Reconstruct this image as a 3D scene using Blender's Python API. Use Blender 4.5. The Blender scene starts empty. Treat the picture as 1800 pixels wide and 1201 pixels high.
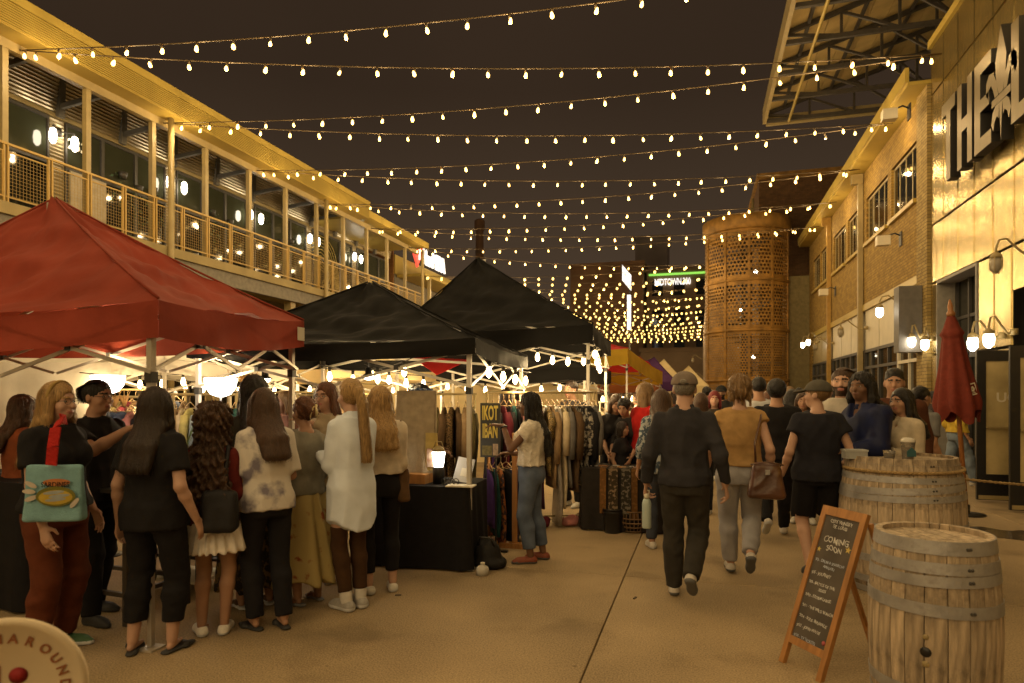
import bpy, math, random
import numpy as np
from mathutils import Vector, Matrix
random.seed(7); RNG = np.random.RandomState(11)
SC = bpy.context.scene
COL = SC.collection
PI = math.pi
# ------------------------------------------------------------------ camera, sky, exposure
EYE = 1.62; FPX = 1148.0; YAW = math.radians(16.04); CX, HY = 900.0, 695.0
cam_data = bpy.data.cameras.new('camera'); cam = bpy.data.objects.new('camera', cam_data); COL.objects.link(cam)
cam.location = (0, 0, EYE); cam.rotation_euler = (PI/2, 0, YAW)
cam_data.sensor_width = 36; cam_data.lens = 36*FPX/1800; cam_data.shift_y = (HY-600.5)/1800
cam_data.clip_end = 900; cam_data.clip_start = 0.05
cam_data.dof.use_dof = True; cam_data.dof.focus_distance = 7.0; cam_data.dof.aperture_fstop = 2.4
SC.camera = cam
SC.view_settings.view_transform = 'Standard'; SC.view_settings.look = 'None'
SC.view_settings.exposure = 0.0; SC.view_settings.gamma = 1.0; SC.view_settings.use_curve_mapping = False
SC.render.engine = 'CYCLES'
SC.cycles.use_denoising = True; SC.cycles.use_light_tree = True
SC.cycles.max_bounces = 5; SC.cycles.diffuse_bounces = 3; SC.cycles.glossy_bounces = 3; SC.cycles.transparent_max_bounces = 12
SC.cycles.caustics_reflective = False; SC.cycles.caustics_refractive = False
SC.cycles.sample_clamp_indirect = 4.0
world = bpy.data.worlds.new("World"); SC.world = world; world.use_nodes = True
wn = world.node_tree; wn.nodes.clear()
w_out = wn.nodes.new('ShaderNodeOutputWorld'); w_bg = wn.nodes.new('ShaderNodeBackground')
w_tc = wn.nodes.new('ShaderNodeTexCoord'); w_sep = wn.nodes.new('ShaderNodeSeparateXYZ'); w_rmp = wn.nodes.new('ShaderNodeValToRGB')
wn.links.new(w_tc.outputs['Generated'], w_sep.inputs[0]); wn.links.new(w_sep.outputs[2], w_rmp.inputs[0])
w_rmp.color_ramp.elements[0].position = 0.0; w_rmp.color_ramp.elements[0].color = (0.085, 0.056, 0.034, 1)
w_rmp.color_ramp.elements[1].position = 0.42; w_rmp.color_ramp.elements[1].color = (0.034, 0.0205, 0.0120, 1)
w_nz = wn.nodes.new('ShaderNodeTexNoise'); w_nz.inputs['Scale'].default_value = 2.2; w_nz.inputs['Detail'].default_value = 5; wn.links.new(w_tc.outputs['Generated'], w_nz.inputs['Vector'])
w_mr = wn.nodes.new('ShaderNodeMapRange'); w_mr.inputs[3].default_value = 0.80; w_mr.inputs[4].default_value = 1.20; wn.links.new(w_nz.outputs['Fac'], w_mr.inputs[0])
w_mx = wn.nodes.new('ShaderNodeVectorMath'); w_mx.operation = 'SCALE'; wn.links.new(w_rmp.outputs[0], w_mx.inputs[0]); wn.links.new(w_mr.outputs[0], w_mx.inputs['Scale'])
wn.links.new(w_mx.outputs[0], w_bg.inputs[0]); w_bg.inputs[1].default_value = 1.0   # a night sky over city lights: no sun
wn.links.new(w_bg.outputs[0], w_out.inputs[0])

# ------------------------------------------------------------------ helpers
CT, ST = math.cos(YAW), math.sin(YAW)
def P(px, py, d):                       # point seen at photo pixel (px,py), d metres deep
    l = (px-CX)/FPX*d
    return Vector((l*CT - d*ST, l*ST + d*CT, EYE + (HY-py)/FPX*d))
def G(px, py):                          # ground point
    d = EYE*FPX/(py-HY); v = P(px, py, d); v.z = 0; return v
def depth(x, y): return -ST*x + CT*y

def tag(o, label=None, cat=None, group=None, kind=None):
    if label: o['label'] = label
    if cat: o['category'] = cat
    if group: o['group'] = group
    if kind: o['kind'] = kind
    return o
def thing(name, label, cat, loc=(0, 0, 0), rz=0.0, group=None, kind=None):
    o = bpy.data.objects.new(name, None); COL.objects.link(o)
    o.location = loc; o.rotation_euler = (0, 0, rz); o.empty_display_size = 0.2
    return tag(o, label, cat, group, kind)
def inst(name, mesh, parent=None, loc=(0, 0, 0), rot=(0, 0, 0), scale=None):
    o = bpy.data.objects.new(name, mesh); COL.objects.link(o)
    o.location = loc; o.rotation_euler = rot
    if scale: o.scale = scale
    if parent: o.parent = parent
    return o

class MB:
    def __init__(s): s.v = []; s.f = []; s.m = []; s.cur = 0; s.sm = []; s.smooth = False
    def add(s, vs, fs):
        b = len(s.v); s.v.extend([tuple(p) for p in vs])
        for f in fs: s.f.append([i+b for i in f]); s.m.append(s.cur); s.sm.append(s.smooth)
        return s
    def box(s, c, size, rot=None, taper=1.0):
        hx, hy, hz = size[0]/2, size[1]/2, size[2]/2
        vs = [Vector((x*hx*(taper if z > 0 else 1), y*hy*(taper if z > 0 else 1), z*hz)) for z in (-1, 1) for y in (-1, 1) for x in (-1, 1)]
        if rot is not None:
            if not isinstance(rot, Matrix): rot = Matrix.Rotation(rot, 3, 'Z')
            vs = [rot @ v for v in vs]
        c = Vector(c)
        return s.add([v+c for v in vs], [(0, 2, 3, 1), (4, 5, 7, 6), (0, 1, 5, 4), (2, 6, 7, 3), (0, 4, 6, 2), (1, 3, 7, 5)])
    def bx(s, x0, x1, y0, y1, z0, z1): return s.box(((x0+x1)/2, (y0+y1)/2, (z0+z1)/2), (x1-x0, y1-y0, z1-z0))
    def beam(s, a, b, w, h=None, up=(0, 0, 1)):
        a, b = Vector(a), Vector(b); h = h or w; d = (b-a).normalized(); u = Vector(up)
        if abs(d.dot(u)) > 0.98: u = Vector((0, 1, 0))
        sd = d.cross(u).normalized()*w/2; u2 = sd.cross(d).normalized()*h/2
        vs = [p + i*sd + j*u2 for p in (a, b) for j in (-1, 1) for i in (-1, 1)]
        return s.add(vs, [(0, 1, 3, 2), (4, 6, 7, 5), (0, 4, 5, 1), (2, 3, 7, 6), (0, 2, 6, 4), (1, 5, 7, 3)])
    def tube(s, pts, r, n=8, cap=True):
        pts = [Vector(p) for p in pts]; m = len(pts); rs = r if hasattr(r, '__len__') else [r]*m
        vs = []; prev = None
        for i, p in enumerate(pts):
            d = (pts[min(i+1, m-1)]-pts[max(i-1, 0)]).normalized()
            if prev is None: u = Vector((0, 0, 1)) if abs(d.z) < 0.9 else Vector((1, 0, 0))
            else: u = prev
            sd = d.cross(u).normalized(); u = sd.cross(d).normalized(); prev = u
            for k in range(n):
                a = 2*PI*k/n; vs.append(p + (math.cos(a)*sd + math.sin(a)*u)*rs[i])
        fs = [(i*n+k, i*n+(k+1) % n, (i+1)*n+(k+1) % n, (i+1)*n+k) for i in range(m-1) for k in range(n)]
        if cap: fs += [tuple(range(n-1, -1, -1)), tuple(range((m-1)*n, m*n))]
        o = s.smooth; s.smooth = True; s.add(vs, fs); s.smooth = o; return s
    def lathe(s, prof, n=16, c=(0, 0, 0), cap=True, sx=1.0, sy=1.0):
        c = Vector(c); vs = [c+Vector((r*math.cos(2*PI*k/n)*sx, r*math.sin(2*PI*k/n)*sy, z)) for r, z in prof for k in range(n)]
        m = len(prof)
        fs = [(i*n+k, i*n+(k+1) % n, (i+1)*n+(k+1) % n, (i+1)*n+k) for i in range(m-1) for k in range(n)]
        if cap: fs += [tuple(range(n-1, -1, -1)), tuple(range((m-1)*n, m*n))]
        o = s.smooth; s.smooth = True; s.add(vs, fs); s.smooth = o; return s
    def ball(s, c, r, n=8, m=6, sc=(1, 1, 1)):
        prof = [(max(1e-4, r*math.sin(PI*i/m)), -r*math.cos(PI*i/m)) for i in range(m+1)]
        b = len(s.v); s.lathe(prof, n, (0, 0, 0), cap=False); c = Vector(c)
        for i in range(b, len(s.v)): v = s.v[i]; s.v[i] = (v[0]*sc[0]+c.x, v[1]*sc[1]+c.y, v[2]*sc[2]+c.z)
        return s
    def prism(s, poly, t, M=None):     # poly in local XZ, thickness t along +Y from 0
        n = len(poly); vs = [Vector((x, 0, z)) for x, z in poly]+[Vector((x, t, z)) for x, z in poly]
        if M is not None: vs = [M @ v for v in vs]
        return s.add(vs, [tuple(range(n)), tuple(range(2*n-1, n-1, -1))]+[(i, i+n, (i+1) % n+n, (i+1) % n) for i in range(n)])
    def grid(s, fn, nu, nv):
        vs = [fn(i/nu, j/nv) for j in range(nv+1) for i in range(nu+1)]
        o = s.smooth; s.smooth = True
        s.add(vs, [(j*(nu+1)+i, j*(nu+1)+i+1, (j+1)*(nu+1)+i+1, (j+1)*(nu+1)+i) for j in range(nv) for i in range(nu)]); s.smooth = o; return s
    def mesh(s, name, mats):
        me = bpy.data.meshes.new(name); me.from_pydata(s.v, [], s.f)
        for m in (mats if isinstance(mats, (list, tuple)) else [mats]): me.materials.append(m)
        me.polygons.foreach_set('material_index', s.m); me.polygons.foreach_set('use_smooth', s.sm); me.update()
        return me
    def build(s, name, mats, parent=None, loc=(0, 0, 0), rz=0.0):
        return inst(name, s.mesh(name, mats), parent, loc, (0, 0, rz))

# ------------------------------------------------------------------ materials
MATS = {}
def mat(name, col, rough=0.7, metal=0.0, var=0.15, scale=8.0, bump=0.0, bscale=60.0, emit=None, estr=0.0, spec=0.5, stretch=None, col2=None, sheen=0.0, trans=0.0, thr=None, coat=0.0):
    if name in MATS: return MATS[name]
    m = bpy.data.materials.new(name); m.use_nodes = True; nt = m.node_tree; N = nt.nodes; L = nt.links
    b = N['Principled BSDF']; b.inputs['Roughness'].default_value = rough; b.inputs['Metallic'].default_value = metal
    b.inputs['Specular IOR Level'].default_value = spec
    if sheen: b.inputs['Sheen Weight'].default_value = sheen
    if coat: b.inputs['Coat Weight'].default_value = coat
    if trans: b.inputs['Transmission Weight'].default_value = trans
    if emit is not None:
        b.inputs['Emission Color'].default_value = (*emit, 1); b.inputs['Emission Strength'].default_value = estr
    tc = N.new('ShaderNodeTexCoord'); mp = N.new('ShaderNodeMapping'); L.new(tc.outputs['Object'], mp.inputs[0])
    if stretch: mp.inputs['Scale'].default_value = stretch
    if var > 0 or col2:
        nz = N.new('ShaderNodeTexNoise'); nz.inputs['Scale'].default_value = scale; nz.inputs['Detail'].default_value = 6
        L.new(mp.outputs[0], nz.inputs['Vector'])
        rp = N.new('ShaderNodeValToRGB'); L.new(nz.outputs['Fac'], rp.inputs[0])
        a, c2 = tuple(c*(1-var) for c in col), (col2 or tuple(min(1, c*(1+var)) for c in col))
        lo, hi = thr or (0.3, 0.7)
        rp.color_ramp.elements[0].position = lo; rp.color_ramp.elements[0].color = (*a, 1)
        rp.color_ramp.elements[1].position = hi; rp.color_ramp.elements[1].color = (*c2, 1)
        L.new(rp.outputs[0], b.inputs['Base Color'])
    else: b.inputs['Base Color'].default_value = (*col, 1)
    if bump > 0:
        n2 = N.new('ShaderNodeTexNoise'); n2.inputs['Scale'].default_value = bscale; n2.inputs['Detail'].default_value = 4
        L.new(mp.outputs[0], n2.inputs['Vector'])
        bp = N.new('ShaderNodeBump'); bp.inputs['Strength'].default_value = bump; bp.inputs['Distance'].default_value = 0.02
        L.new(n2.outputs['Fac'], bp.inputs['Height']); L.new(bp.outputs[0], b.inputs['Normal'])
    MATS[name] = m; return m
def emat(name, col, s, sampled=True):
    m = mat(name, col, var=0, emit=col, estr=s)
    if not sampled: m.cycles.emission_sampling = 'NONE'
    return m
def cloth(name, col, **k):
    k.setdefault('rough', 0.92); k.setdefault('var', 0.16); k.setdefault('bump', 0.12); k.setdefault('bscale', 130); k.setdefault('spec', 0.2); k.setdefault('scale', 14)
    return mat('cloth_'+name, col, **k)
# ------------------------------------------------------------------ people: signed-distance bodies turned into one continuous mesh each
def surface_nets(F, o, h):
    S = F < 0
    nx, ny, nz = F.shape
    c = np.zeros((nx-1, ny-1, nz-1), np.int8)
    for dx in (0, 1):
        for dy in (0, 1):
            for dz in (0, 1): c += S[dx:nx-1+dx, dy:ny-1+dy, dz:nz-1+dz]
    act = (c > 0) & (c < 8); idx = np.argwhere(act)
    if len(idx) == 0: return np.zeros((0, 3)), np.zeros((0, 4), int)
    ids = -np.ones(act.shape, np.int64); ids[act] = np.arange(len(idx))
    acc = np.zeros((len(idx), 3)); cnt = np.zeros(len(idx))
    I = idx.T
    corner = {}
    for dx in (0, 1):
        for dy in (0, 1):
            for dz in (0, 1): corner[dx, dy, dz] = F[I[0]+dx, I[1]+dy, I[2]+dz]
    for ax in range(3):
        for u in (0, 1):
            for w in (0, 1):
                a = [0, 0, 0]; a[(ax+1) % 3] = u; a[(ax+2) % 3] = w; b = list(a); b[ax] = 1
                fa, fb = corner[tuple(a)], corner[tuple(b)]
                k = (fa < 0) != (fb < 0); t = fa[k]/(fa[k]-fb[k])
                p = np.tile(np.array(a, float), (k.sum(), 1)); p[:, ax] = t
                acc[k] += p; cnt[k] += 1
    V = (idx + acc/cnt[:, None])*h + o
    Q = []
    for ax in range(3):
        sl0 = [slice(None)]*3; sl1 = [slice(None)]*3; sl0[ax] = slice(0, -1); sl1[ax] = slice(1, None)
        s0, s1 = S[tuple(sl0)], S[tuple(sl1)]
        e = np.argwhere(s0 != s1); b1, b2 = (ax+1) % 3, (ax+2) % 3
        ok = (e[:, b1] > 0) & (e[:, b2] > 0) & (e[:, b1] < F.shape[b1]-1) & (e[:, b2] < F.shape[b2]-1); e = e[ok]
        if not len(e): continue
        ins = s0[e[:, 0], e[:, 1], e[:, 2]]
        def cid(d1, d2):
            q = e.copy(); q[:, b1] += d1; q[:, b2] += d2; return ids[q[:, 0], q[:, 1], q[:, 2]]
        q = np.stack([cid(-1, -1), cid(0, -1), cid(0, 0), cid(-1, 0)], 1)
        q[~ins] = q[~ins][:, ::-1]; Q.append(q)
    return V, np.concatenate(Q)

def np_mesh(name, V, Q, mats, mi=None):
    me = bpy.data.meshes.new(name); n, k = len(V), Q.shape[1] if len(Q) else 4
    me.vertices.add(n); me.vertices.foreach_set('co', np.ascontiguousarray(V, np.float32).ravel())
    me.loops.add(Q.size); me.loops.foreach_set('vertex_index', Q.ravel().astype(np.int32))
    me.polygons.add(len(Q)); me.polygons.foreach_set('loop_start', (np.arange(len(Q))*k).astype(np.int32))
    me.polygons.foreach_set('use_smooth', np.ones(len(Q), bool))
    for m in mats: me.materials.append(m)
    if mi is not None: me.polygons.foreach_set('material_index', mi.astype(np.int32))
    me.update(calc_edges=True); return me

class SDF:
    """a list of shapes, each with the box it lives in; meshed together with smooth joins"""
    def __init__(s): s.ops = []
    def put(s, lo, hi, fn, k=0.02, mode='u'): s.ops.append((np.array(lo, float), np.array(hi, float), fn, k, mode)); return s
    def cone(s, a, b, ra, rb, k=0.02, flat=None, flatten=None, mode='u'):
        a, b = np.array(a, float), np.array(b, float); ab = b-a; L2 = max(1e-9, ab @ ab); r = max(ra, rb)
        lo, hi = np.minimum(a, b)-r, np.maximum(a, b)+r
        dn = ab/math.sqrt(L2)
        def fn(X):
            d0 = X-a; t0 = (d0 @ ab)/L2; t = np.clip(t0, 0, 1)
            q = d0-t[..., None]*ab; rad = ra+(rb-ra)*t
            if flatten is not None:
                ax, f = flatten; c = q @ ax; q = q+(1/f-1)*c[..., None]*ax
            d = np.sqrt((q*q).sum(-1))-rad
            if flat: d = np.maximum(d, (X-b) @ dn)
            return d
        return s.put(lo, hi, fn, k, mode)
    def ell(s, c, r, R=None, k=0.02, mode='u'):
        c = np.array(c, float); r = np.array(r, float); m = r.max()
        def fn(X):
            q = X-c
            if R is not None: q = q @ R
            k0 = np.sqrt(((q/r)**2).sum(-1)); k1 = np.sqrt(((q/(r*r))**2).sum(-1))
            return k0*(k0-1)/np.maximum(k1, 1e-6)
        return s.put(c-m, c+m, fn, k, mode)
    def loft(s, secs, k=0.02, mode='u', cap=0.0, p=2.0):
        """secs: (z, cx, cy, wx, wy) ellipse sections, rising z"""
        A = np.array(secs, float); z0, z1 = A[0, 0], A[-1, 0]
        lo = np.array([(A[:, 1]-A[:, 3]).min(), (A[:, 2]-A[:, 4]).min(), z0]); hi = np.array([(A[:, 1]+A[:, 3]).max(), (A[:, 2]+A[:, 4]).max(), z1])
        def fn(X):
            z = np.clip(X[..., 2], z0, z1); I = [np.interp(z, A[:, 0], A[:, i]) for i in range(1, 5)]
            qx, qy = (X[..., 0]-I[0])/I[2], (X[..., 1]-I[1])/I[3]
            rr = (np.abs(qx)**p+np.abs(qy)**p)**(1/p)
            d = (rr-1)*np.minimum(I[2], I[3])*0.9
            dz = np.maximum(z0-X[..., 2], X[..., 2]-z1)
            return np.maximum(d, dz-cap)
        return s.put(lo, hi, fn, k, mode)
    def half(s, pt, n, mode='i'):      # keep the side the normal points away from
        pt = np.array(pt, float); n = np.array(n, float); n /= np.linalg.norm(n)
        s.ops.append((None, None, lambda X: (X-pt) @ n, 0, mode)); return s
    def mesh(s, h, warp=None):
        bs = [(o[0], o[1]) for o in s.ops if o[0] is not None and o[4] == 'u']
        lo = np.min([b[0] for b in bs], 0)-3*h-0.012; hi = np.max([b[1] for b in bs], 0)+3*h+0.012
        n = np.ceil((hi-lo)/h).astype(int)+1
        F = np.full(n, 0.3, np.float32)
        ax = [(lo[i]+np.arange(n[i])*h) for i in range(3)]
        for l, u, fn, k, mode in s.ops:
            if l is None: i0, i1 = np.zeros(3, int), n
            else:
                mgn = k+4*h+0.01
                i0 = np.clip(((l-mgn-lo)/h).astype(int), 0, n); i1 = np.clip(((u+mgn-lo)/h).astype(int)+2, 0, n)
            if (i1 <= i0).any(): continue
            X = np.stack(np.meshgrid(*[ax[i][i0[i]:i1[i]] for i in range(3)], indexing='ij'), -1)
            d = fn(X).astype(np.float32); sl = tuple(slice(i0[i], i1[i]) for i in range(3)); f = F[sl]
            if mode == 'u':
                if k > 0:
                    hh = np.clip(0.5+0.5*(f-d)/k, 0, 1); F[sl] = f*(1-hh)+d*hh-k*hh*(1-hh)
                else: F[sl] = np.minimum(f, d)
            elif mode == 'i': F[sl] = np.maximum(f, d)
            elif mode == 's':
                if k > 0:
                    hh = np.clip(0.5-0.5*(f+d)/k, 0, 1); F[sl] = f*(1-hh)-d*hh+k*hh*(1-hh)
                else: F[sl] = np.maximum(f, -d)
        if warp is not None:
            X = np.stack(np.meshgrid(*ax, indexing='ij'), -1); near = np.abs(F) < 0.06
            F[near] += warp(X[near]).astype(np.float32)
        F[0], F[-1], F[:, 0], F[:, -1], F[:, :, 0], F[:, :, -1] = 0.3, 0.3, 0.3, 0.3, 0.3, 0.3
        return surface_nets(F, lo, h)

def folds(seed, amp=0.006, fx=30., fz=9.):
    amp = amp*1.35; fx = fx*1.25
    r = np.random.RandomState(seed); W = []
    for i in range(5):
        a = r.uniform(0, 2*PI); W.append((np.array([math.cos(a)*fx, math.sin(a)*fx, r.uniform(-1, 1)*fz*2.2])*r.uniform(0.5, 1.3), r.uniform(0, 6.3)))
    def fn(X):
        t = 0
        wob = 1.2*np.sin(X[:, 2]*11+X[:, 0]*9+seed)+0.8*np.sin(X[:, 1]*14-X[:, 2]*7)
        for w, ph in W: t = t+np.sin(X @ w+ph+wob)
        return amp*(np.abs(t)/3.2)**0.75-amp*0.5
    return fn
def strands(seed, amp=0.006, f=26, curl=0.0):
    def fn(X):
        ang = np.arctan2(X[:, 1], X[:, 0])
        wav = curl*np.sin(X[:, 2]*48+3*np.sin(ang*5+seed))+0.5*np.sin(X[:, 2]*13+seed)
        t = np.sin(ang*f+wav*2+seed)+0.6*np.sin(ang*f*2.3+wav*3)
        if curl: t = t+curl*1.3*np.sin(X[:, 2]*70+ang*9+2*np.sin(X[:, 0]*60))
        return amp*t
    return fn

def ik(a, c, l1, l2, pole):
    a, c = np.array(a, float), np.array(c, float); v = c-a; D = np.linalg.norm(v)
    if D > 0.995*(l1+l2): c = a+v/D*0.995*(l1+l2); v = c-a; D = np.linalg.norm(v)
    n = v/D; x = (l1*l1-l2*l2+D*D)/(2*D); y = math.sqrt(max(0, l1*l1-x*x))
    p = np.array(pole, float); p = p-(p @ n)*n; p /= max(1e-6, np.linalg.norm(p))
    return a+n*x+p*y, c
def rotz(a): return np.array([[math.cos(a), -math.sin(a), 0], [math.sin(a), math.cos(a), 0], [0, 0, 1]])
def rotx(a): return np.array([[1, 0, 0], [0, math.cos(a), -math.sin(a)], [0, math.sin(a), math.cos(a)]])

SKIN = {'fair': (0.50, 0.30, 0.21), 'tan': (0.38, 0.21, 0.13), 'brown': (0.16, 0.080, 0.045), 'dark': (0.10, 0.048, 0.028)}
HAIR = {'black': (0.010, 0.008, 0.007), 'dark': (0.022, 0.013, 0.009), 'brown': (0.060, 0.030, 0.015), 'auburn': (0.11, 0.042, 0.018), 'blonde': (0.36, 0.22, 0.085),
        'dirty': (0.19, 0.11, 0.045), 'red': (0.16, 0.015, 0.015), 'grey': (0.22, 0.20, 0.17)}
def skin_mat(k): return mat('skin_'+k, SKIN[k], rough=0.55, var=0.10, scale=9, bump=0.05, bscale=150, spec=0.35)
def hair_mat(k): return mat('hair_'+k, HAIR[k], rough=0.42, var=0.45, scale=24, stretch=(6, 6, 0.7), bump=0.5, bscale=50, spec=0.35)

def person(label, loc, face, H=1.68, W=1.0, fem=True, skin='fair', hair=None, top=None, bottom=None, shoes=None, arms=(None, None), feet=None, lean=0.0, head=(0, 0),
           vox=0.009, grip=(0.35, 0.35), beard=None, glasses=False, cap=None, extra=None, group=None, palm=(None, None), lift=(0, 0), sit=None, smile=False):
    """face: heading in degrees, 0 looks away down the street, 90 looks left. Local frame: +Y ahead, +X to the person's right, metres for a 1.7 m body."""
    S = H/1.70; hs = 0.94+0.06*S
    root = bpy.data.objects.new('person', None)
    hair = dict(style='short', col='dark') | (hair or {}); top = dict(col=(0.02, 0.02, 0.02), sleeve=0.6, hem=0.86) | (top or {})
    bottom = dict(kind='trousers', col=(0.02, 0.02, 0.022), cuff=0.07, ease=0.02) | (bottom or {}); shoes = dict(col=(0.6, 0.57, 0.5), kind='sneaker') | (shoes or {})
    seed = abs(hash(label)) % 1000 if False else sum(ord(c)*(i+3) for i, c in enumerate(label)) % 997
    hipw, shw = (0.090, 0.150) if fem else (0.085, 0.178)
    if feet is None: feet = ((-0.10, 0.0), (0.10, 0.0))
    # --- skeleton
    pel = np.array([0, 0, 0.92]); Rl = rotx(-lean)                     # lean>0 bows forward (+Y)
    def up(v): return pel+Rl @ (np.array(v, float)-pel)
    neck0, neck1 = up((0, -0.012, 1.405)), up((0, 0.008, 1.475))
    hc = up((0, 0.022, 1.578)); Rh = Rl @ rotz(math.radians(head[0])) @ rotx(math.radians(head[1])) if True else None
    sh = [up((sx*shw*W**0.5, -0.012, 1.352)) for sx in (-1, 1)]
    ua, fa = 0.285, 0.25
    elb, wri = [], []
    for i, sx in enumerate((-1, 1)):
        t = arms[i]
        if t is None: t = (sx*(0.235*W**0.5), 0.05, 0.86)
        pole = (sx*0.22, -1, -0.2) if len(t) < 4 else t[3]
        tgt = up(t[:3]); e, w = ik(sh[i], tgt, ua, fa, Rl @ np.array(pole, float)); elb.append(e); wri.append(w)
    hip = [np.array([sx*hipw*W**0.5, 0, 0.885]) for sx in (-1, 1)]
    kne, ank = [], []
    for i, sx in enumerate((-1, 1)):
        f = feet[i]; z = 0.085+lift[i]
        k_, a_ = ik(hip[i], (f[0], f[1]-0.03, z), 0.412, 0.398, (sx*0.12, 1, 0)); kne.append(k_); ank.append(a_)
    w3 = 0.37+0.58*W; es_k = 0.58
    chest = [(0.90, 0.0), (1.0, 0.0), (1.1, 0.0), (1.2, 0.0), (1.3, 0.0), (1.375, 0.0), (1.42, 0.0)]
    if fem: tw = [(0.86, .158, .112), (0.93, .162, .112), (1.06, .128, .092), (1.16, .135, .098), (1.26, .152, .108), (1.325, .150, .092), (1.365, .122, .076), (1.40, .085, .062), (1.44, .062, .056)]
    else: tw = [(0.86, .150, .110), (0.95, .155, .112), (1.06, .150, .108), (1.18, .165, .112), (1.27, .178, .112), (1.33, .172, .098), (1.37, .140, .082), (1.405, .098, .070), (1.44, .072, .064)]
    def torso(sdf, ease, z0=0.86, z1=1.43, k=0.03, hemflare=0.0, fit=1.0):
        secs = []
        for z in np.linspace(z0, z1, 14):
            wx = np.interp(z, [a[0] for a in tw], [a[1] for a in tw]); wy = np.interp(z, [a[0] for a in tw], [a[2] for a in tw])
            if fit < 1: wx = wx*fit+(1-fit)*(.165 if fem else .172); wy = wy*fit+(1-fit)*.115
            if z > 1.34: e = ease*max(0.45, 1-(z-1.34)*6)
            else: e = ease
            fl = hemflare*max(0, (1.05-z)/0.3)+(bottom['ease']*.6 if ease > 0 else 0)*max(0, min(1, (1.0-z)/.06))
            cy = 0.0 if z < 1.1 else -0.008
            secs.append((z, 0, cy, wx*w3+e+fl, wy*w3+e+fl))
        A = secs; inner = SDF().loft(A, cap=0.0, p=2.3).ops[0]
        c = pel
        def fn(X): return inner[2]((X-c) @ Rl+c)
        cor = np.array([up((x, y, z)) for x in (-.33*w3, .33*w3) for y in (-.25*w3, .25*w3) for z in (z0, z1)])
        sdf.put(cor.min(0), cor.max(0), fn, k)
        if fem and z1 > 1.3:
            for sx in (-1, 1): sdf.ell(up((sx*0.072*w3, 0.085*w3+ease*0.6, 1.235)), (0.066+ease*.5, 0.060+ease*.4, 0.066+ease*.5), Rl, k=0.045)
    def scale_loc(V): return V*S
    objs = []
    # --- body
    sd = SDF()
    torso(sd, -0.012, 0.84, 1.43)
    sd.cone(neck0, neck1, 0.054 if fem else 0.064, 0.050 if fem else 0.060, 0.025)
    hw = 0.074 if fem else 0.079
    def hp(x, y, z): return hc+Rh @ np.array([x, y, z])
    sd.ell(hp(0, -0.010, 0.028), (hw, 0.094, 0.088), Rh, 0.02)
    sd.ell(hp(0, 0.028, -0.034), (hw*0.80, 0.060, 0.074), Rh, 0.03)
    sd.ell(hp(0, 0.052, -0.082), (0.030, 0.032, 0.024), Rh, 0.03)                      # chin
    sd.cone(hp(0, 0.086, 0.008), hp(0, 0.104, -0.030), 0.008, 0.0145, 0.012)            # nose
    sd.ell(hp(0, 0.086, -0.062), (0.026, 0.012, 0.011), Rh, 0.010)                      # lips
    sd.ell(hp(0, 0.080, 0.026), (0.050, 0.014, 0.010), Rh, 0.018)                       # brow
    for sx in (-1, 1):
        sd.ell(hp(sx*0.031, 0.094, 0.004), (0.017, 0.010, 0.010), Rh, 0.010, 's')       # eye hollow
        sd.ell(hp(sx*hw, -0.004, -0.008), (0.011, 0.020, 0.032), Rh, 0.006)             # ear
        sd.ell(hp(sx*0.042, 0.062, -0.030), (0.022, 0.022, 0.022), Rh, 0.02)            # cheek
    ar = (0.040, 0.034, 0.031, 0.023) if fem else (0.048, 0.040, 0.036, 0.027)
    ar = [a*(0.6+0.4*W) for a in ar]
    for i, sx in enumerate((-1, 1)):
        sd.cone(sh[i], elb[i], ar[0], ar[1], 0.03); m = elb[i]*0.7+wri[i]*0.3
        sd.cone(elb[i], m, ar[1]*0.97, ar[1]*0.98, 0.02); sd.cone(m, wri[i], ar[1]*0.98, ar[3], 0.02)
        fd = (wri[i]-elb[i]); fd /= np.linalg.norm(fd)
        pn = palm[i]
        hd = fd
        if pn is not None:
            hd = np.array(pn[0], float); hd = Rl @ hd; hd /= np.linalg.norm(hd); nrm = Rl @ np.array(pn[1], float)
        else: nrm = np.array([-sx*0.9, -0.1, 0.1]) if abs(fd[2]) > 0.6 else np.array([-sx*0.3, 0, -1.0])
        nrm = nrm-(nrm @ hd)*hd; nrm /= np.linalg.norm(nrm); sdv = np.cross(hd, nrm)
        thumb = sdv if (sdv @ (Rl @ np.array([0, 1, 0.3]))) > 0 else -sdv
        pc = wri[i]+hd*0.052
        sd.cone(wri[i], wri[i]+hd*0.085, 0.026, 0.037, 0.012, flatten=(nrm, 0.42))
        g = grip[i]
        for q in range(4):
            off = thumb*(0.030-0.020*q); base = wri[i]+hd*(0.088-0.004*abs(q-1.2))+off
            L = (0.040, 0.045, 0.042, 0.033)[q]; p = base; ang = g*0.8
            for sgm in range(3):
                a = ang*(1+sgm*1.0); dv = hd*math.cos(a)+nrm*math.sin(a)+off*0.6*(1-g)
                dv /= np.linalg.norm(dv); q2 = p+dv*L*(1, .72, .5)[sgm]
                sd.cone(p, q2, 0.0088-0.0008*sgm, 0.0082-0.0008*sgm, 0.003); p = q2
        tb = wri[i]+hd*0.030+thumb*0.026; t2 = tb+(hd*0.55+thumb*0.65+nrm*0.35)*0.040; t3 = t2+(hd*0.85+thumb*0.1+nrm*(0.3+g*0.5))*0.032
        sd.cone(tb, t2, 0.0125, 0.0105, 0.012); sd.cone(t2, t3, 0.0105, 0.0085, 0.004)
        # legs
        lg = [0.078*w3**.7, 0.052, 0.050, 0.034]
        sd.cone(hip[i]+np.array([0, 0, -.02]), kne[i], lg[0], lg[1], 0.03); c_ = kne[i]*0.72+ank[i]*0.28+np.array([0, -0.012, 0])
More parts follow.
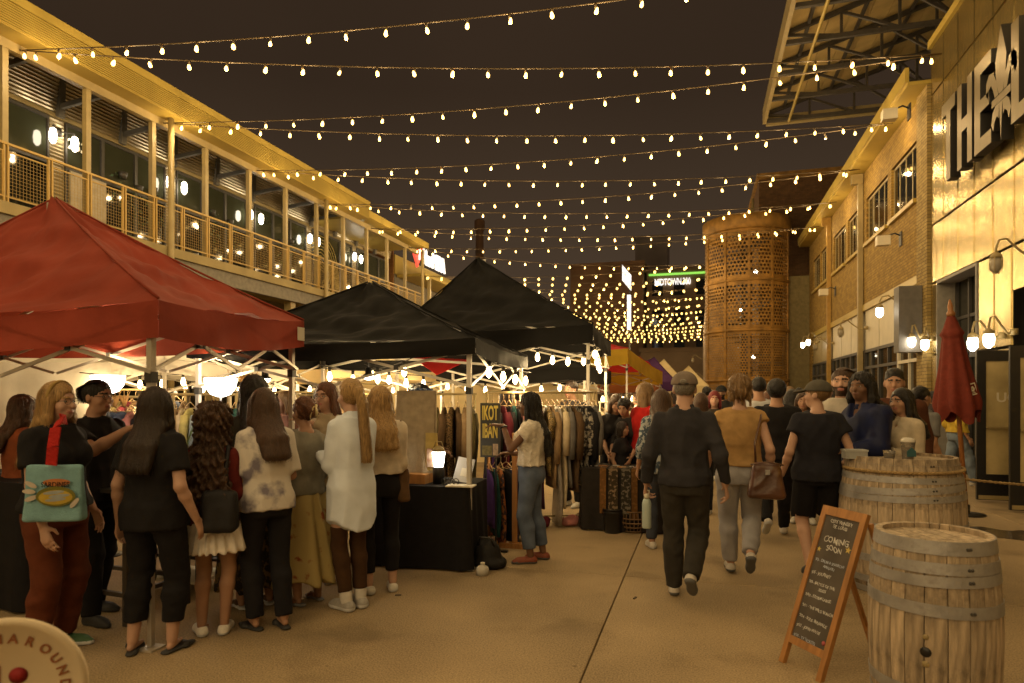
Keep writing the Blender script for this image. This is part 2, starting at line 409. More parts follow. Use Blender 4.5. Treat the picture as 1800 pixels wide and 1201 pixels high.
        sd.cone(kne[i], c_, lg[1], lg[2]*1.06, 0.02); sd.cone(c_, ank[i], lg[2]*1.06, lg[3], 0.02)
        toe = ank[i]+np.array([0, 0.13, -0.055-lift[i]*0.75]); toe[2] = max(toe[2], 0.022) if lift[i] < .02 else toe[2]
        sd.cone(ank[i]+np.array([0, -0.02, -0.045]), ank[i]*.35+toe*.65, 0.022, 0.014, 0.02)
    V, Q = sd.mesh(vox/S)
    C = V[Q].mean(1); L = (C-hc) @ Rh
    mi = np.zeros(len(Q), int)
    lips = (np.abs(L[:, 0]) < 0.024) & (np.abs(L[:, 2]+0.062) < 0.010) & (L[:, 1] > 0.078)
    mi[lips] = 1
    brow = (np.abs(np.abs(L[:, 0])-0.032) < 0.020) & (np.abs(L[:, 2]-0.027) < 0.0055) & (L[:, 1] > 0.06); mi[brow] = 2
    if beard:
        bm = (L[:, 2] < (-0.036 if beard == 'full' else -0.066)) & (L[:, 2] > -0.125) & (L[:, 1] > -0.005+0.4*(L[:, 2]+0.03)) & ~lips & ~((np.abs(L[:, 0]) < 0.022) & (L[:, 2] > -0.040))
        if beard == 'full': bm &= (L[:, 2] < -0.030-0.35*np.clip(0.05-np.abs(L[:, 0]), 0, 1)*(L[:, 1] > 0.07)) | (np.abs(L[:, 2]+0.045) < 0.006)
        mi[bm] = 2
    sm, hm = skin_mat(skin), hair_mat(hair['col'])
    eye = MB()
    vs0 = len(V); ev, eq, em = [], [], []
    for sx in (-1, 1):                                                      # eyeballs and pupils, part of the body mesh
        for (c, r, mt, sc) in ((hp(sx*0.031, 0.0765, 0.003), 0.0115, 3, (1, 1, .55)), (hp(sx*0.031, 0.0838, 0.003), 0.0052, 4, (1, 1, 1))):
            b = MB().ball((0, 0, 0), r, 8, 6, sc)
            off = vs0+sum(len(e) for e in ev); ev.append(np.array(b.v) @ Rh.T+c)
            for f in b.f: eq.append([i+off for i in f]); em.append(mt)
    V = np.concatenate([V]+ev); Q = np.concatenate([Q, np.array(eq)]); mi = np.concatenate([mi, np.array(em)])
    me = np_mesh('person', scale_loc(V), Q, [sm, mat('lips_'+skin, tuple(c*k for c, k in zip(SKIN[skin], (.85, .55, .6))), rough=.45, var=0.05), hm,
                                             mat('eye_white', (.42, .38, .34), rough=.2, var=0), mat('eye_dark', (.015, .01, .008), rough=.15, var=0)], mi)
    root = bpy.data.objects.new('person', me); COL.objects.link(root)
    root.location = (loc[0], loc[1], loc[2] if len(loc) > 2 else 0); root.rotation_euler = (0, 0, math.radians(face))
    tag(root, label, 'person', group)
    def part(name, sdf, material, v, warp=None, mats=None, mifn=None):
        V, Q = sdf.mesh(v/S, warp)
        if not len(V): return None
        m2 = None
        if mifn is not None: m2 = mifn(V[Q].mean(1))
        o = bpy.data.objects.new(name, np_mesh(name, scale_loc(V), Q, mats or [material], m2)); COL.objects.link(o); o.parent = root
        return o
    # --- top
    cv = max(vox*1.25, 0.010)
    tm = top.get('mat') or cloth('top_'+'_'.join('%d' % int(c*1000) for c in top['col']), top['col'])
    es = top.get('ease', 0.018)*es_k+.004
    sd = SDF(); hem = top['hem']
    torso(sd, es, hem, 1.44, 0.03, top.get('flare', 0.0), top.get('fit', 0.6))
    ln = top['sleeve']
    for i, sx in enumerate((-1, 1)):
        if ln <= 0.02: continue
        se = top.get('sease', es*0.9)
        if ln <= 1:
            e2 = sh[i]+(elb[i]-sh[i])*ln; sd.cone(sh[i]+(sh[i]-elb[i])*0.02, e2, ar[0]+se*0.8, (ar[0]+(ar[1]-ar[0])*ln)+se*1.5, 0.035, flat=True)
        else:
            sd.cone(sh[i], elb[i], ar[0]+se*0.9, ar[1]+se, 0.035); e2 = elb[i]+(wri[i]-elb[i])*(ln-1)
            sd.cone(elb[i], e2, ar[1]+se, (ar[2]*0.9+se*0.8), 0.025, flat=True)
    if top.get('vneck'): sd.ell(up((0, 0.10, 1.41)), (0.055, 0.10, 0.10), Rl, 0.01, 's')
    nk = up((0, 0, 1.432+top.get('neck', 0.0))); sd.half(nk, Rl @ np.array([0, -0.25 if not top.get('collar') else -.15, 1]))
    if top.get('collar'): sd.cone(up((0, -0.012, 1.40)), up((0, -0.004, 1.462)), 0.076, 0.066, 0.012, flat=True)
    sd.cone(neck0+(neck1-neck0)*0.1, neck1+(neck1-neck0)*0.8, 0.058 if fem else .068, 0.056, 0.006, mode='s')
    if top.get('curve'):                                                      # shirt tails: hem rises at the sides
        hz = hem
        sd.ops.append((None, None, lambda X: (hz+0.75*np.minimum(X[..., 0]**2, .03)*4)-X[..., 2], 0, 'i'))
    else: sd.half((0, 0, hem+0.004), (0, 0, -1))
    mats, mifn = None, None
    if top.get('stripe'):                                                     # knitted bands round the cuffs
        def mifn(C):
            m = np.zeros(len(C), int)
            for i in range(2):
                d = np.linalg.norm(wri[i]-elb[i]); t = ((C-elb[i]) @ (wri[i]-elb[i]))/d/d; r = np.linalg.norm(C-elb[i]-t[:, None]*(wri[i]-elb[i]), axis=1)
                w = (t > 0.25) & (t < 1.1) & (r < 0.09); m[w & ((t*9).astype(int) % 2 == 0)] = 1
            return m
        mats = [tm, cloth('knit_cream', (.55, .48, .38))]
    part('shirt' if not top.get('name') else top['name'], sd, tm, cv, folds(seed, top.get('fold', 0.007)), mats, mifn)
    if top.get('apron'): pass
    # --- bottom
    bmn = bottom.get('mat') or cloth('bottom_'+'_'.join('%d' % int(c*1000) for c in bottom['col']), bottom['col'])
    bk = bottom['kind']; be = bottom['ease']*(es_k if bk != 'leggings' else 1)
    waist = bottom.get('waist', min(1.035, hem+0.035)) if hem < 0.95 else bottom.get('waist', 1.01)
    def legsdf(sd, cuff, e, flare=0.0):
        secs = [(0.80, 0, 0, .145*w3+e, .112*w3+e), (0.90, 0, 0, .158*w3+e, .116*w3+e), (0.97, 0, 0, .150*w3+e, .112*w3+e), (1.04, 0, 0, .135*w3+e*.7, .102*w3+e*.7)]
        sd.loft(secs, 0.03, p=2.2)
        for sx in (-1, 1): sd.ell((sx*0.062*w3, -0.062*w3, 0.875), (0.078*w3, 0.072*w3, 0.085), None, 0.03)
        for i in range(2):
            r0 = 0.082*w3**.8+e; rk = 0.055*w3**.5+e+flare*.3; ra = 0.046+e*0.9+flare
            sd.cone(hip[i]+np.array([0, 0, -.03]), kne[i], r0, rk, 0.02)
            v = ank[i]-kne[i]; L = np.linalg.norm(v)
            t = np.clip((0.398-(cuff-0.085)+0.0)/0.398, 0.05, 1.06)
            e2 = kne[i]+v*t; c_ = kne[i]*0.7+ank[i]*0.3+np.array([0, -.012, 0])
            if t > .35: sd.cone(kne[i], c_, rk, rk+0.002, 0.02); sd.cone(c_, e2, rk+.002, rk+(ra-rk)*t, 0.02, flat=True)
            else: sd.cone(kne[i], e2, rk, rk, 0.02, flat=True)
        sd.half((0, 0, waist), (0, 0, 1))
    if bk in ('trousers', 'leggings'):
        sd = SDF(); legsdf(sd, bottom['cuff'], be, bottom.get('flare', 0))
        part('trousers', sd, bmn, cv, folds(seed+5, 0.003 if bk == 'leggings' else 0.008, 26, 16))
    elif bk == 'shorts':
        sd = SDF(); secs = [(0.80, 0, 0, .145*w3+be, .112*w3+be), (0.92, 0, 0, .158*w3+be, .116*w3+be), (1.04, 0, 0, .140*w3+be*.7, .104*w3+be*.7)]
        sd.loft(secs, 0.03, p=2.2)
        for i in range(2):
            t = bottom.get('len', 0.75); e2 = hip[i]+(kne[i]-hip[i])*t; sd.cone(hip[i]+np.array([0, 0, -.03]), e2, 0.088*w3**.8+be, 0.078*w3**.7+be*1.2, 0.02, flat=True)
            sd.ell((hip[i][0]*.7, -0.06*w3, 0.875), (0.078*w3, 0.07*w3, 0.085), None, 0.03)
        sd.half((0, 0, waist), (0, 0, 1))
        part('shorts', sd, bmn, cv, folds(seed+5, 0.006))
    elif bk == 'skirt':
        sd = SDF(); z0 = bottom['hemz']; fl = bottom.get('flare', .06); mx = (ank[0][1]+ank[1][1])/2*0.4
        sd.loft([(z0, 0, mx*.5, .165*w3+fl, .125*w3+fl), (z0+(1.0-z0)*.5, 0, mx*.2, .168*w3+fl*.5, .125*w3+fl*.5), (0.92, 0, 0, .165*w3+.012, .122*w3+.012), (1.05, 0, 0, .135*w3+.01, .10*w3+.01)], 0.02)
        n = bottom.get('pleats', 9); amp = bottom.get('pamp', 0.012)
        def wf(X):
            a = np.arctan2(X[:, 1], X[:, 0]); t = np.clip((0.98-X[:, 2])/0.25, 0, 1)
            return amp*t*np.sin(a*n+1.5*np.sin(a*3+seed)+X[:, 2]*2)
        sd.half((0, 0, waist), (0, 0, 1))
        part('skirt', sd, bmn, cv, wf)
    # --- shoes
    sk = shoes['kind']; sc_ = shoes['col']
    smt = mat('shoe_%d_%d_%d' % tuple(int(c*1000) for c in sc_), sc_, rough=.6, var=.15, scale=30, bump=.1)
    sol = mat('sole_%d' % int(shoes.get('sole', .55)*100), (shoes.get('sole', .55),)*3, rough=.7, var=.1)
    for i in range(2):
        a = ank[i].copy(); pitch = 0.0 if lift[i] < 0.02 else -min(1.2, lift[i]*4.5)
        yaw_ = -0.16 if i else 0.16
        if feet and len(feet[i]) > 2: yaw_ = math.radians(feet[i][2])
        Rf = rotz(yaw_) @ rotx(pitch)
        def fp(x, y, z): return a+Rf @ np.array([x, y, z-0.085])
        sd = SDF()
        if sk in ('sneaker', 'boot', 'flat'):
            hgt = {'sneaker': .062, 'boot': .085, 'flat': .05}[sk]; ad = .012 if shoes.get('chunky') else 0
            sd.cone(fp(0, -0.035, .030), fp(0, 0.125, .024), 0.038+ad*.5, 0.037+ad*.5, 0.02); sd.cone(fp(0, .10, .022), fp(0, .165, .016), 0.036+ad*.5, 0.026, 0.02)
            sd.cone(fp(0, -0.022, .03), fp(0, -0.010, hgt), 0.038, 0.040, 0.02, flat=True)
            sd.cone(fp(0, 0.02, hgt-.006), fp(0, .115, .035), 0.030, 0.024, 0.02)
            n = Rf @ np.array([0, 0, -1.0]); sd.half(fp(0, 0, 0.002), n)
        else:                                                               # open sandal: a sole and two straps
            sd.cone(fp(0, -0.045, .012), fp(0, 0.12, .012), 0.036, 0.040, 0.01, flatten=(Rf @ np.array([0, 0, 1.0]), .34)); sd.cone(fp(0, .10, .012), fp(0, .155, .012), 0.038, 0.03, 0.01, flatten=(Rf @ np.array([0, 0, 1.0]), .34))
            sd.cone(fp(-.030, 0.085, .02), fp(.030, 0.085, .02), 0.028, 0.028, 0.01); sd.cone(fp(-.028, 0.02, .045), fp(.028, 0.02, .045), 0.020, 0.020, 0.01) if sk == 'sandal' else None
            n = Rf @ np.array([0, 0, -1.0]); sd.half(fp(0, 0, 0.002), n)
        aa, RR = a, Rf
        part('shoe', sd, smt, max(.008, vox), None, [smt, sol], lambda C: (((C-aa) @ RR)[:, 2]+0.085 < (0.026 if not shoes.get('chunky') else .034)).astype(int))
    if shoes.get('sock'):
        for i in range(2):
            sd = SDF(); v = kne[i]-ank[i]; v /= np.linalg.norm(v); sd.cone(ank[i]-v*.02, ank[i]+v*shoes['sock'], 0.043, 0.047, 0.01, flat=True)
            part('sock', sd, cloth('sock', (.62, .58, .52)), .009, folds(seed, .004, 10, 60))
    # --- hair
    hst = hair['style']
    if hst != 'bald':
        locks = []
        sd = SDF(); e = hair.get('vol', 0.012 if hst != 'short' else .006)
        sd.ell(hp(0, -0.016, 0.034), (hw+e, 0.094+e, 0.090+e), Rh, 0.01)
        wf = strands(seed, 0.0035, 24)
        def face_cut(fz=0.064, fy=0.035):
            sd.ell(hp(0, 0.135, fz-0.115), (hw*0.95, 0.115, 0.118), Rh, 0.012, 's')
        def hx(*p): return hp(*p)
        back = -(Rh @ np.array([0, 1.0, 0]))
        if hst == 'short':
            face_cut(); sd.half(hp(0, 0, -0.045), Rh @ np.array([0, 0.75, -1.0])); wf = strands(seed, 0.003, 30)
        elif hst == 'fade':
            sd = SDF(); sd.ell(hp(0, -.008, 0.088), (hw*.93, 0.086, 0.056), Rh, 0.012); sd.ell(hp(0, -.012, .034), (hw+.002, .096, .088), Rh, .01); face_cut(.072); sd.half(hp(0, 0, .0), Rh @ np.array([0, .55, -1.0])); wf = lambda X: 0.004*np.sin(X[:, 0]*190)*np.sin(X[:, 1]*210)*np.sin(X[:, 2]*200)
        elif hst == 'afro':
            face_cut(.068); sd.half(hp(0, 0, -0.05), Rh @ np.array([0, .7, -1.0])); wf = lambda X: 0.005*np.sin(X[:, 0]*150)*np.sin(X[:, 1]*170)*np.sin(X[:, 2]*160)
        elif hst in ('long', 'curly', 'wavy', 'braids', 'bob', 'locs'):
            Ln = hair.get('len', 0.42); ww = hair.get('w', 0.085)
            z0 = -0.02-Ln
            for q in range(7):
                t = (q-3)/3.0; x = t*hw*0.92; y = -0.085*math.sqrt(max(0, 1-t*t*.75))+0.005
                p = hp(x, y, 0.0); m1 = hp(x*1.10, y-0.012, -0.12)
                if Ln > .2:
                    d3 = up((x/hw*ww, -(.112*w3+top.get('ease', .018)*.72+.030)-0.010*math.cos(t), 1.578+z0)) if not hair.get('front') else up((x/hw*ww*1.2, hair['front'], 1.578+z0))
                    sd.cone(p, m1, 0.034, 0.034, 0.03); sd.cone(m1, m1*.5+d3*.5+np.array([0, -.022, 0]), 0.034, 0.036, 0.03); sd.cone(m1*.5+d3*.5+np.array([0, -.022, 0]), d3, 0.036, hair.get('tip', 0.030), 0.025); locks.append(([hp(x*.8, y*.55-.02, .10), hp(x*1.02, y*1.02, 0.03), m1, m1*.5+d3*.5+np.array([0, -.022, 0]), d3, d3+np.array([0, 0, -.05])], .036))
                else:
                    sd.cone(p, hp(x*1.12, y*.9, z0-.03), 0.034, 0.028, 0.03)
            for sx in (-1, 1):                                              # locks beside the face
                if Ln > .2: sd.cone(hp(sx*(hw+.002), 0.012, 0.02), hp(sx*(hw+.014), 0.010, -0.10), 0.026, 0.026, 0.02); sd.cone(hp(sx*(hw+.014), .008, -.10), up((sx*(hw+.03), hair.get('side', 0.02), 1.578-.12-Ln*.35)), 0.026, 0.016, 0.02); locks.append(([hp(sx*(hw*.7), .02, .09), hp(sx*(hw+.004), 0.012, 0.02), hp(sx*(hw+.014), 0.010, -0.10), up((sx*(hw+.03), hair.get('side', 0.02), 1.578-.15-Ln*.35))], .024))
                else: sd.cone(hp(sx*(hw+.002), 0.016, 0.02), hp(sx*(hw+.010), 0.022, -0.085-Ln*.15), 0.026, 0.022, 0.02)
            face_cut(hair.get('fz', 0.068))
            if hst in ('curly',): wf = strands(seed, 0.012, 17, 0.9)
            elif hst == 'wavy': wf = strands(seed, 0.0035, 18, 0.45)
            elif hst in ('braids', 'locs'): wf = strands(seed, 0.006, 22, 0.25)
            else: wf = strands(seed, 0.0018, 24)
        elif hst == 'pony':
            Ln = hair.get('len', .38); face_cut(.066); 
            b0 = hp(0, -0.105, 0.035); sd.cone(hp(0, -.09, .03), hp(0, -.125, .03), .026, .03, .02)
            locks.append(([hp(0, -.125, .03), hp(hair.get('sx', 0)*.5, -0.150, -0.06), up((hair.get('sx', 0), -0.17, 1.578-Ln)), up((hair.get('sx', 0), -0.165, 1.578-Ln-.05))], .034)); b1 = hp(hair.get('sx', 0)*.5, -0.150, -0.06); b2 = up((hair.get('sx', 0), -0.17, 1.578-Ln))
            sd.cone(hp(0, -.125, .03), b1, 0.034, 0.036, 0.02); sd.cone(b1, b2, 0.036, 0.016, 0.02); sd.half(hp(0, 0, -.055), Rh @ np.array([0, 1.1, -1.0])) if False else None
            wf = strands(seed, 0.003, 22)
        elif hst == 'bun':
            face_cut(.066); sd.half(hp(0, 0, -0.06), Rh @ np.array([0, 0.8, -1.0])); sd.ell(hp(0, -0.105, hair.get('bz', 0.0)), (0.05, 0.045, 0.062), Rh, 0.02); wf = strands(seed, 0.006, 16, .5)
            if hair.get('loose'):
                for q in range(6): x = (q-2.5)/2.5*hw; sd.cone(hp(x, -.075, -.03), hp(x*1.1, -.085, -.095-.02*(q % 2)), .018, .008, .015)
        if cap: sd.half(hp(0, 0, 0.040), Rh @ np.array([0, 0.10, 1.0]))
        ho = part('hair', sd, hm, max(vox*.85, .0075), wf)
        if hst in ('bun', 'short', 'afro') and vox < .013 and not cap:
            for q in range(9):
                t = (q-4)/4.0; locks.append(([hp(t*hw*.75, .045, .105), hp(t*hw*.95, -.03, .118-.03*t*t), hp(t*hw*.9, -.095, .06), hp(t*hw*.7, -.112, .0 if hst != 'bun' else .02), hp(t*hw*.6, -.10, -.05)], .014))
        if locks and vox < .014:
            rs = np.random.RandomState(seed); SV, SQ = [], []; per = int((760 if vox < .011 else 240)*(1 if len(locks) > 3 else 2.2)/len(locks)); crl = {'curly': .013, 'wavy': .006, 'afro': .006}.get(hst, .0015)
            for pts_, rad in locks:
                pts_ = np.array(pts_); tt = np.linspace(0, 1, 11); kk = np.linspace(0, 1, len(pts_)); base = np.stack([np.interp(tt, kk, pts_[:, a]) for a in range(3)], 1)
                for _ in range(per):
                    a = rs.uniform(0, 2*PI); rr = rad*rs.uniform(.85, 1.12); fly = rs.uniform(0, .012) if rs.rand() < .25 else 0
                    off = np.array([math.cos(a), math.sin(a), 0.0]); ph = rs.uniform(0, 6.3); end = rs.uniform(.78, 1.0)
                    P_ = np.stack([np.interp(tt*end, tt, base[:, c]) for c in range(3)], 1)+off*(rr*np.clip(tt*5+.35, 0, 1)+fly*tt)[:, None]
                    P_[:, 0] += crl*np.sin(tt*rs.uniform(16, 26)+ph)*np.clip(tt*3, 0, 1); P_[:, 1] += crl*np.cos(tt*rs.uniform(16, 26)+ph)*np.clip(tt*3, 0, 1)
                    sd2 = np.cross(off, [0, 0, 1.0])*(.0016 if vox < .011 else .0024); b0 = sum(len(v) for v in SV)
                    SV.append(np.concatenate([P_-sd2*(1-.7*tt)[:, None], P_+sd2*(1-.7*tt)[:, None]])); SQ += [(b0+i, b0+i+1, b0+12+i, b0+11+i) for i in range(10)]
            st = bpy.data.objects.new('hair_strands', np_mesh('hair_strands', scale_loc(np.concatenate(SV)), np.array(SQ), [hm])); COL.objects.link(st); st.parent = ho; st['kind'] = 'stuff'
    if cap:
        cm = cloth('cap_%d_%d' % (int(cap['col'][0]*1000), int(cap['col'][2]*1000)), cap['col'])
        sd = SDF(); dr = -1 if cap.get('back') else 1
        sd.ell(hp(0, -0.014, 0.036), (hw+.020, 0.113, 0.098), Rh, 0.0); sd.half(hp(0, 0, 0.032), Rh @ np.array([0, 0.05, -1.0]))
        part('cap_crown', sd, cm, .008)
        sd = SDF(); sd.ell(hp(0, dr*0.13, 0.032), (0.078, 0.075, 0.014), Rh @ rotx(dr*-.18), 0.0); sd.ell(hp(0, -.012, .03), (hw+.012, .104, .05), Rh, 0, 's'); part('cap_brim', sd, cm, .007)
        if cap.get('strap'):
            sd = SDF(); sd.ell(hp(0, -0.118*dr, 0.052), (0.026, 0.016, 0.020), Rh, 0); part('cap_opening', sd, hm, .006)
            sd = SDF(); sd.cone(hp(-.034, -.122*dr, .036), hp(.034, -.122*dr, .036), .006, .006, 0); part('cap_strap', sd, mat('strap_dark', (.02, .02, .02)), .005)
    if glasses:
        g = MB()
        for sx in (-1, 1):
            ring = [hp(sx*0.032+0.024*math.cos(a), 0.098, 0.003+0.019*math.sin(a)) for a in np.linspace(0, 2*PI, 13)]
            g.tube([Vector(v)*S for v in ring], 0.0016, 5, False); g.tube([Vector(hp(sx*.056, .096, .006))*S, Vector(hp(sx*.076, .0, .004))*S], .0016, 5)
        g.tube([Vector(hp(-.008, .099, .005))*S, Vector(hp(.008, .099, .005))*S], .0016, 5)
        o = g.build('glasses', mat('glasses_frame', (.03, .025, .02), rough=.3, var=0)); o.parent = root
    info = dict(root=root, S=S, up=up, hp=hp, wri=[w*S for w in wri], elb=[w*S for w in elb], sh=[w*S for w in sh], ank=ank, H=H, Rl=Rl)
    def world_pt(v):
        a = math.radians(face); return Vector((root.location.x+v[0]*math.cos(a)-v[1]*math.sin(a), root.location.y+v[0]*math.sin(a)+v[1]*math.cos(a), root.location.z+v[2]))
    info['w'] = world_pt
    return info
# ------------------------------------------------------------------ more materials
def rnd_tint(m, amt=0.25):
    """each copy of a plank, slab or panel gets a slightly different shade"""
    nt = m.node_tree; b = nt.nodes['Principled BSDF']; lk = b.inputs['Base Color'].links
    oi = nt.nodes.new('ShaderNodeObjectInfo'); mr = nt.nodes.new('ShaderNodeMapRange'); hs = nt.nodes.new('ShaderNodeHueSaturation')
    mr.inputs[3].default_value = 1-amt; mr.inputs[4].default_value = 1+amt
    nt.links.new(oi.outputs['Random'], mr.inputs[0]); nt.links.new(mr.outputs[0], hs.inputs['Value'])
    if lk: nt.links.new(lk[0].from_socket, hs.inputs['Color'])
    else: hs.inputs['Color'].default_value = b.inputs['Base Color'].default_value
    nt.links.new(hs.outputs[0], b.inputs['Base Color']); return m
def brick_mat(name, c1, c2, mortar, sc=1.0, rot=None, bump=.6):
    m = bpy.data.materials.new(name); m.use_nodes = True; nt = m.node_tree; N, L = nt.nodes, nt.links; b = N['Principled BSDF']
    tc = N.new('ShaderNodeTexCoord'); sp = N.new('ShaderNodeSeparateXYZ'); mp = N.new('ShaderNodeCombineXYZ'); L.new(tc.outputs['Object'], sp.inputs[0]); L.new(sp.outputs['Y' if rot[2] else 'X'], mp.inputs[0]); L.new(sp.outputs['Z'], mp.inputs[1]); L.new(sp.outputs['X' if rot[2] else 'Y'], mp.inputs[2])
    br = N.new('ShaderNodeTexBrick'); br.inputs['Color1'].default_value = (*c1, 1); br.inputs['Color2'].default_value = (*c2, 1); br.inputs['Mortar'].default_value = (*mortar, 1)
    br.inputs['Scale'].default_value = sc; br.inputs['Brick Width'].default_value = .23; br.inputs['Row Height'].default_value = .077; br.inputs['Mortar Size'].default_value = .007; br.inputs['Bias'].default_value = -.2
    nz = N.new('ShaderNodeTexNoise'); nz.inputs['Scale'].default_value = 4.5; nz.inputs['Detail'].default_value = 9; nz.inputs['Roughness'].default_value = .7
    L.new(mp.outputs[0], br.inputs['Vector']); L.new(mp.outputs[0], nz.inputs['Vector'])
    mx = N.new('ShaderNodeMixRGB'); mx.blend_type = 'MULTIPLY'; mx.inputs[0].default_value = .75; L.new(br.outputs['Color'], mx.inputs[1])
    rp = N.new('ShaderNodeValToRGB'); rp.color_ramp.elements[0].position = .3; rp.color_ramp.elements[0].color = (.42, .38, .34, 1); rp.color_ramp.elements[1].position = .66; L.new(nz.outputs['Fac'], rp.inputs[0]); L.new(rp.outputs[0], mx.inputs[2])
    L.new(mx.outputs[0], b.inputs['Base Color']); b.inputs['Roughness'].default_value = .85
    bp = N.new('ShaderNodeBump'); bp.inputs['Strength'].default_value = bump; bp.inputs['Distance'].default_value = .015; bp.invert = True; L.new(br.outputs['Fac'], bp.inputs['Height']); L.new(bp.outputs[0], b.inputs['Normal'])
    MATS[name] = m; return m

BULBC = (1.0, 0.62, 0.20); WHITEC = (1.0, 0.86, 0.62)
M_bulb = emat('bulb_glow', (1.0, .60, .15), 9.0, False)
M_bulbfar = emat('bulb_glow_far', (1.0, .64, .17), 3.6, False)
M_lamp = emat('lamp_glow', WHITEC, 17.0)
M_dead = mat('bulb_unlit', (.5, .42, .3), rough=.1, var=0)
M_sock = mat('socket', (.02, .017, .012), var=0)
M_steel = mat('painted_steel', (.33, .255, .115), rough=.45, var=.12, scale=5)
M_steeldk = mat('dark_steel', (.05, .045, .04), rough=.5, var=.2)
M_white = mat('white_paint', (.68, .62, .48), rough=.55, var=.08, scale=3)
M_cream = mat('cream_metal', (.42, .305, .066), rough=.42, var=.08, scale=2)
M_black = mat('black_paint', (.012, .011, .011), rough=.4, var=.1)
M_glassdk = mat('dark_glass', (.010, .011, .008), rough=.06, var=0, spec=.8)
M_glassgr = mat('green_glass', (.045, .048, .028), rough=.10, var=.25, scale=.6, spec=.7)
def concrete_mat():
    m = mat('concrete', (.345, .258, .148), rough=.78, var=.26, scale=.8, bump=.05, bscale=170, spec=.3); nt = m.node_tree; N, L = nt.nodes, nt.links; b = N['Principled BSDF']
    tc = N.new('ShaderNodeTexCoord'); src = b.inputs['Base Color'].links[0].from_socket
    fine = N.new('ShaderNodeTexNoise'); fine.inputs['Scale'].default_value = 95; fine.inputs['Detail'].default_value = 3; L.new(tc.outputs['Object'], fine.inputs['Vector'])
    rp = N.new('ShaderNodeValToRGB'); rp.color_ramp.elements[0].position = .36; rp.color_ramp.elements[0].color = (.55, .53, .50, 1); rp.color_ramp.elements[1].position = .66; rp.color_ramp.elements[1].color = (1.25, 1.22, 1.16, 1); L.new(fine.outputs['Fac'], rp.inputs[0])
    mx = N.new('ShaderNodeMixRGB'); mx.blend_type = 'MULTIPLY'; mx.inputs[0].default_value = .8; L.new(src, mx.inputs[1]); L.new(rp.outputs[0], mx.inputs[2])
    st = N.new('ShaderNodeTexNoise'); st.inputs['Scale'].default_value = 1.7; st.inputs['Detail'].default_value = 8; st.inputs['Distortion'].default_value = .3; oi = N.new('ShaderNodeObjectInfo'); ad = N.new('ShaderNodeVectorMath'); ml = N.new('ShaderNodeMath'); ml.operation = 'MULTIPLY'; ml.inputs[1].default_value = 50
    L.new(oi.outputs['Random'], ml.inputs[0]); L.new(tc.outputs['Object'], ad.inputs[0]); L.new(ml.outputs[0], ad.inputs[1]); L.new(ad.outputs[0], st.inputs['Vector'])
    r2 = N.new('ShaderNodeValToRGB'); r2.color_ramp.elements[0].position = .56; r2.color_ramp.elements[0].color = (1, 1, 1, 1); r2.color_ramp.elements[1].position = .74; r2.color_ramp.elements[1].color = (.50, .47, .43, 1); L.new(st.outputs['Fac'], r2.inputs[0])
    m2 = N.new('ShaderNodeMixRGB'); m2.blend_type = 'MULTIPLY'; m2.inputs[0].default_value = .7; L.new(mx.outputs[0], m2.inputs[1]); L.new(r2.outputs[0], m2.inputs[2])
    vo = N.new('ShaderNodeTexVoronoi'); vo.inputs['Scale'].default_value = 2.3; L.new(ad.outputs[0], vo.inputs['Vector']); r3 = N.new('ShaderNodeValToRGB'); r3.color_ramp.elements[0].position = .025; r3.color_ramp.elements[0].color = (.35, .32, .28, 1); r3.color_ramp.elements[1].position = .04; r3.color_ramp.elements[1].color = (1, 1, 1, 1); L.new(vo.outputs['Distance'], r3.inputs[0])
    m3 = N.new('ShaderNodeMixRGB'); m3.blend_type = 'MULTIPLY'; m3.inputs[0].default_value = .8; L.new(m2.outputs[0], m3.inputs[1]); L.new(r3.outputs[0], m3.inputs[2]); L.new(m3.outputs[0], b.inputs['Base Color']); return m
M_conc = rnd_tint(concrete_mat(), .06)
M_deck = mat('deck_concrete', (.33, .26, .12), rough=.8, var=.18, scale=1.6, bump=.2, bscale=40)
def stain(m, sc, dark, lo, hi):
    nt = m.node_tree; b = nt.nodes['Principled BSDF']; src = b.inputs['Base Color'].links[0].from_socket; tc = nt.nodes.new('ShaderNodeTexCoord'); n = nt.nodes.new('ShaderNodeTexNoise'); n.inputs['Scale'].default_value = sc; n.inputs['Detail'].default_value = 8; n.inputs['Roughness'].default_value = .65; nt.links.new(tc.outputs['Object'], n.inputs['Vector'])
    r = nt.nodes.new('ShaderNodeValToRGB'); r.color_ramp.elements[0].position = lo; r.color_ramp.elements[0].color = (1, 1, 1, 1); r.color_ramp.elements[1].position = hi; r.color_ramp.elements[1].color = (dark, dark*.93, dark*.86, 1); nt.links.new(n.outputs['Fac'], r.inputs[0])
    x = nt.nodes.new('ShaderNodeMixRGB'); x.blend_type = 'MULTIPLY'; x.inputs[0].default_value = 1; nt.links.new(src, x.inputs[1]); nt.links.new(r.outputs[0], x.inputs[2]); nt.links.new(x.outputs[0], b.inputs['Base Color']); return m
M_wood = rnd_tint(stain(mat('barrel_oak', (.43, .335, .225), rough=.8, var=.40, scale=7, stretch=(5, 5, .8), bump=.4, bscale=22), 3.4, .26, .52, .66), .20)
M_hoop = stain(mat('hoop_iron', (.36, .345, .33), rough=.5, metal=.35, var=.25, scale=9, bump=.15, bscale=40), 9, .5, .55, .72)
M_pine = mat('stained_pine', (.36, .165, .045), rough=.5, var=.25, scale=8, stretch=(4, 4, .7))
M_leaf = mat('leaf', (.035, .075, .022), rough=.55, var=.35, scale=9)

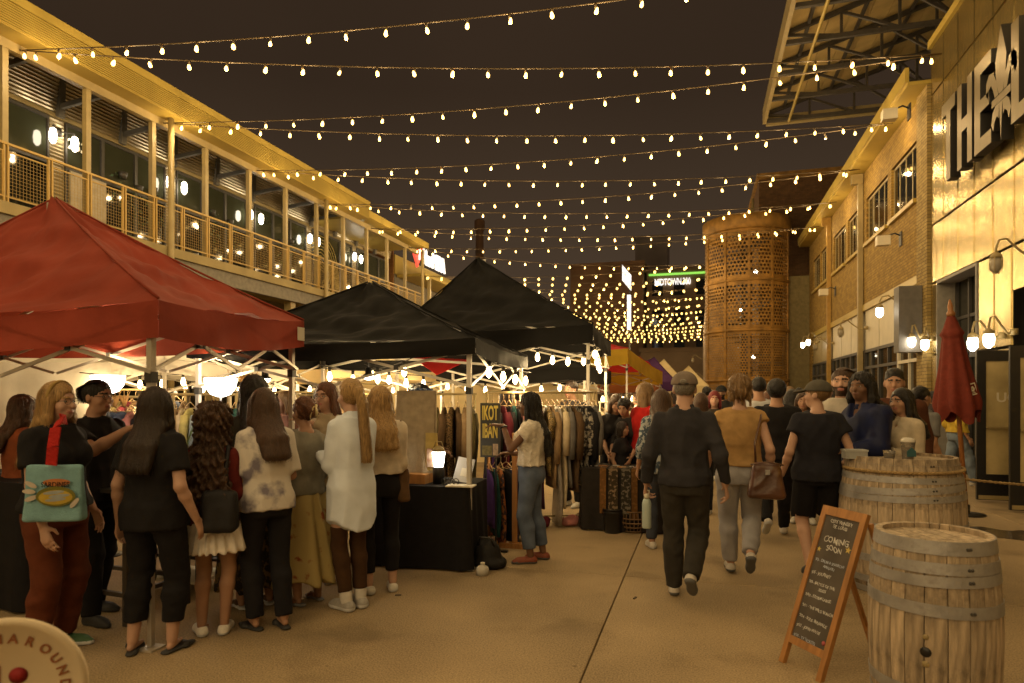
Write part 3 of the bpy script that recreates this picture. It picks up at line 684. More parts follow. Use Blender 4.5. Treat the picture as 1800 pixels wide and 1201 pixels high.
# ------------------------------------------------------------------ ground: a base sheet and cast slabs with open joints
gb = MB(); gb.bx(-60, 60, -20, 160, -.5, -.03)
ground = gb.build('ground', mat('joint_soil', (.05, .042, .034), rough=.95)); tag(ground, kind='structure')
slab_cache = {}
xs = [-19.15, -14.65, -10.15, -5.65, -0.65, 3.85, 8.35]; ys = [-3.1, 1.4, 5.9, 10.4, 14.9, 19.4, 23.9, 28.4, 35.2, 44.2, 58, 80]
for i in range(len(xs)-1):
    for j in range(len(ys)-1):
        sx, sy = xs[i+1]-xs[i]-.009, ys[j+1]-ys[j]-.007
        key = (round(sx, 3), round(sy, 3))
        if key not in slab_cache:
            b = MB(); e = .005
            b.add([(-sx/2, -sy/2, -.1), (sx/2, -sy/2, -.1), (sx/2, sy/2, -.1), (-sx/2, sy/2, -.1), (-sx/2, -sy/2, -e), (sx/2, -sy/2, -e), (sx/2, sy/2, -e), (-sx/2, sy/2, -e),
                   (-sx/2+e, -sy/2+e, 0), (sx/2-e, -sy/2+e, 0), (sx/2-e, sy/2-e, 0), (-sx/2+e, sy/2-e, 0)],
                  [(0, 1, 5, 4), (1, 2, 6, 5), (2, 3, 7, 6), (3, 0, 4, 7), (4, 5, 9, 8), (5, 6, 10, 9), (6, 7, 11, 10), (7, 4, 8, 11), (8, 9, 10, 11)])
            slab_cache[key] = b.mesh('concrete_slab', M_conc)
        inst('concrete_slab', slab_cache[key], ground, ((xs[i]+xs[i+1])/2, (ys[j]+ys[j+1])/2, 0))

pc = G(1752, 938); q = MB(); rr = random.Random(4); ring = [(pc.x+(.62+.16*math.sin(3*a+1)+.10*math.sin(7*a))*math.cos(a), pc.y+(.34+.08*math.sin(4*a)+.05*math.sin(9*a))*math.sin(a), .0045) for a in np.linspace(0, 2*PI, 40)[:-1]]
q.add(ring, [tuple(range(39))]); o = q.build('puddle', mat('wet_concrete', (.10, .075, .045), rough=.08, var=.2, spec=.6, bump=.12, bscale=30)); tag(o, 'shallow glinting puddle on the concrete right of the near barrel', 'puddle')
# ------------------------------------------------------------------ left: two-storey gallery building
PX = -12.3; WX = -14.4; DZ = 5.14; PY0 = 8.95; BAY = 1.70
LB = thing('gallery_building', 'long two-storey building with a columned upper gallery and ribbed roof edge', 'building', (0, 0, 0))
b = MB(); b.bx(-22, WX-.06, -34, 26.2, 0, 9.5); b.build('wall', mat('stucco', (.20, .17, .12), rough=.8, var=.2, scale=1.2), LB)
b = MB(); b.bx(PX-.08, -11.80, -16, 21.8, 8.17, 8.22); b.build('soffit', M_cream, LB)
b = MB(); b.add([(PX-.08, -16, 8.20), (PX-.08, 21.8, 8.20), (WX-.05, 21.8, 9.45), (WX-.05, -16, 9.45), (PX-.08, -16, 8.24), (PX-.08, 21.8, 8.24), (WX-.05, 21.8, 9.49), (WX-.05, -16, 9.49)], [(0, 1, 2, 3), (4, 7, 6, 5), (0, 4, 5, 1), (2, 6, 7, 3), (1, 5, 6, 2), (3, 7, 4, 0)]); b.build('ceiling_deck', mat('ceiling_dark', (.10, .085, .06), rough=.7), LB)
b = MB(); b.bx(-12.2, -11.82, -16, 21.8, 8.225, 8.78); b.build('roof_slab', M_cream, LB)
for z0, z1, nm in ((8.63, 8.80, 'fascia_cap'),):
    b = MB(); b.bx(-11.82, -11.76, -16, 21.86, z0, z1); b.build(nm, M_cream, LB)
rib = MB(); rib.bx(-.012, .035, -16, 21.83, -.012, .012); ribm = rib.mesh('fascia_rib', M_cream)
for i in range(10): inst('fascia_rib', ribm, LB, (-11.81, 0, 8.20+i*.044))
b = MB(); b.bx(WX, PX+.45, 21.86, 27.4, 8.28, 8.46); b.bx(PX+.45, PX+.50, 21.86, 27.4, 8.24, 8.50); b.build('thin_roof', M_cream, LB)
b = MB(); b.bx(PX-.07, PX+.07, -16, 27.3, 8.00, 8.175); b.build('eave_beam', M_steel, LB)
b = MB(); b.bx(WX-.04, PX+.22, -16, 27.3, DZ-.22, DZ); b.build('balcony_deck', M_deck, LB)
b = MB(); b.bx(PX+.02, PX+.16, -16, 27.3, DZ-.60, DZ-.225); b.build('deck_beam', mat('deck_beam_grey', (.20, .18, .145), rough=.7, var=.2), LB)
pm = MB().bx(-.055, .055, -.055, .055, DZ, 8.0); pm.bx(-.09, .09, -.09, .09, DZ, DZ+.02); pmesh = pm.mesh('post', M_steel)
pm2 = MB(); pm2.tube([(0, 0, 0.0), (0, 0, 8.15)], .07, 10); pm2.lathe([(.14, 0), (.14, .03)], 10); pmesh2 = pm2.mesh('round_post', M_steel)
for k in range(-4, 11): inst('post', pmesh, LB, (PX, PY0+BAY*k, 0))
for yy in (5.5, 12.62, 19.3, 27.2): inst('round_post', pmesh2, LB, (PX+.28, yy, 0))
lp = MB(); lp.bx(-.12, .12, -.12, .12, 0, DZ-.6); lpm = lp.mesh('lower_column', M_steel)
for k in range(-3, 11, 2): inst('lower_column', lpm, LB, (PX-.05, PY0+BAY*k+.3, 0))
# upper wall: corrugated band in canted panels, windows under it, pilasters
NB = [(8.27+3.4*i) for i in range(-6, 6)]     # pilaster lines
def corr(w, h, pitch=.085, amp=.018, up=True):
    m = MB(); n = int(h/pitch*2); vs = []
    for i in range(n+1):
        z = -h/2+h*i/n; d = amp if i % 2 else -amp
        vs += [(d, -w/2, z), (d, w/2, z)]
    m.add(vs, [(2*i, 2*i+1, 2*i+3, 2*i+2) for i in range(n)]); return m
M_corr = mat('corrugated_steel', (.44, .37, .24), rough=.32, metal=.55, var=.15, scale=2)
cmesh = corr(1.58, 1.15).mesh('corrugated_panel', M_corr)
colm = corr(.34, 2.9, .085, .016).mesh('pilaster', M_corr)
brk = MB(); brk.beam((0, 0, -.10), (1.35, 0, .02), .08, .11); brk.beam((.02, 0, -.34), (.06, 0, .80), .13, .16); brk.beam((1.35, 0, .02), (2.0, 0, -.30), .035); brk.beam((.05, 0, .85), (1.95, 0, -.22), .07, .10); brk.beam((1.35, 0, .02), (.9, 0, .35), .035)
brkm = brk.mesh('roof_bracket', mat('bracket_grey', (.16, .15, .13), rough=.6, var=.15))
b = MB(); b.bx(WX-.01, WX+.07, -16, 26, 8.06, 8.16); b.build('window_header', M_steel, LB)
wf_m = {}
def win_unit(w):
    """one glazed unit of the gallery wall: frame with two uprights and a transom, panes between"""
    h = 2.90; m = MB()
    for y in (0, w): m.bx(-.05, .06, y-.045 if y else 0, y if y else .045, 0, h)
    m.bx(-.05, .06, .045, w-.045, h-.07, h); m.bx(-.05, .06, .045, w-.045, 0, .09); m.bx(-.05, .05, .045, w-.045, 1.80, 1.88)
    return m.mesh('window', M_steeldk)
wum = win_unit(1.0); pmA = MB().bx(-.012, .012, .045, .955, 1.88, 2.83).mesh('pane', M_glassgr); pmB = MB().bx(-.012, .012, .045, .955, .09, 1.80).mesh('pane', M_glassdk)
for yb in NB:
    inst('pilaster', colm, LB, (WX+.03, yb, DZ+1.47))
    b = MB(); b.bx(WX-.05, WX+.012, yb-.22, yb+.22, DZ, 8.05); b.build('pilaster_back', M_steel, LB)
    for q in range(2):
        yc = yb+BAY*(.5+q)
        o = inst('corrugated_panel', cmesh, LB, (WX+.16, yc, 8.74), (0, .16, 0)); inst('roof_bracket', brkm, LB, (WX+.08, yb+BAY*q+.02, 8.42))
    for q in range(3):
        w = inst('window', wum, LB, (WX, yb+.20+q*1.0, DZ+.0)); inst('pane', pmA, w); inst('pane', pmB, w)
        if q == 0 and abs(yb-11.67) < .1: pass
# dark underside of the gallery roof: joists
jm = MB().beam((WX+.05, 0, 9.30), (PX-.1, 0, 8.11), .06, .14).mesh('joist', M_steeldk)
for k in range(-9, 22): inst('joist', jm, LB, (0, PY0+BAY*k*.5+.4, 0))
# door 253 on the gallery
dr = MB(); dr.bx(WX-.03, WX+.075, 11.98, 12.95, DZ, DZ+1.80); dr.build('door', mat('cream_door', (.40, .34, .24), rough=.6), LB)
def textmesh(s, size, ext, m, align='CENTER', bold=0.0, spacing=1.0):
    cu = bpy.data.curves.new('txt', 'FONT'); cu.body = s; cu.size = size; cu.extrude = ext; cu.align_x = align; cu.align_y = 'CENTER'; cu.offset = bold; cu.resolution_u = 3; cu.space_character = spacing
    ob = bpy.data.objects.new('txt', cu); me = bpy.data.meshes.new_from_object(ob); me.name = 'lettering'; bpy.data.objects.remove(ob); bpy.data.curves.remove(cu)
    me.materials.clear(); me.materials.append(m); return me
inst('door_number', textmesh('253', .34, .01, M_white, bold=.006), LB, (WX+.075, 12.15, DZ+2.42), (PI/2, 0, PI/2))
# railing: rail, uprights in pairs, mesh infill
b = MB(); b.bx(PX+.10, PX+.15, -16, 27.3, DZ+1.06, DZ+1.10); b.build('handrail', mat('rail_yellow', (.46, .30, .075), rough=.45, var=.1), LB)
b = MB(); b.bx(PX+.11, PX+.14, -16, 27.3, DZ+.10, DZ+.125); b.build('bottom_rail', MATS['rail_yellow'], LB)
rp_ = MB(); rp_.bx(-.02, .02, -.05, -.022, -.30, 1.06); rp_.bx(-.02, .02, .022, .05, -.30, 1.06); rpm = rp_.mesh('railing_post', MATS['rail_yellow'])
mp_ = MB()
for i in range(12): y = -.36+.72*i/11; mp_.bx(-.0018, .0018, y-.0018, y+.0018, .14, .93)
for i in range(13): z = .14+.79*i/12; mp_.bx(-.002, .002, -.36, .36, z-.0018, z+.0018)
mp_.bx(-.012, .012, -.36, .36, .925, .95); mp_.bx(-.012, .012, -.375, -.36, .13, .95); mp_.bx(-.012, .012, .36, .375, .13, .95)
mpm = mp_.mesh('mesh_panel', MATS['rail_yellow'])
for k in range(-10, 22):
    y = PY0+.85*k-.05; inst('railing_post', rpm, LB, (PX+.125, y, DZ)); inst('mesh_panel', mpm, LB, (PX+.125, y+.425, DZ))
# ground storey behind the stalls
for k in range(-3, 11):
    w = MB(); w.bx(WX-.04, WX+.04, PY0+BAY*k+.12, PY0+BAY*k+1.58, .4, 3.4); w.build('shop_window', M_glassdk, LB)
def wall_lantern(loc, label, lit=True, r=.082, group='twin globe lanterns along the gallery', strength=None):
    t = thing('wall_lantern', label, 'lamp', loc, 0, group)
    m = MB(); m.tube([(-.25, 0, .12), (-.08, -.26, .16), (-.08, -.27, .10)], .018, 6); m.tube([(-.25, 0, .12), (-.08, .26, .16), (-.08, .27, .10)], .018, 6); m.lathe([(.07, .02), (.07, .2)], 8, (-.25, 0, 0)); m.build('bracket', M_steeldk, t)
    for s in (-1, 1):
        g = MB(); g.lathe([(.02, .09), (r*.75, .06), (r, -.06), (r*.85, -.20), (r*.35, -.26), (.005, -.27)], 10, (-.08, .27*s, 0)); g.build('globe', M_lamp, t)
    return t
ordn = ['first', 'second', 'third', 'fourth', 'fifth', 'sixth', 'seventh', 'eighth', 'ninth', 'tenth', 'eleventh', 'twelfth', 'thirteenth', 'fourteenth', 'fifteenth', 'sixteenth', 'seventeenth', 'eighteenth', 'nineteenth', 'twentieth',
        'twenty-first', 'twenty-second', 'twenty-third', 'twenty-fourth', 'twenty-fifth', 'twenty-sixth', 'twenty-seventh', 'twenty-eighth', 'twenty-ninth', 'thirtieth', 'thirty-first', 'thirty-second', 'thirty-third', 'thirty-fourth', 'thirty-fifth', 'thirty-sixth', 'thirty-seventh', 'thirty-eighth', 'thirty-ninth', 'fortieth']
for i, yb in enumerate([11.67, 15.07, 18.47, 21.87, 25.2]):
    wall_lantern((WX+.33, yb, 7.62), ['bright twin lantern beside door number 253 on the gallery', 'second bright twin lantern along the gallery after door 253', 'third bright twin lantern along the gallery, above hanging plants', 'fourth twin lantern along the gallery, by the swirl-painted window', 'last and smallest twin lantern at the far end of the gallery'][i])
# trailing plants in the gallery windows
def hanging_plant(loc, label, n, seed, L=.9):
    r = random.Random(seed); t = thing('hanging_plant', label, 'plant', loc, 0, 'trailing plants in the gallery windows'); m = MB()
    for i in range(n):
        x, y, z = r.uniform(-.07, .1), r.uniform(-.3, .3), -r.uniform(0, L); s = r.uniform(.05, .10); a = Vector((r.uniform(-1, 1), r.uniform(-1, 1), r.uniform(-1, .2))).normalized()*s; c = a.cross(Vector((1, .3, .2))).normalized()*s*.35; p = Vector((x, y, z))
        m.add([p, p+a*.5+c, p+a, p+a*.5-c], [(0, 1, 2, 3)])
    m.build('foliage', M_leaf, t); m = MB(); m.lathe([(.08, -.10), (.11, .06)], 8); m.build('pot', M_steeldk, t)
for i, (yy, zz) in enumerate([(13.4, 7.3), (13.9, 7.1), (14.4, 7.2), (16.6, 7.2), (17.4, 7.1), (20.6, 7.2), (20.1, 7.1)]):
    hanging_plant((WX+.12, yy, zz), ['green trailing plant', 'low green trailing plant'][i % 2]+' in the gallery window, %s past door 253' % ordn[i], 60, i)

sw = MB()
for q in range(11):
    r0 = .35+.13*q; sw.tube([(0, r0*math.cos(a)*.9+.12*math.sin(3*a+q*.4), r0*math.sin(a)) for a in np.linspace(-1.1, 2.2, 14)], .014, 4)
sw.build('window_swirls', M_cream, LB, (WX+.05, 22.6, DZ+1.1))
# next building along, with the lit sign
MBd = thing('corner_building', 'low building past the gallery with orange flank wall and lit roof sign', 'building')
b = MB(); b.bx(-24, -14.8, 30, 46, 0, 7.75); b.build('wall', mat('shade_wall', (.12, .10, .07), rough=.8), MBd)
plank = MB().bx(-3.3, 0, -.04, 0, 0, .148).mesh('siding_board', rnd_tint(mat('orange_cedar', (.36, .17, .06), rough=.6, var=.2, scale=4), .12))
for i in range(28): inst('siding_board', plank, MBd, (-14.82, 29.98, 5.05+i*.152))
b = MB(); b.bx(-24, -14.75, 29.99, 46, 7.76, 8.72); b.build('parapet_band', M_cream, MBd)
b = MB(); b.bx(-14.74, -13.2, 30.2, 46, 7.6, 7.74); b.bx(-14.74, -13.2, 30.2, 46, 4.9, 5.14); b.build('porch_slab', M_cream, MBd)
for y in (31, 34.5, 38, 41.5, 45): 
    b = MB(); b.bx(-13.4, -13.25, y-.07, y+.07, 5.14, 7.6); b.build('porch_post', M_steel, MBd)
M_signw = emat('sign_white', (1, .95, .88), 1.4); M_signr = emat('sign_red', (1, .10, .06), 1.1)
inst('sign_lettering', textmesh('iHeartMEDIA', 1.0, .05, M_signw, 'LEFT', .0, .74), MBd, (-14.6, 33.0, 9.22), (PI/2, 0, PI/2), (.78, 1.25, 1))
hp_ = [(0.62*math.sin(a)**3, .05*(13*math.cos(a)-5*math.cos(2*a)-2*math.cos(3*a)-math.cos(4*a))) for a in np.linspace(0, 2*PI, 28)[:-1]]
hh = MB().prism(hp_, .12, Matrix.Rotation(PI/2, 3, 'Z')); hh.build('heart_sign', M_signr, MBd, (-14.55, 32.35, 9.35))
b = MB(); b.bx(-14.5, -14.44, 32.30, 32.40, 8.9, 9.6); b.build('heart_slot', M_signw, MBd)
# far terrace and the end of the street
b = MB(); b.bx(-26, -11.4, 47.5, 82, 0, 7.2); b.bx(-26, -11.2, 47.5, 82, 7.2, 7.5); o = b.build('far_terrace', mat('terrace_tan', (.16, .12, .08), rough=.8, var=.2)); tag(o, 'dim tan terrace lining the far left of the street', 'building')
for i, (y, z) in enumerate([(50, 5.6), (54, 5.6), (58, 5.7), (62, 5.7), (66, 5.7), (70, 5.7)]):
    t = thing('wall_lamp', '%s in the far row of small wall lamps at the street end' % ordn[i], 'lamp', (-11.2, y, z), 0, 'far wall lamps'); MB().ball((0, 0, 0), .20, 8, 6).build('globe', M_lamp, t); MB().bx(-.25, 0, -.03, .03, .16, .22).build('arm', M_steeldk, t)
    b = MB(); b.bx(-11.39, -11.36, y-.5, y+.5, 2.8, 6.2); o = b.build('lit_bay_panel', M_cream); o.name = 'bay_panel'; tag(o, '%s pale bay panel on the far terrace wall' % ordn[i], 'panel', 'bay panels of the far terrace')
def block(name, label, x0, x1, y0, y1, h, m, wins=0, wm=None):
    t = thing(name, label, 'building', ((x0+x1)/2, y0, 0)); w = x1-x0
    b = MB(); b.bx(-w/2, w/2, 0, y1-y0, 0, h); b.build('wall', m, t); b = MB(); b.bx(-w/2-.2, w/2+.2, -.2, y1-y0, h+.004, h+.5); b.build('parapet', m, t)
    if wins:
        f = MB().bx(-.7, .7, -.1, .0, -1.0, 1.0).mesh('window', M_glassdk)
        for z in np.arange(4, h-2, 4.0):
            for i in range(wins): inst('window', f, t, (-w/2+w*(i+.5)/wins, -.02, z))
    return t
M_far1 = mat('far_brick', (.34, .20, .11), rough=.9, var=.3, scale=.4); M_far2 = mat('far_grey', (.48, .42, .36), rough=.9, var=.15, scale=.3); M_far3 = mat('far_dark', (.26, .18, .11), rough=.9, var=.2, scale=.3)
block('warehouse', 'dark brick warehouse closing the far end of the street', -17, -7.2, 88, 96, 19, M_far1, 0)
block('tower_block', 'tall grey slab block rising behind the far warehouse', -10.5, -5.2, 112, 120, 28, M_far2)
t = block('office_block', 'dark office block under a green light line at street end', -6.9, 4.5, 90, 100, 18.2, M_far3, 4)
MB().bx(-5.4, 2.2, -.3, -.12, 17.70, 17.95).build('light_line', emat('green_line', (.30, .75, .10), 1.1), t)
inst('sign_lettering', textmesh('MIDTOWN.300', 1.25, .05, M_signw, 'CENTER', .03, .95), t, (-2.3, -.22, 16.75), (PI/2, 0, 0), (.58, .95, 1))
block('low_sheds', 'low dark sheds behind the far market tents', -7.1, 7, 83, 87.6, 7.0, M_far3)
t = thing('blade_sign', 'white illuminated blade sign on a mast at the street end', 'sign', (-7.25, 68, 0)); 
b = MB(); b.prism([(-.45, 15.1), (.45, 14.0), (.45, 12.4), (-.45, 13.5)], .25); b.build('sign_panel', M_signw, t); b = MB(); b.bx(.05, .42, 0, .3, 8.4, 12.0); b.build('light_strip', M_signw, t); b = MB(); b.bx(.2, .36, .3, .45, 0, 13); b.build('mast', M_steeldk, t)
t = thing('chimney', 'tall dark brick chimney against the night sky', 'chimney', (-34.2, 100, 0)); MB().lathe([(1.0, 0), (.62, 28), (.85, 28.5), (.85, 29.8), (.6, 30.0)], 14).build('shaft', M_far1, t); MB().lathe([(.70, 24.4), (.70, 24.9)], 14).build('band', M_far3, t)

# ------------------------------------------------------------------ right: metal-clad block with big letters
RX = 4.9
MC = thing('clad_building', 'gold metal-clad building front with big standing letters', 'building')
def metal_clad():
    m = bpy.data.materials.new('bronze_cladding'); m.use_nodes = True; nt = m.node_tree; N, L = nt.nodes, nt.links; b = N['Principled BSDF']
    b.inputs['Base Color'].default_value = (.38, .28, .10, 1); b.inputs['Metallic'].default_value = .82; b.inputs['Roughness'].default_value = .24
    tc = N.new('ShaderNodeTexCoord'); mp = N.new('ShaderNodeMapping'); mp.inputs['Scale'].default_value = (1, 2.0, .55); nz = N.new('ShaderNodeTexNoise'); nz.inputs['Scale'].default_value = 1.4; nz.inputs['Detail'].default_value = 2
    oi = N.new('ShaderNodeObjectInfo'); ad = N.new('ShaderNodeVectorMath'); ml = N.new('ShaderNodeMath'); ml.operation = 'MULTIPLY'; ml.inputs[1].default_value = 40
    L.new(oi.outputs['Random'], ml.inputs[0]); L.new(tc.outputs['Object'], mp.inputs[0]); L.new(mp.outputs[0], ad.inputs[0]); L.new(ml.outputs[0], ad.inputs[1]); L.new(ad.outputs[0], nz.inputs['Vector'])
    bp = N.new('ShaderNodeBump'); bp.inputs['Strength'].default_value = .35; bp.inputs['Distance'].default_value = .03; L.new(nz.outputs['Fac'], bp.inputs['Height']); L.new(bp.outputs[0], b.inputs['Normal'])
    rr = N.new('ShaderNodeMapRange'); rr.inputs[3].default_value = .20; rr.inputs[4].default_value = .27; L.new(nz.outputs['Fac'], rr.inputs[0]); L.new(rr.outputs[0], b.inputs['Roughness']); return m
M_clad = metal_clad()
b = MB(); b.bx(RX+.3, 16, 15.96, 16.4, 0, 4.1); b.bx(RX+.3, 16, -16, 16.4, 4.1, 9.2); b.bx(RX+.9, 16, 13.85, 15.96, 0, 4.1); b.bx(RX+.3, 16, -16, 10.6, 0, 4.1); b.bx(RX+.3, 16, 12.48, 13.85, 0, 4.1); b.bx(RX+1.2, 16, 10.6, 12.48, 0, 4.1); b.build('wall', M_steeldk, MC)
def panel(y0, y1, z0, z1):
    w, h = y1-y0-.050, z1-z0-.036; e = .010
    m = MB(); m.add([(0, -w/2, -h/2), (0, w/2, -h/2), (0, w/2, h/2), (0, -w/2, h/2), (-.03, -w/2+e, -h/2+e), (-.03, w/2-e, -h/2+e), (-.03, w/2-e, h/2-e), (-.03, -w/2+e, h/2-e)],
                    [(4, 7, 6, 5), (0, 4, 5, 1), (1, 5, 6, 2), (2, 6, 7, 3), (3, 7, 4, 0)]); m.build('metal_panel', M_clad, MC, (RX+.02, (y0+y1)/2, (z0+z1)/2))
for i in range(40):
    y0, y1 = 16.4-.8*(i+1), 16.4-.8*i
    for z0, z1 in ((8.19, 9.25), (5.33, 8.19), (4.06, 5.33)): panel(y0, y1, z0, z1)
for y0, y1, z0, z1 in ((15.97, 16.4, 2.5, 4.06), (15.97, 16.4, 0, 2.5), (13.15, 13.84, 2.42, 4.06), (12.49, 13.15, 2.42, 4.06), (13.15, 13.84, 0, 2.42), (12.49, 13.15, 0, 2.42), (11.55, 12.48, 3.3, 4.06), (10.6, 11.55, 3.3, 4.06)): panel(y0, y1, z0, z1)
for i in range(30): panel(10.6-.85*(i+1), 10.6-.85*i, 0, 4.06)
b = MB(); b.bx(RX-.06, RX+.35, -16, 16.42, 9.26, 9.42); b.build('coping', M_cream, MC)
b = MB(); b.bx(RX-.03, RX+.9, 15.91, 15.965, 0, 4.06); b.bx(RX-.03, RX+.9, 13.845, 13.90, 0, 4.06); b.bx(RX-.03, RX+.9, 13.90, 15.91, 4.0, 4.06); b.build('window_reveal', mat('reveal_grey', (.24, .22, .19), rough=.6), MC)
wfr = MB(); 
for y in (13.91, 14.5, 15.15, 15.83): wfr.bx(RX+.3, RX+.4, y, y+.07, 0, 4.0)
wfr.bx(RX+.3, RX+.4, 13.91, 15.9, 2.38, 2.5); wfr.bx(RX+.31, RX+.39, 13.91, 15.9, 3.2, 3.26); w = wfr.build('window', M_steeldk, MC)
MB().bx(RX+.345, RX+.355, 13.92, 15.89, 0, 4.0).build('pane', M_glassdk, w)
# letters
M_lface = mat('letter_face', (.13, .095, .038), rough=.42, metal=.6, var=.08); M_lside = mat('letter_return', (.010, .009, .008), rough=.5, var=0)
def letter(name, rects, ycen, w):
    m = MB()
    for (u0, u1, v0, v1) in rects:      # u along the street from far to near, v up
        y1, y0 = ycen+w/2-u0*w, ycen+w/2-u1*w; z0, z1 = 5.78+1.54*v0, 5.78+1.54*v1
        m.cur = 0; m.add([(RX-.30, y0, z0), (RX-.30, y1, z0), (RX-.30, y1, z1), (RX-.30, y0, z1)], [(0, 3, 2, 1)])
        m.cur = 1; m.add([(RX-.30, y0, z0), (RX-.30, y1, z0), (RX-.30, y1, z1), (RX-.30, y0, z1), (RX-.12, y0, z0), (RX-.12, y1, z0), (RX-.12, y1, z1), (RX-.12, y0, z1)], [(4, 5, 6, 7), (0, 1, 5, 4), (1, 2, 6, 5), (2, 3, 7, 6), (3, 0, 4, 7)])
    return m.build(name, [M_lface, M_lside], MC)
letter('letter_t', [(0, 1, .84, 1), (.34, .66, 0, .839)], 14.42, .70)
letter('letter_h', [(0, .31, 0, 1), (.69, 1, 0, 1), (.311, .689, .42, .57)], 13.62, .68)
letter('letter_e', [(0, .36, 0, 1), (.361, 1, .85, 1), (.361, .88, .43, .57), (.361, 1, 0, .15)], 12.83, .68)
letter('letter_l', [(0, .36, 0, 1), (.361, 1, 0, .15)], 11.42, .70)
letter('letter_o', [(0, .3, 0, 1), (.7, 1, 0, 1), (.301, .699, 0, .15), (.301, .699, .85, 1)], 10.55, .74)
letter('letter_u', [(0, .3, 0, 1), (.7, 1, 0, 1), (.301, .699, 0, .15)], 9.7, .72)
fl = MB()
def petal(pts, t0=-.30, t1=-.12):
    m = Matrix(((0, 1, 0), (-1, 0, 0), (0, 0, 1)))      # poly X -> -Y (far to near), thickness along X
    fl.prism(pts, t1-t0, Matrix.Rotation(-PI/2, 3, 'Z'))
petal([(0.0, 1.06), (.10, .80), (.20, .52), (.17, .22), (.07, -.02), (-.07, -.02), (-.17, .22), (-.20, .52), (-.10, .80)])
for s in (1, -1):
    side = [(s*.09, -.02), (s*.16, .22), (s*.28, .42), (s*.44, .46), (s*.55, .34), (s*.56, .16), (s*.48, .06), (s*.44, .20), (s*.36, .24), (s*.28, .12), (s*.22, -.02)]
    petal(side if s > 0 else side[::-1])
    low = [(s*.06, -.16), (s*.20, -.16), (s*.30, -.24), (s*.36, -.40), (s*.28, -.54), (s*.22, -.40), (s*.14, -.34), (s*.08, -.40)]
    petal(low[::-1] if s > 0 else low)
petal([(-.34, -.15), (-.34, -.03), (.34, -.03), (.34, -.15)][::-1]); petal([(-.06, -.16), (0, -.78), (.06, -.16)])
fo = fl.build('fleur_de_lis', [M_lface, M_lside], MC, (RX-.30, 12.13, 6.46))
for p in fo.data.polygons:
    if abs(p.normal.x) < .5: p.material_index = 1
# entrance: two open glazed leaves at right angles to the wall
def leaf(y, x0, x1, word, lines):
    d = thing('glazed_door', 'open black-framed glass door leaf lettered %s in reverse' % word, 'door', (0, y, 0), 0, 'open entrance door leaves')
    m = MB(); w = x1-x0
    m.bx(x0, x0+.12, -.025, .025, .03, 2.3); m.bx(x1-.12, x1, -.025, .025, .03, 2.3); m.bx(x0+.12, x1-.12, -.025, .025, 2.14, 2.3); m.bx(x0+.12, x1-.12, -.025, .025, .03, .42); m.build('frame', M_black, d)
    MB().bx(x0+.12, x1-.12, -.006, .006, .42, 2.14).build('pane', mat('glass_painted_reflection', (.50, .40, .20), rough=.12, var=.3, scale=2, spec=.8), d)  # yellow light reflected from the lit surroundings is painted into the pane colour
    MB().bx(x0+.12, x1-.12, -.07, -.03, 1.12, 1.15).build('push_bar', M_steel, d); MB().bx(x0+.02, x1-.02, -.032, -.027, .04, .10).build('kick_plate', M_steel, d)
    inst('lettering', textmesh(word, .20, .002, M_white, 'CENTER', .004), d, ((x0+x1)/2+.05, -.0085, 1.58), (PI/2, 0, 0), (-1, 1, 1))
    if lines:
        for i in range(7): MB().bx(x0+.42, x0+.42+.10, -.0085, -.0075, 1.36-i*.035, 1.375-i*.035).build('opening_hours', M_white, d); MB().bx(x0+.56, x0+.70, -.0085, -.0075, 1.36-i*.035, 1.375-i*.035).build('opening_hours', M_white, d)
    return d
leaf(11.55, 4.06, 4.88, 'LOU', True); leaf(10.62, 4.13, 4.88, 'CITY', False)
def gooseneck(loc, label, lit, reach=.55, side=-1, group='gooseneck jar lamps on the brick front'):
    t = thing('gooseneck_lamp', label, 'lamp', loc, 0, group); x = side*reach
    m = MB(); m.tube([(0, 0, 0), (x*.25, 0, -.03), (x*.5, 0, .10), (x*.75, 0, .26), (x*.93, 0, .24), (x, 0, .12), (x, 0, .02)], .018, 6); m.lathe([(.06, -.05), (.06, .05)], 8, (0, 0, 0)); m.build('arm', M_steel, t)
    m = MB(); m.lathe([(.03, .06), (.075, .02), (.085, -.03)], 10, (x, 0, 0)); m.build('cap', M_steel, t)
    m = MB(); m.lathe([(.07, -.03), (.085, -.10), (.075, -.20), (.03, -.25), (.004, -.26)], 10, (x, 0, 0)); m.build('jar', M_lamp if lit else mat('jar_glass', (.35, .31, .24), rough=.15, var=0), t)
    if not lit:
        m = MB(); 
        for k in range(6): a = PI*k/3; m.tube([(x+.09*math.cos(a), .09*math.sin(a), -.02), (x+.09*math.cos(a), .09*math.sin(a), -.2), (x+.03*math.cos(a), .03*math.sin(a), -.27)], .005, 4)
        m.build('cage', M_steel, t)
    return t
gooseneck((RX-.05, 12.75, 2.62), 'bright jar lamp over the open glass doors', True, .42); gooseneck((RX-.05, 12.30, 2.64), 'second bright jar lamp nearer the entrance doors', True, .35)
gooseneck((RX-.05, 11.5, 3.72), 'unlit caged gooseneck lamp beside the entrance', False, .55)
gooseneck((RX-.05, 16.15, 2.85), 'lit jar lamp at the far edge of the gold cladding', True, .14)

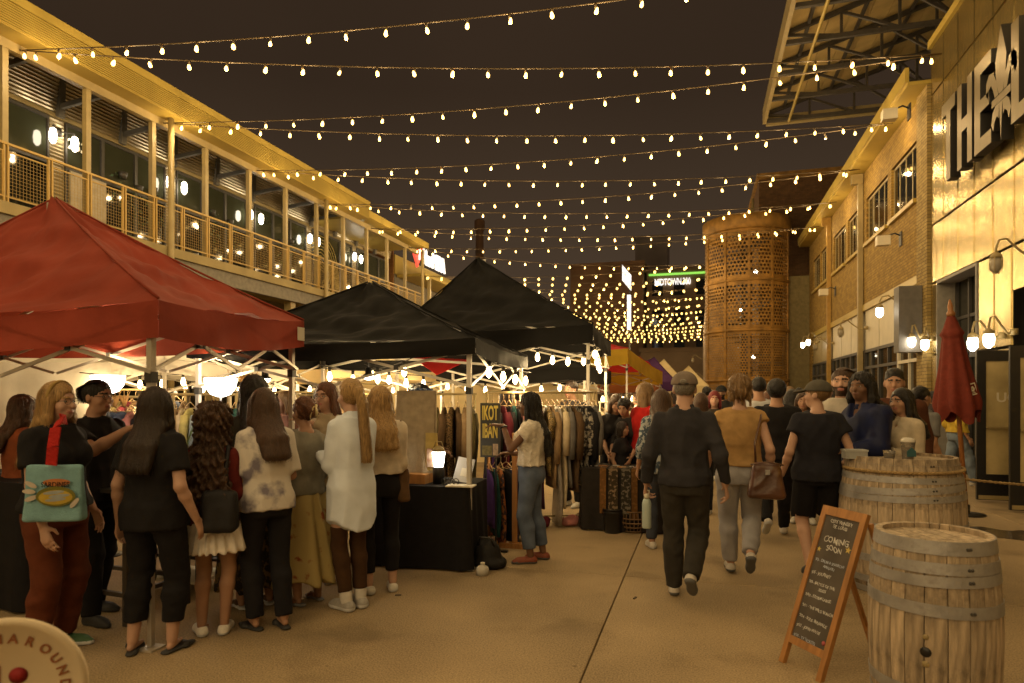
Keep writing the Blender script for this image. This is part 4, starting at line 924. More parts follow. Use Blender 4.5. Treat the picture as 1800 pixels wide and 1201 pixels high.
# ------------------------------------------------------------------ right: brick building
BB = thing('brick_building', 'two-storey painted brick building with steel windows and shop fronts', 'building')
M_brick = brick_mat('yellow_brick', (.42, .27, .055), (.29, .175, .034), (.20, .125, .032), 1.0, (PI/2, 0, PI/2))
wins = [(17.4, 19.5), (19.85, 22.2), (23.0, 24.8), (25.2, 27.3), (28.4, 30.0), (30.3, 31.9)]
b = MB(); b.bx(RX+.16, 16, 16.42, 33, 0, 8.5); b.build('core', M_steeldk, BB)
b = MB(); b.bx(RX, RX+.15, 17.15, 33, 4.42, 6.24); b.bx(RX, RX+.15, 17.15, 33, 7.62, 8.5)
ed = [17.15]+[v for w_ in wins for v in w_]+[33]
for i in range(0, len(ed), 2): b.bx(RX, RX+.15, ed[i], ed[i+1], 6.241, 7.619)
b.bx(RX, RX+.15, 32.2, 33, 0, 4.419); b.build('brick_wall', M_brick, BB)
b = MB(); b.bx(RX-.07, RX+.15, 16.42, 17.148, 0, 8.5); b.build('brick_pier', brick_mat('pale_brick', (.46, .33, .11), (.32, .22, .065), (.17, .12, .045), 1.0, (PI/2, 0, PI/2), .9), BB)
for (y0, y1) in wins:
    m = MB(); m.bx(RX+.06, RX+.10, y0, y0+.06, 6.25, 7.61); m.bx(RX+.06, RX+.10, y1-.06, y1, 6.25, 7.61); m.bx(RX+.06, RX+.10, y0+.06, y1-.06, 7.55, 7.61); m.bx(RX+.06, RX+.10, y0+.06, y1-.06, 6.25, 6.31)
    for k in range(1, 4): y = y0+(y1-y0)*k/4; m.bx(RX+.065, RX+.095, y-.02, y+.02, 6.31, 7.55)
    w = m.build('window', M_steel, BB)
    for k in range(4): MB().bx(RX+.075, RX+.083, y0+.06+(y1-y0-.12)*k/4+.012, y0+.06+(y1-y0-.12)*(k+1)/4-.012, 6.32, 7.54).build('pane', M_glassdk, w)
    MB().bx(RX-.09, RX+.05, y0-.05, y1+.05, 6.15, 6.25).build('sill', M_cream, w)
b = MB(); b.bx(RX-.45, RX+.3, 16.42, 33, 8.52, 8.60); b.bx(RX-.50, RX-.42, 16.42, 33, 8.60, 8.92); b.build('eave', M_cream, BB)
dsp = MB().bx(-.16, -.02, -.07, .07, 0, 8.2); dsp.bx(-.34, -.02, -.1, .1, 8.2, 8.5)
for y, m in ((22.6, M_steel), (27.75, mat('ochre_paint', (.40, .24, .05), rough=.5))): inst('downpipe', dsp.mesh('downpipe', m), BB, (RX, y, 0))
b = MB(); b.bx(RX-.04, RX+.14, 17.15, 32.2, 4.22, 4.415); b.build('shop_lintel', M_cream, BB)
for y0, y1 in ((17.2, 18.9), (19.0, 20.8), (20.9, 22.45), (22.8, 24.4), (24.5, 26.0), (26.1, 27.6), (27.9, 29.9), (30.0, 32.1)):
    MB().bx(RX+.03, RX+.10, y0, y1, 3.02, 4.215).build('fascia_panel', M_white if y0 < 27.8 else M_steel, BB)
    f = MB(); f.bx(RX, RX+.14, y0-.05, y0+.03, 0, 3.015); f.bx(RX, RX+.14, y1-.03, y1+.05, 0, 3.015); f.bx(RX, RX+.14, y0+.03, y1-.03, 2.93, 3.015); f.bx(RX, RX+.14, y0+.03, y1-.03, 2.42, 2.50); f.bx(RX, RX+.14, y0+.03, y1-.03, 0, .35)
    ym = (y0+y1)/2; f.bx(RX+.01, RX+.13, ym-.03, ym+.03, .35, 2.93); w = f.build('shop_window', M_steeldk if y0 > 18.9 else M_white, BB)
    for q in range(2): a, c = (y0+.03, ym-.03) if q == 0 else (ym+.03, y1-.03); MB().bx(RX+.06, RX+.07, a, c, .36, 2.42).build('pane', M_glassdk, w); MB().bx(RX+.06, RX+.07, a, c, 2.5, 2.93).build('pane', M_glassdk, w)
b = MB(); b.bx(RX-.55, RX-.08, 16.7, 17.1, 2.6, 4.1); b.build('duct_box', mat('duct_grey', (.12, .11, .10), rough=.6), BB)
def flood(loc, label):
    t = thing('flood_light', label, 'lamp', loc, 0, 'white box flood lights on the brick wall'); MB().box((-.42, 0, 0), (.30, .22, .24)).build('housing', M_white, t); m = MB(); m.tube([(0, 0, .1), (-.15, 0, .18), (-.32, 0, .12)], .02, 6); m.bx(-.03, 0, -.1, .1, -.15, .2); m.build('bracket', M_steeldk, t)
flood((RX, 18.6, 5.55), 'white box flood light on the brick wall above the near shop'); flood((RX, 26.9, 5.5), 'white box flood light further along by the ochre pipe'); flood((RX-.3, 16.8, 8.05), 'small camera-shaped flood light under the eave')
gooseneck((RX-.05, 17.3, 3.72), 'lit gooseneck jar lamp over the white shop fascia', True, .75); gooseneck((RX-.05, 22.0, 3.66), 'unlit caged gooseneck lamp by the grey downpipe', False, .7); gooseneck((RX-.05, 27.2, 3.6), 'unlit gooseneck lamp by the ochre pipe', False, .6)
gooseneck((RX-.05, 28.9, 3.9), 'lit jar lamp on the far shop, nearer of two', True, .6); gooseneck((RX-.05, 30.4, 3.9), 'lit jar lamp on the far shop, farther of two', True, .6)
gooseneck((RX-.1, 16.6, 2.95), 'bright jar lamp on the pale brick pier', True, .22)
# ------------------------------------------------------------------ open trussed roof above
TR = thing('trussed_canopy', 'big open canopy roof on dark steel trusses above the brick building', 'canopy')
CX0, CX1, CY0, CY1, CZ = 2.35, 9.6, 12.5, 25.7, 11.65
dz = lambda x: CZ+.02+(x-CX0)*.30
dk = rnd_tint(mat('deck_boards', (.62, .46, .19), rough=.65, var=.15, scale=2), .10)
for i in range(12):
    xa, xb = CX0+(CX1-CX0)*i/12, CX0+(CX1-CX0)*(i+1)/12-.02
    m = MB(); m.add([(xa, CY0, dz(xa)+.35), (xb, CY0, dz(xb)+.35), (xb, CY1, dz(xb)+.35), (xa, CY1, dz(xa)+.35), (xa, CY0, dz(xa)+.42), (xb, CY0, dz(xb)+.42), (xb, CY1, dz(xb)+.42), (xa, CY1, dz(xa)+.42)], [(0, 3, 2, 1), (4, 5, 6, 7), (0, 1, 5, 4), (1, 2, 6, 5), (2, 3, 7, 6), (3, 0, 4, 7)]); m.build('roof_board', dk, TR)
M_truss = mat('truss_steel', (.05, .042, .033), rough=.55, var=.2)
for j, y in enumerate(np.linspace(CY0+.2, CY1-.15, 8)):
    MB().beam((CX0, y, CZ), (CX1, y, CZ), .12).build('bottom_chord', M_truss, TR); MB().beam((CX0, y, dz(CX0)+.25), (CX1, y, dz(CX1)+.25), .12).build('top_chord', M_truss, TR)
    xs_ = np.linspace(CX0, CX1, 6)
    for q in range(5):
        MB().beam((xs_[q+1], y+.02, CZ), (xs_[q+1], y+.02, dz(xs_[q+1])+.2), .07).build('web_post', M_truss, TR); MB().beam((xs_[q], y-.02, dz(xs_[q])+.2), (xs_[q+1], y-.02, CZ), .07).build('web_brace', M_truss, TR)
for x in np.linspace(CX0+.6, CX1-.5, 5): MB().beam((x, CY0, dz(x)+.26), (x, CY1, dz(x)+.26), .09).build('purlin', M_truss, TR)
m = MB(); m.bx(CX0-.12, CX0, CY0, CY1, CZ-.05, CZ+.5); m.build('gutter', M_steel, TR); m = MB(); m.bx(CX0, CX1, CY1, CY1+.1, CZ-.1, CZ+.25); m.build('end_trim', M_steel, TR); m = MB(); m.tube([(CX0+.75, CY0, CZ-.1), (CX0+.75, CY1-.2, CZ-.1)], .05, 8); m.build('conduit', M_cream, TR)
for x in (9.5,):
    for y in (13.2, 19, 25): m = MB(); m.bx(x-.15, x+.15, y-.15, y+.15, 0, CZ); m.build('column', M_truss, TR)
# ------------------------------------------------------------------ perforated stair tower and brick block behind
ST_ = thing('stair_tower', 'rounded stair tower clad in rust-brown perforated steel panels', 'tower', (2.15, 33.4, 0))
M_rust = mat('rusted_steel', (.27, .140, .026), rough=.7, var=.4, scale=2.5, bump=.2, bscale=30)
TR_, TH = 1.9, 10.0
def perf(a0, a1, z0, z1, pitch=.145):
    m = MB(); W_ = (a1-a0)*TR_; nu = max(3, int(W_/pitch)); nv = max(3, int((z1-z0)/pitch))
    def pt(u, v): a = a0+(a1-a0)*u; return (TR_*math.cos(a), TR_*math.sin(a), z0+(z1-z0)*v)
    for j in range(nv):
        v0, v1 = j/nv, (j+1)/nv; cv = (v0+v1)/2; off = .5 if j % 2 else 0.0
        edges = sorted(set([0.0, 1.0]+[(i+off)/nu for i in range(nu+1) if 0 < (i+off)/nu < 1]))
        for u0, u1 in zip(edges[:-1], edges[1:]):
            cu = (u0+u1)/2
            if (u1-u0)*nu < .9 or j in (0, nv-1): m.add([pt(u0, v0), pt(u1, v0), pt(u1, v1), pt(u0, v1)], [(0, 1, 2, 3)]); continue
            o = [(u0, v0), (cu, v0), (u1, v0), (u1, cv), (u1, v1), (cu, v1), (u0, v1), (u0, cv)]
            n = [(cu+(u1-u0)*.36*math.cos(t), cv+(v1-v0)*.36*math.sin(t)) for t in [-3*PI/4+PI/4*k for k in range(8)]]
            vs = [pt(*q) for q in o]+[pt(*q) for q in n]; m.add(vs, [(k, (k+1) % 8, 8+(k+1) % 8, 8+k) for k in range(8)])
    return m.build('perforated_panel', M_rust, ST_)
angs = np.radians([-200, -158, -122, -90, -58, -22, 20]); zz_ = [0, 2.3, 4.6, 6.9, 9.2]
for i in range(6):
    for j in range(4): perf(angs[i]+.012, angs[i+1]-.012, zz_[j]+.04, zz_[j+1]-.04, (.11, .115, .155, .16)[j])
for a in angs: m = MB(); m.bx(TR_-.03, TR_+.05, -.05, .05, 0, 9.3); o = m.build('tower_rib', M_rust, ST_); o.rotation_euler = (0, 0, a)
for z in zz_: m = MB(); m.lathe([(TR_-.05, z-.05), (TR_+.06, z-.05), (TR_+.06, z+.05), (TR_-.05, z+.05)], 40, cap=False); m.build('tower_ring', M_rust, ST_)
m = MB(); m.lathe([(TR_-.02, 9.26), (TR_+.12, 9.3), (TR_+.12, 9.9), (TR_-.1, 10.0)], 40); m.build('tower_cap', M_rust, ST_)
m = MB(); m.lathe([(.28, 0), (.28, 9.2)], 10); 
for k in range(46): a = k*.42; m.box((.95*math.cos(a), .95*math.sin(a), .2+k*.2), (1.3, .3, .05), a)
m.build('spiral_stair', M_steeldk, ST_)
for k, (a, z) in enumerate([(-1.9, 5.6), (-1.3, 3.4), (-1.2, 7.4)]): MB().ball((1.0*math.cos(a), 1.0*math.sin(a), z), .09, 8, 6).build('stair_light', M_lamp, ST_)
KB = thing('brick_block', 'dark rusty brick block rising behind the stair tower', 'building'); M_rb = brick_mat('rust_brick', (.17, .085, .03), (.12, .06, .022), (.10, .06, .03), 1.0, (PI/2, 0, 0), .5)
b = MB(); b.bx(2.9, 10, 35.5, 46, 0, 12.6); b.build('wall', M_rb, KB); b = MB(); b.bx(2.8, 10.1, 35.4, 46, 12.604, 12.9); b.build('coping', M_rust, KB); b = MB(); b.bx(4.0, RX+.1, 33.05, 35.45, 0, 7.2); b.build('infill_wall', mat('olive_wall', (.16, .125, .05), rough=.8, var=.2), KB)
m = MB(); m.tube([(2.5, 35.2, 9.9), (2.6, 35.2, 11.6)], [.14, .05], 8); m.build('vent_pipe', M_steel, KB)
# lamps on the far right wall past the tower
b = MB(); b.bx(.35, 12, 46.2, 82, 0, 7.8); o = b.build('far_row', M_far3); tag(o, 'dark far row of buildings beyond the stair tower', 'building')
gooseneck((.40, 29.6+20, 3.0), 'tiny lit gooseneck lamp far down past the tower', True, .7); gooseneck((.33, 48, 4.2), 'tiny unlit gooseneck lamp far down past the tower', False, .8)

# ------------------------------------------------------------------ string lights
bulbm = MB().lathe([(.012, .065), (.022, .045), (.029, .018), (.033, -.004), (.029, -.024), (.018, -.037), (.002, -.042)], 8, cap=False).mesh('bulb', M_bulb)
deadm = MB().lathe([(.012, .065), (.022, .045), (.029, .018), (.033, -.004), (.029, -.024), (.018, -.037), (.002, -.042)], 8, cap=False).mesh('bulb', M_dead)
BULB_W = 10.5
blights = {}
def bulb_light(o, p, w):
    if w not in blights:
        l = bpy.data.lights.new('bulb_light', 'POINT'); l.energy = w; l.color = (1.0, .71, .35); l.shadow_soft_size = .05; blights[w] = l
    lo = bpy.data.objects.new('bulb_light', blights[w]); COL.objects.link(lo); lo.location = (p.x, p.y, p.z-.23); lo.parent = o
def strand(L, R, sag, label, far, rng, n=None):
    L, R = Vector(L), Vector(R); D = (R-L).length; n = n or max(6, int(D/.68))
    def at(t): p = L.lerp(R, t); p.z -= 4*sag*t*(1-t); return p
    c = MB(); c.tube([at(i/16) for i in range(17)], .012 if not far else .010, 5); pts = []
    ph = rng.uniform(.2, .8)
    for i in range(n):
        t = (i+ph)/n; p = at(t); pts.append(p)
        if not far: c.lathe([(.018, -.075), (.02, .0)], 6, (p.x, p.y, p.z))
    o = c.build('string_light', mat('cable_brown', (.09, .06, .025), rough=.6, var=.1)); tag(o, label, 'string lights', 'strings of bulbs across the street')
    if not far:
        for p in pts: inst('bulb', deadm if rng.random() < .012 else bulbm, o, (p.x+rng.uniform(-.02, .02), p.y+rng.uniform(-.02, .02), p.z-.13), (rng.uniform(-.3, .3), rng.uniform(-.3, .3), 0), [rng.uniform(.86, 1.14)]*3)
        for p in pts[rng.randint(0, 1)::2]: bulb_light(o, p, BULB_W*2)
    else:
        b = MB()
        for p in pts: b.ball((p.x, p.y, p.z-.10), .058 if p.y < 45 else .066, 6, 4, (1, 1, 1.2))
        q = b.build('bulbs', M_bulbfar, o); q['kind'] = 'stuff'
        for p in pts[2::5]: bulb_light(o, p, BULB_W*5)
rg = random.Random(5); k = 0
for j in range(-12, 18):
    Ly = 9.2+3.4*j; 
    for q in (0, 1):
        Ry = 14.6+3.4*(j-1)+3.4*q
        rx = 4.55 if Ry < 31 else .28
        if Ry > 74: continue
        lx = PX+.05 if Ly < 28 else (-13.2 if Ly < 46 else -11.15)
        lz = 8.08 if Ly < 28 else (7.5 if Ly < 46 else 7.6)
        strand((lx, Ly, lz), (rx, Ry, 8.3 if Ry < 31 else 7.7), .30+.08*rg.random(), '%s string of warm bulbs overhead, counted from the nearest' % ordn[max(k-21, 0)] if k >= 21 else '%s string of warm bulbs behind the viewpoint, out of frame' % ordn[20-k], Ly > 27 or Ly < -8, rg, None); k += 1
# ------------------------------------------------------------------ market tents
def fabric(name, col, glow=0.25):
    m = cloth('tent_'+name, col, rough=.75, var=.16, scale=3, bump=.22, bscale=14, spec=.12)
    nt = m.node_tree; b = nt.nodes['Principled BSDF']; out = nt.nodes['Material Output']; tr = nt.nodes.new('ShaderNodeBsdfTranslucent'); mx = nt.nodes.new('ShaderNodeMixShader')
    tr.inputs[0].default_value = (*col, 1); mx.inputs[0].default_value = glow; nt.links.new(b.outputs[0], mx.inputs[1]); nt.links.new(tr.outputs[0], mx.inputs[2]); nt.links.new(mx.outputs[0], out.inputs[0]); return m
M_red = fabric('red', (.27, .050, .028)); M_blk = fabric('black', (.0085, .008, .0075), .03); M_crm = fabric('cream', (.80, .66, .38), .35); M_wht = fabric('white', (.74, .70, .62), .35); M_yel = fabric('yellow', (.58, .38, .04), .3); M_pur = fabric('purple', (.09, .035, .12)); M_org = fabric('orange', (.45, .16, .06)); M_rd2 = fabric('bright_red', (.55, .035, .03), .35)
M_leg = mat('tent_leg', (.62, .58, .50), rough=.4, metal=.2, var=.05); M_legb = mat('tent_leg_grey', (.50, .45, .37), rough=.4, metal=.4, var=.08)
M_joint = mat('tent_joint', (.03, .028, .025), rough=.5, var=.1)
def tent(label, cs, eave, drop, apex, fab, legm=M_leg, frame=True, seed=0, res=14, legs=(0, 1, 2, 3), vfab=None, flat=0.0, group=None):
    """cs: four ground corners (front-left, front-right, back-right, back-left); eave: four heights of the roof edge; drop: valance height"""
    cx = sum(c[0] for c in cs)/4; cy = sum(c[1] for c in cs)/4
    T = thing('market_tent', label, 'tent', (cx, cy, 0), 0, group); r = random.Random(seed); ph = [r.uniform(0, 6) for _ in range(6)]
    C = [Vector((c[0]-cx, c[1]-cy, e)) for c, e in zip(cs, eave)]; A = Vector((apex[0]-cx, apex[1]-cy, apex[2]))
    for i in range(4):
        a, b_ = C[i], C[(i+1) % 4]; nrm = (b_-a).cross(A-a).normalized()
        if nrm.z < 0: nrm = -nrm
        def fn(u, v):
            s = v**1.0; p = a.lerp(b_, u).lerp(A, s); w = 4*u*(1-u)
            sagv = -.10*4*v*(1-v)*(0.35+.65*w) - .035*w*(1-v)                     # sag between the hips and along the eave
            wr = 1.9*(.012*math.sin(9*u+14*v+ph[i])*w + .010*math.sin(31*u*(1-v)+7*v+ph[i])*(v*(1-v)*3) + .009*math.sin(26*(v+.35*u)+ph[i]+2*math.sin(5*u))*w + .006*math.sin(55*(v-.5*u)+ph[i])*(1-v)*w + .0045*math.sin(70*u*(1-.6*v)+3*math.sin(4*v+ph[i]))*(1-v)*v*2 + .004*math.sin(48*v+9*u+ph[(i+1) % 4])*v*(1-v)*3)
            p = p+Vector((0, 0, sagv))+nrm*wr
            if flat and v > 1-flat: p.z = min(p.z, A.z-.02)
            return p
        m = MB(); m.grid(fn, res*2, res); m.build('roof_panel', fab, T)
        out = (b_-a).cross(Vector((0, 0, 1))).normalized()
        if out.dot((a+b_)/2) < 0: out = -out
        def vf(u, v):
            p = a.lerp(b_, u); w = 4*u*(1-u); p.z += -.035*w - v*drop*(1+.10*w); p = p+out*(.002+.03*v*w+.016*math.sin(u*17+ph[i])*v*w+.010*math.sin(v*5+u*9+ph[i]+1)*w+.006*math.sin(u*46)*v*w); return p
        m = MB(); m.grid(vf, res*2, 5); m.build('valance', vfab or fab, T)
        hip = MB(); hip.tube([C[i]+(A-C[i])*t+Vector((0, 0, .012-.10*4*t*(1-t)*.35)) for t in np.linspace(0, .98, 7)], .010, 5); hip.build('hip_seam', fab, T)
    ins = []
    for i in legs:
        c = C[i]; v = Vector((-c.x, -c.y, 0)).normalized()*.11; p = Vector((c.x, c.y, 0))+v
        m = MB(); m.bx(-.020, .020, -.020, .020, .55, c.z-.05); m.bx(-.0155, .0155, -.0155, .0155, .02, .55); l = m.build('leg', legm, T, p); MB().bx(-.06, .06, -.06, .06, 0, .012).build('foot_plate', legm, l)
        MB().bx(-.026, .026, -.026, .026, c.z-.14, c.z-.04).build('corner_joint', M_joint, l); MB().bx(-.028, .028, -.028, .028, c.z-.52, c.z-.45).build('slider', M_joint, l)
    if frame:
        for i in range(4):
            a, b_ = C[i]*.97, C[(i+1) % 4]*.97; a.z, b_.z = C[i].z-.09, C[(i+1) % 4].z-.09; n = 2 if (b_-a).length < 3.6 else 3
            for q in range(n):
                p, s = a.lerp(b_, q/n), a.lerp(b_, (q+1)/n); lo = Vector((0, 0, -.36)); off = (b_-a).cross(Vector((0, 0, 1))).normalized()*.016
                for s0, s1, o in ((p, s+lo, off), (p+lo, s, -off)):
                    MB().beam(s0+o, s1+o, .012, .026).build('truss_bar', legm, T)
                m = MB(); mid = (p+s+lo)/2; m.bx(-.022, .022, -.03, .03, -.022, .022); m.build('pivot', M_joint, T, mid)
        ctr = Vector((A.x*.8, A.y*.8, A.z-.9))
        for i in range(4): a = C[i]*.97; MB().beam((a.x, a.y, C[i].z-.14), (ctr.x, ctr.y, ctr.z), .014, .03).build('roof_strut', legm, T)
        m = MB(); m.bx(-.022, .022, -.022, .022, A.z-.95, A.z-.03); m.build('centre_mast', legm, T, (A.x*.8, A.y*.8, 0))
    return T
def xy(px, d): v = P(px, HY, d); return (v.x, v.y)
r1, r2 = (-3.27, 3.33), (-3.55, 5.32)
RT = tent('red pop-up tent over the nearest stall', [(-7.95, 3.75), r1, r2, (-8.1, 5.35)], (2.19, 2.22, 2.31, 2.3), .235, (-5.5, 4.45, 3.36), M_red, M_legb, seed=3, res=34, legs=(0, 1, 2))
MB().bx(-.05, .05, -.003, .003, -.06, .06).build('white_tag', M_white, RT, (r2[0]+.05-RT.location.x, r2[1]-.12-RT.location.y, 2.18), PI/2)
tent('black pop-up tent between the red tent and the taller black one', [(-5.0, 5.45), (-1.98, 5.67), (-2.28, 8.71), (-5.3, 8.35)], (2.15, 2.15, 2.15, 2.15), .15, (-3.78, 7.04, 2.98), M_blk, M_leg, seed=9, res=32, legs=(0, 1, 2, 3), flat=.06)
tent('tall black pop-up tent behind the clothes rack', [(-4.39, 8.75), (-1.34, 8.5), (-1.5, 11.5), (-4.55, 11.6)], (2.55, 2.55, 2.55, 2.55), .24, (-3.45, 10.0, 3.84), M_blk, M_leg, seed=13, res=32, legs=(0, 1, 2, 3))
tent('white tent with a bare frame behind the red tent', [(-9.8, 7.0), (-6.77, 7.0), (-6.6, 9.9), (-9.8, 9.9)], (2.1, 2.1, 2.1, 2.1), .18, (-8.2, 8.4, 2.85), M_wht, M_leg, seed=4)
tent('cream glowing tent behind the black tents', [(-8.6, 10.3), (-5.4, 10.4), (-5.3, 13.3), (-8.5, 13.2)], (2.12, 2.12, 2.12, 2.12), .16, (-7, 11.8, 2.9), M_crm, M_leg, seed=5)
tent('low black tent deep in the row behind the racks', [(-4.97, 11.9), (-2.0, 12.1), (-1.95, 15.0), (-4.9, 14.8)], (2.15, 2.15, 2.15, 2.15), .25, (-3.5, 13.4, 2.75), M_blk, M_leg, seed=6)
tent('second cream tent beyond the low black tent', [(-5.6, 15.4), (-2.5, 15.6), (-2.4, 18.5), (-5.5, 18.4)], (2.1, 2.1, 2.1, 2.1), .2, (-4, 17, 2.9), M_crm, M_leg, seed=7)
tent('third cream tent beside the gallery columns', [(-9.2, 14), (-6.1, 14), (-6.1, 17), (-9.2, 17)], (2.15, 2.15, 2.15, 2.15), .2, (-7.6, 15.5, 3), M_crm, M_leg, seed=8)
tent('bright red tent half hidden beside the tall black tent', [(-3.9, 12.6+2.9), (-1.15, 15.45), (-1.2, 17.6), (-3.9, 17.6)], (2.0, 2.12, 2.3, 2.3), .30, (-2.4, 16.6, 3.0), M_rd2, M_leg, seed=10) if False else None
tent('yellow tent sloping down behind the tall black tent', [(-3.6, 15.6), (-1.62, 15.5), (-1.05, 19.6), (-3.4, 19.6)], (2.72, 2.72, 2.30, 2.4), .36, (-2.6, 17.4, 3.1), M_rd2, M_leg, seed=11, vfab=M_yel)
tent('purple tent farther down the row', [(-3.6, 23), (-.8, 23), (-.8, 26), (-3.6, 26)], (2.1, 2.1, 2.1, 2.1), .3, (-1.6, 24.5, 3.0), M_pur, M_leg, seed=12, res=8)
tent('orange tent under the purple one', [(-3.9, 20.4), (-1.3, 20.4), (-1.3, 22.6), (-3.9, 22.6)], (2.0, 2.0, 2.0, 2.0), .25, (-2.4, 21.4, 2.4), M_org, M_leg, seed=14, res=8)
tent('pale pointed tent at the far end, nearer of two', [(-1.6, 31), (1.3-.9, 31), (.4, 33.4), (-1.6, 33.4)], (2.05, 2.05, 2.05, 2.05), .5, (-.5, 32, 3.0), M_crm, M_leg, seed=15, res=8)
tent('pale pointed tent at the far end, farther of two', [(-3.2, 36), (-.9, 36), (-.9, 38.4), (-3.2, 38.4)], (2.5, 2.5, 2.5, 2.5), .3, (-1.9, 37, 3.6), M_crm, M_leg, seed=16, res=8)
# white side walls catching the light inside the stalls
def sheet(name, label, cat, a, b_, z0, z1, m, amp=.03, f=20, group=None):
    a, b_ = Vector((*a, 0)), Vector((*b_, 0)); n = (b_-a).cross(Vector((0, 0, 1))).normalized(); L = (b_-a).length
    q = MB(); q.grid(lambda u, v: a.lerp(b_, u)+Vector((0, 0, z0+(z1-z0)*v))+n*(amp*math.sin(u*f+1.3*math.sin(u*7))*(1-.5*v)), 40, 8); o = q.build(name, m); return tag(o, label, cat, group)
#sheet('side_wall', 'cream canvas side wall glowing behind the hanging shirts', 'canvas wall', (-9.6, 10.0), (-5.5, 10.15), .05, 2.0, M_crm)
sheet('side_wall', 'cream canvas back wall behind the brown coats', 'canvas wall', (-8.4, 13.5), (-2.3, 15.2), .05, 2.05, M_crm)
sheet('side_wall', 'tan canvas wall at the far left stall edge', 'canvas wall', (-8.6, 6.2), (-7.55, 6.9), .05, 2.05, M_wht)
# ------------------------------------------------------------------ stall lamps
def bowl_lamp(loc, label, r=.155):
    t = thing('bowl_lamp', label, 'lamp', (loc[0], loc[1], 0), 0, 'white bowl floor lamps'); z = loc[2]
    m = MB(); m.lathe([(.03, -.14), (r*.6, -.115), (r*.9, -.05), (r, .04), (r*.97, .045), (.0, .05)], 20, (0, 0, z), cap=False); m.build('shade', emat('shade_glow', (1, .92, .80), 10.0), t); m = MB(); m.tube([(0, 0, .02), (0, 0, z-.12)], .011, 6); m.lathe([(.13, 0), (.13, .02), (.02, .03)], 14); m.build('stand', M_black, t); bl = bulb_light(t, Vector((0, 0, z+.35)), 26.0); return t
v = P(190, 668, 6.6); bowl_lamp(v, 'white bowl floor lamp between the man in glasses and the dark-haired woman'); v = P(388, 673, 6.5); bowl_lamp(v, 'white bowl floor lamp above the curly-haired girl')
def festoon(a, b_, n, sag, label, m=None, r=.034):
    t = thing('festoon', label, 'string lights', (0, 0, 0), 0, 'short festoons inside the stalls'); a, b_ = Vector(a), Vector(b_)
    at = lambda u: a.lerp(b_, u)+Vector((0, 0, -4*sag*u*(1-u)))
    MB().tube([at(i/10) for i in range(11)], .006, 5).build('cable', M_sock, t); bm = MB().lathe([(.012, .05), (r*.6, .03), (r, -.02), (r*.8, -.05), (.003, -.075)], 8, cap=False).mesh('bulb', MATS.get('stall_bulb') or emat('stall_bulb', (1, .72, .34), 16.0, False)); sm = MB().lathe([(.02, .045), (.022, .10)], 6).mesh('socket', M_sock)
    for i in range(n): p = at((i+.5)/n); inst('bulb', bm, t, (p.x, p.y, p.z-.10)); inst('socket', sm, t, (p.x, p.y, p.z-.10)); bulb_light(t, p, 11.0)
festoon(P(560, 640, 8.2), P(735, 625, 7.2), 4, .12, 'festoon of bare bulbs sagging under the black tent'); festoon(P(640, 640, 9), P(760, 660, 8.6), 4, .05, 'festoon of bare bulbs above the bandana vendor')
festoon(P(845, 628, 6.4), P(932, 655, 8.9), 4, .03, 'festoon along the side rail of the black tent'); festoon(P(932, 610, 9.2), P(1040, 618, 8.75), 4, .05, 'festoon at the front of the tall black tent'); festoon(P(1044, 600, 8.8), P(1056, 640, 11.3), 4, .05, 'festoon along the right edge of the tall black tent')
festoon(P(770, 665, 11), P(1000, 668, 11.2), 7, .08, 'festoon under the low black tent'); festoon(P(140, 655, 8.4), P(340, 655, 9.5), 5, .05, 'festoon under the white tent'); festoon(P(310, 668, 10.8), P(560, 672, 10.9), 8, .05, 'festoon under the cream tent behind the shirts')
festoon(P(560, 668, 12), P(760, 672, 12.6), 7, .06, 'festoon deep inside the cream tent'); festoon(P(1050, 690, 12), P(1120, 690, 13), 4, .03, 'festoon in the stall behind the red-shirted woman'); festoon(P(20, 640, 5), P(300, 628, 4.9), 3, .04, 'festoon under the red tent roof') if False else None
def work_lamp(v, label, lit=1):
    t = thing('pendant_lamp', label, 'lamp', v, 0, 'clip-on pendant lamps'); MB().tube([(0, 0, .05), (0, 0, .30)], .005, 5).build('cord', M_black, t); MB().lathe([(.02, .06), (.035, .05), (.04, -.01), (.085, -.04)], 12, cap=False).build('shade', M_black, t); MB().ball((0, 0, -.045), .06, 10, 6, (1, 1, .7)).build('bulb', M_lamp, t)
work_lamp(P(466, 660, 7.6), 'dark pendant lamp above the two brunettes'); work_lamp(P(648, 655, 7.4), 'dark pendant lamp beside the ponytail woman')
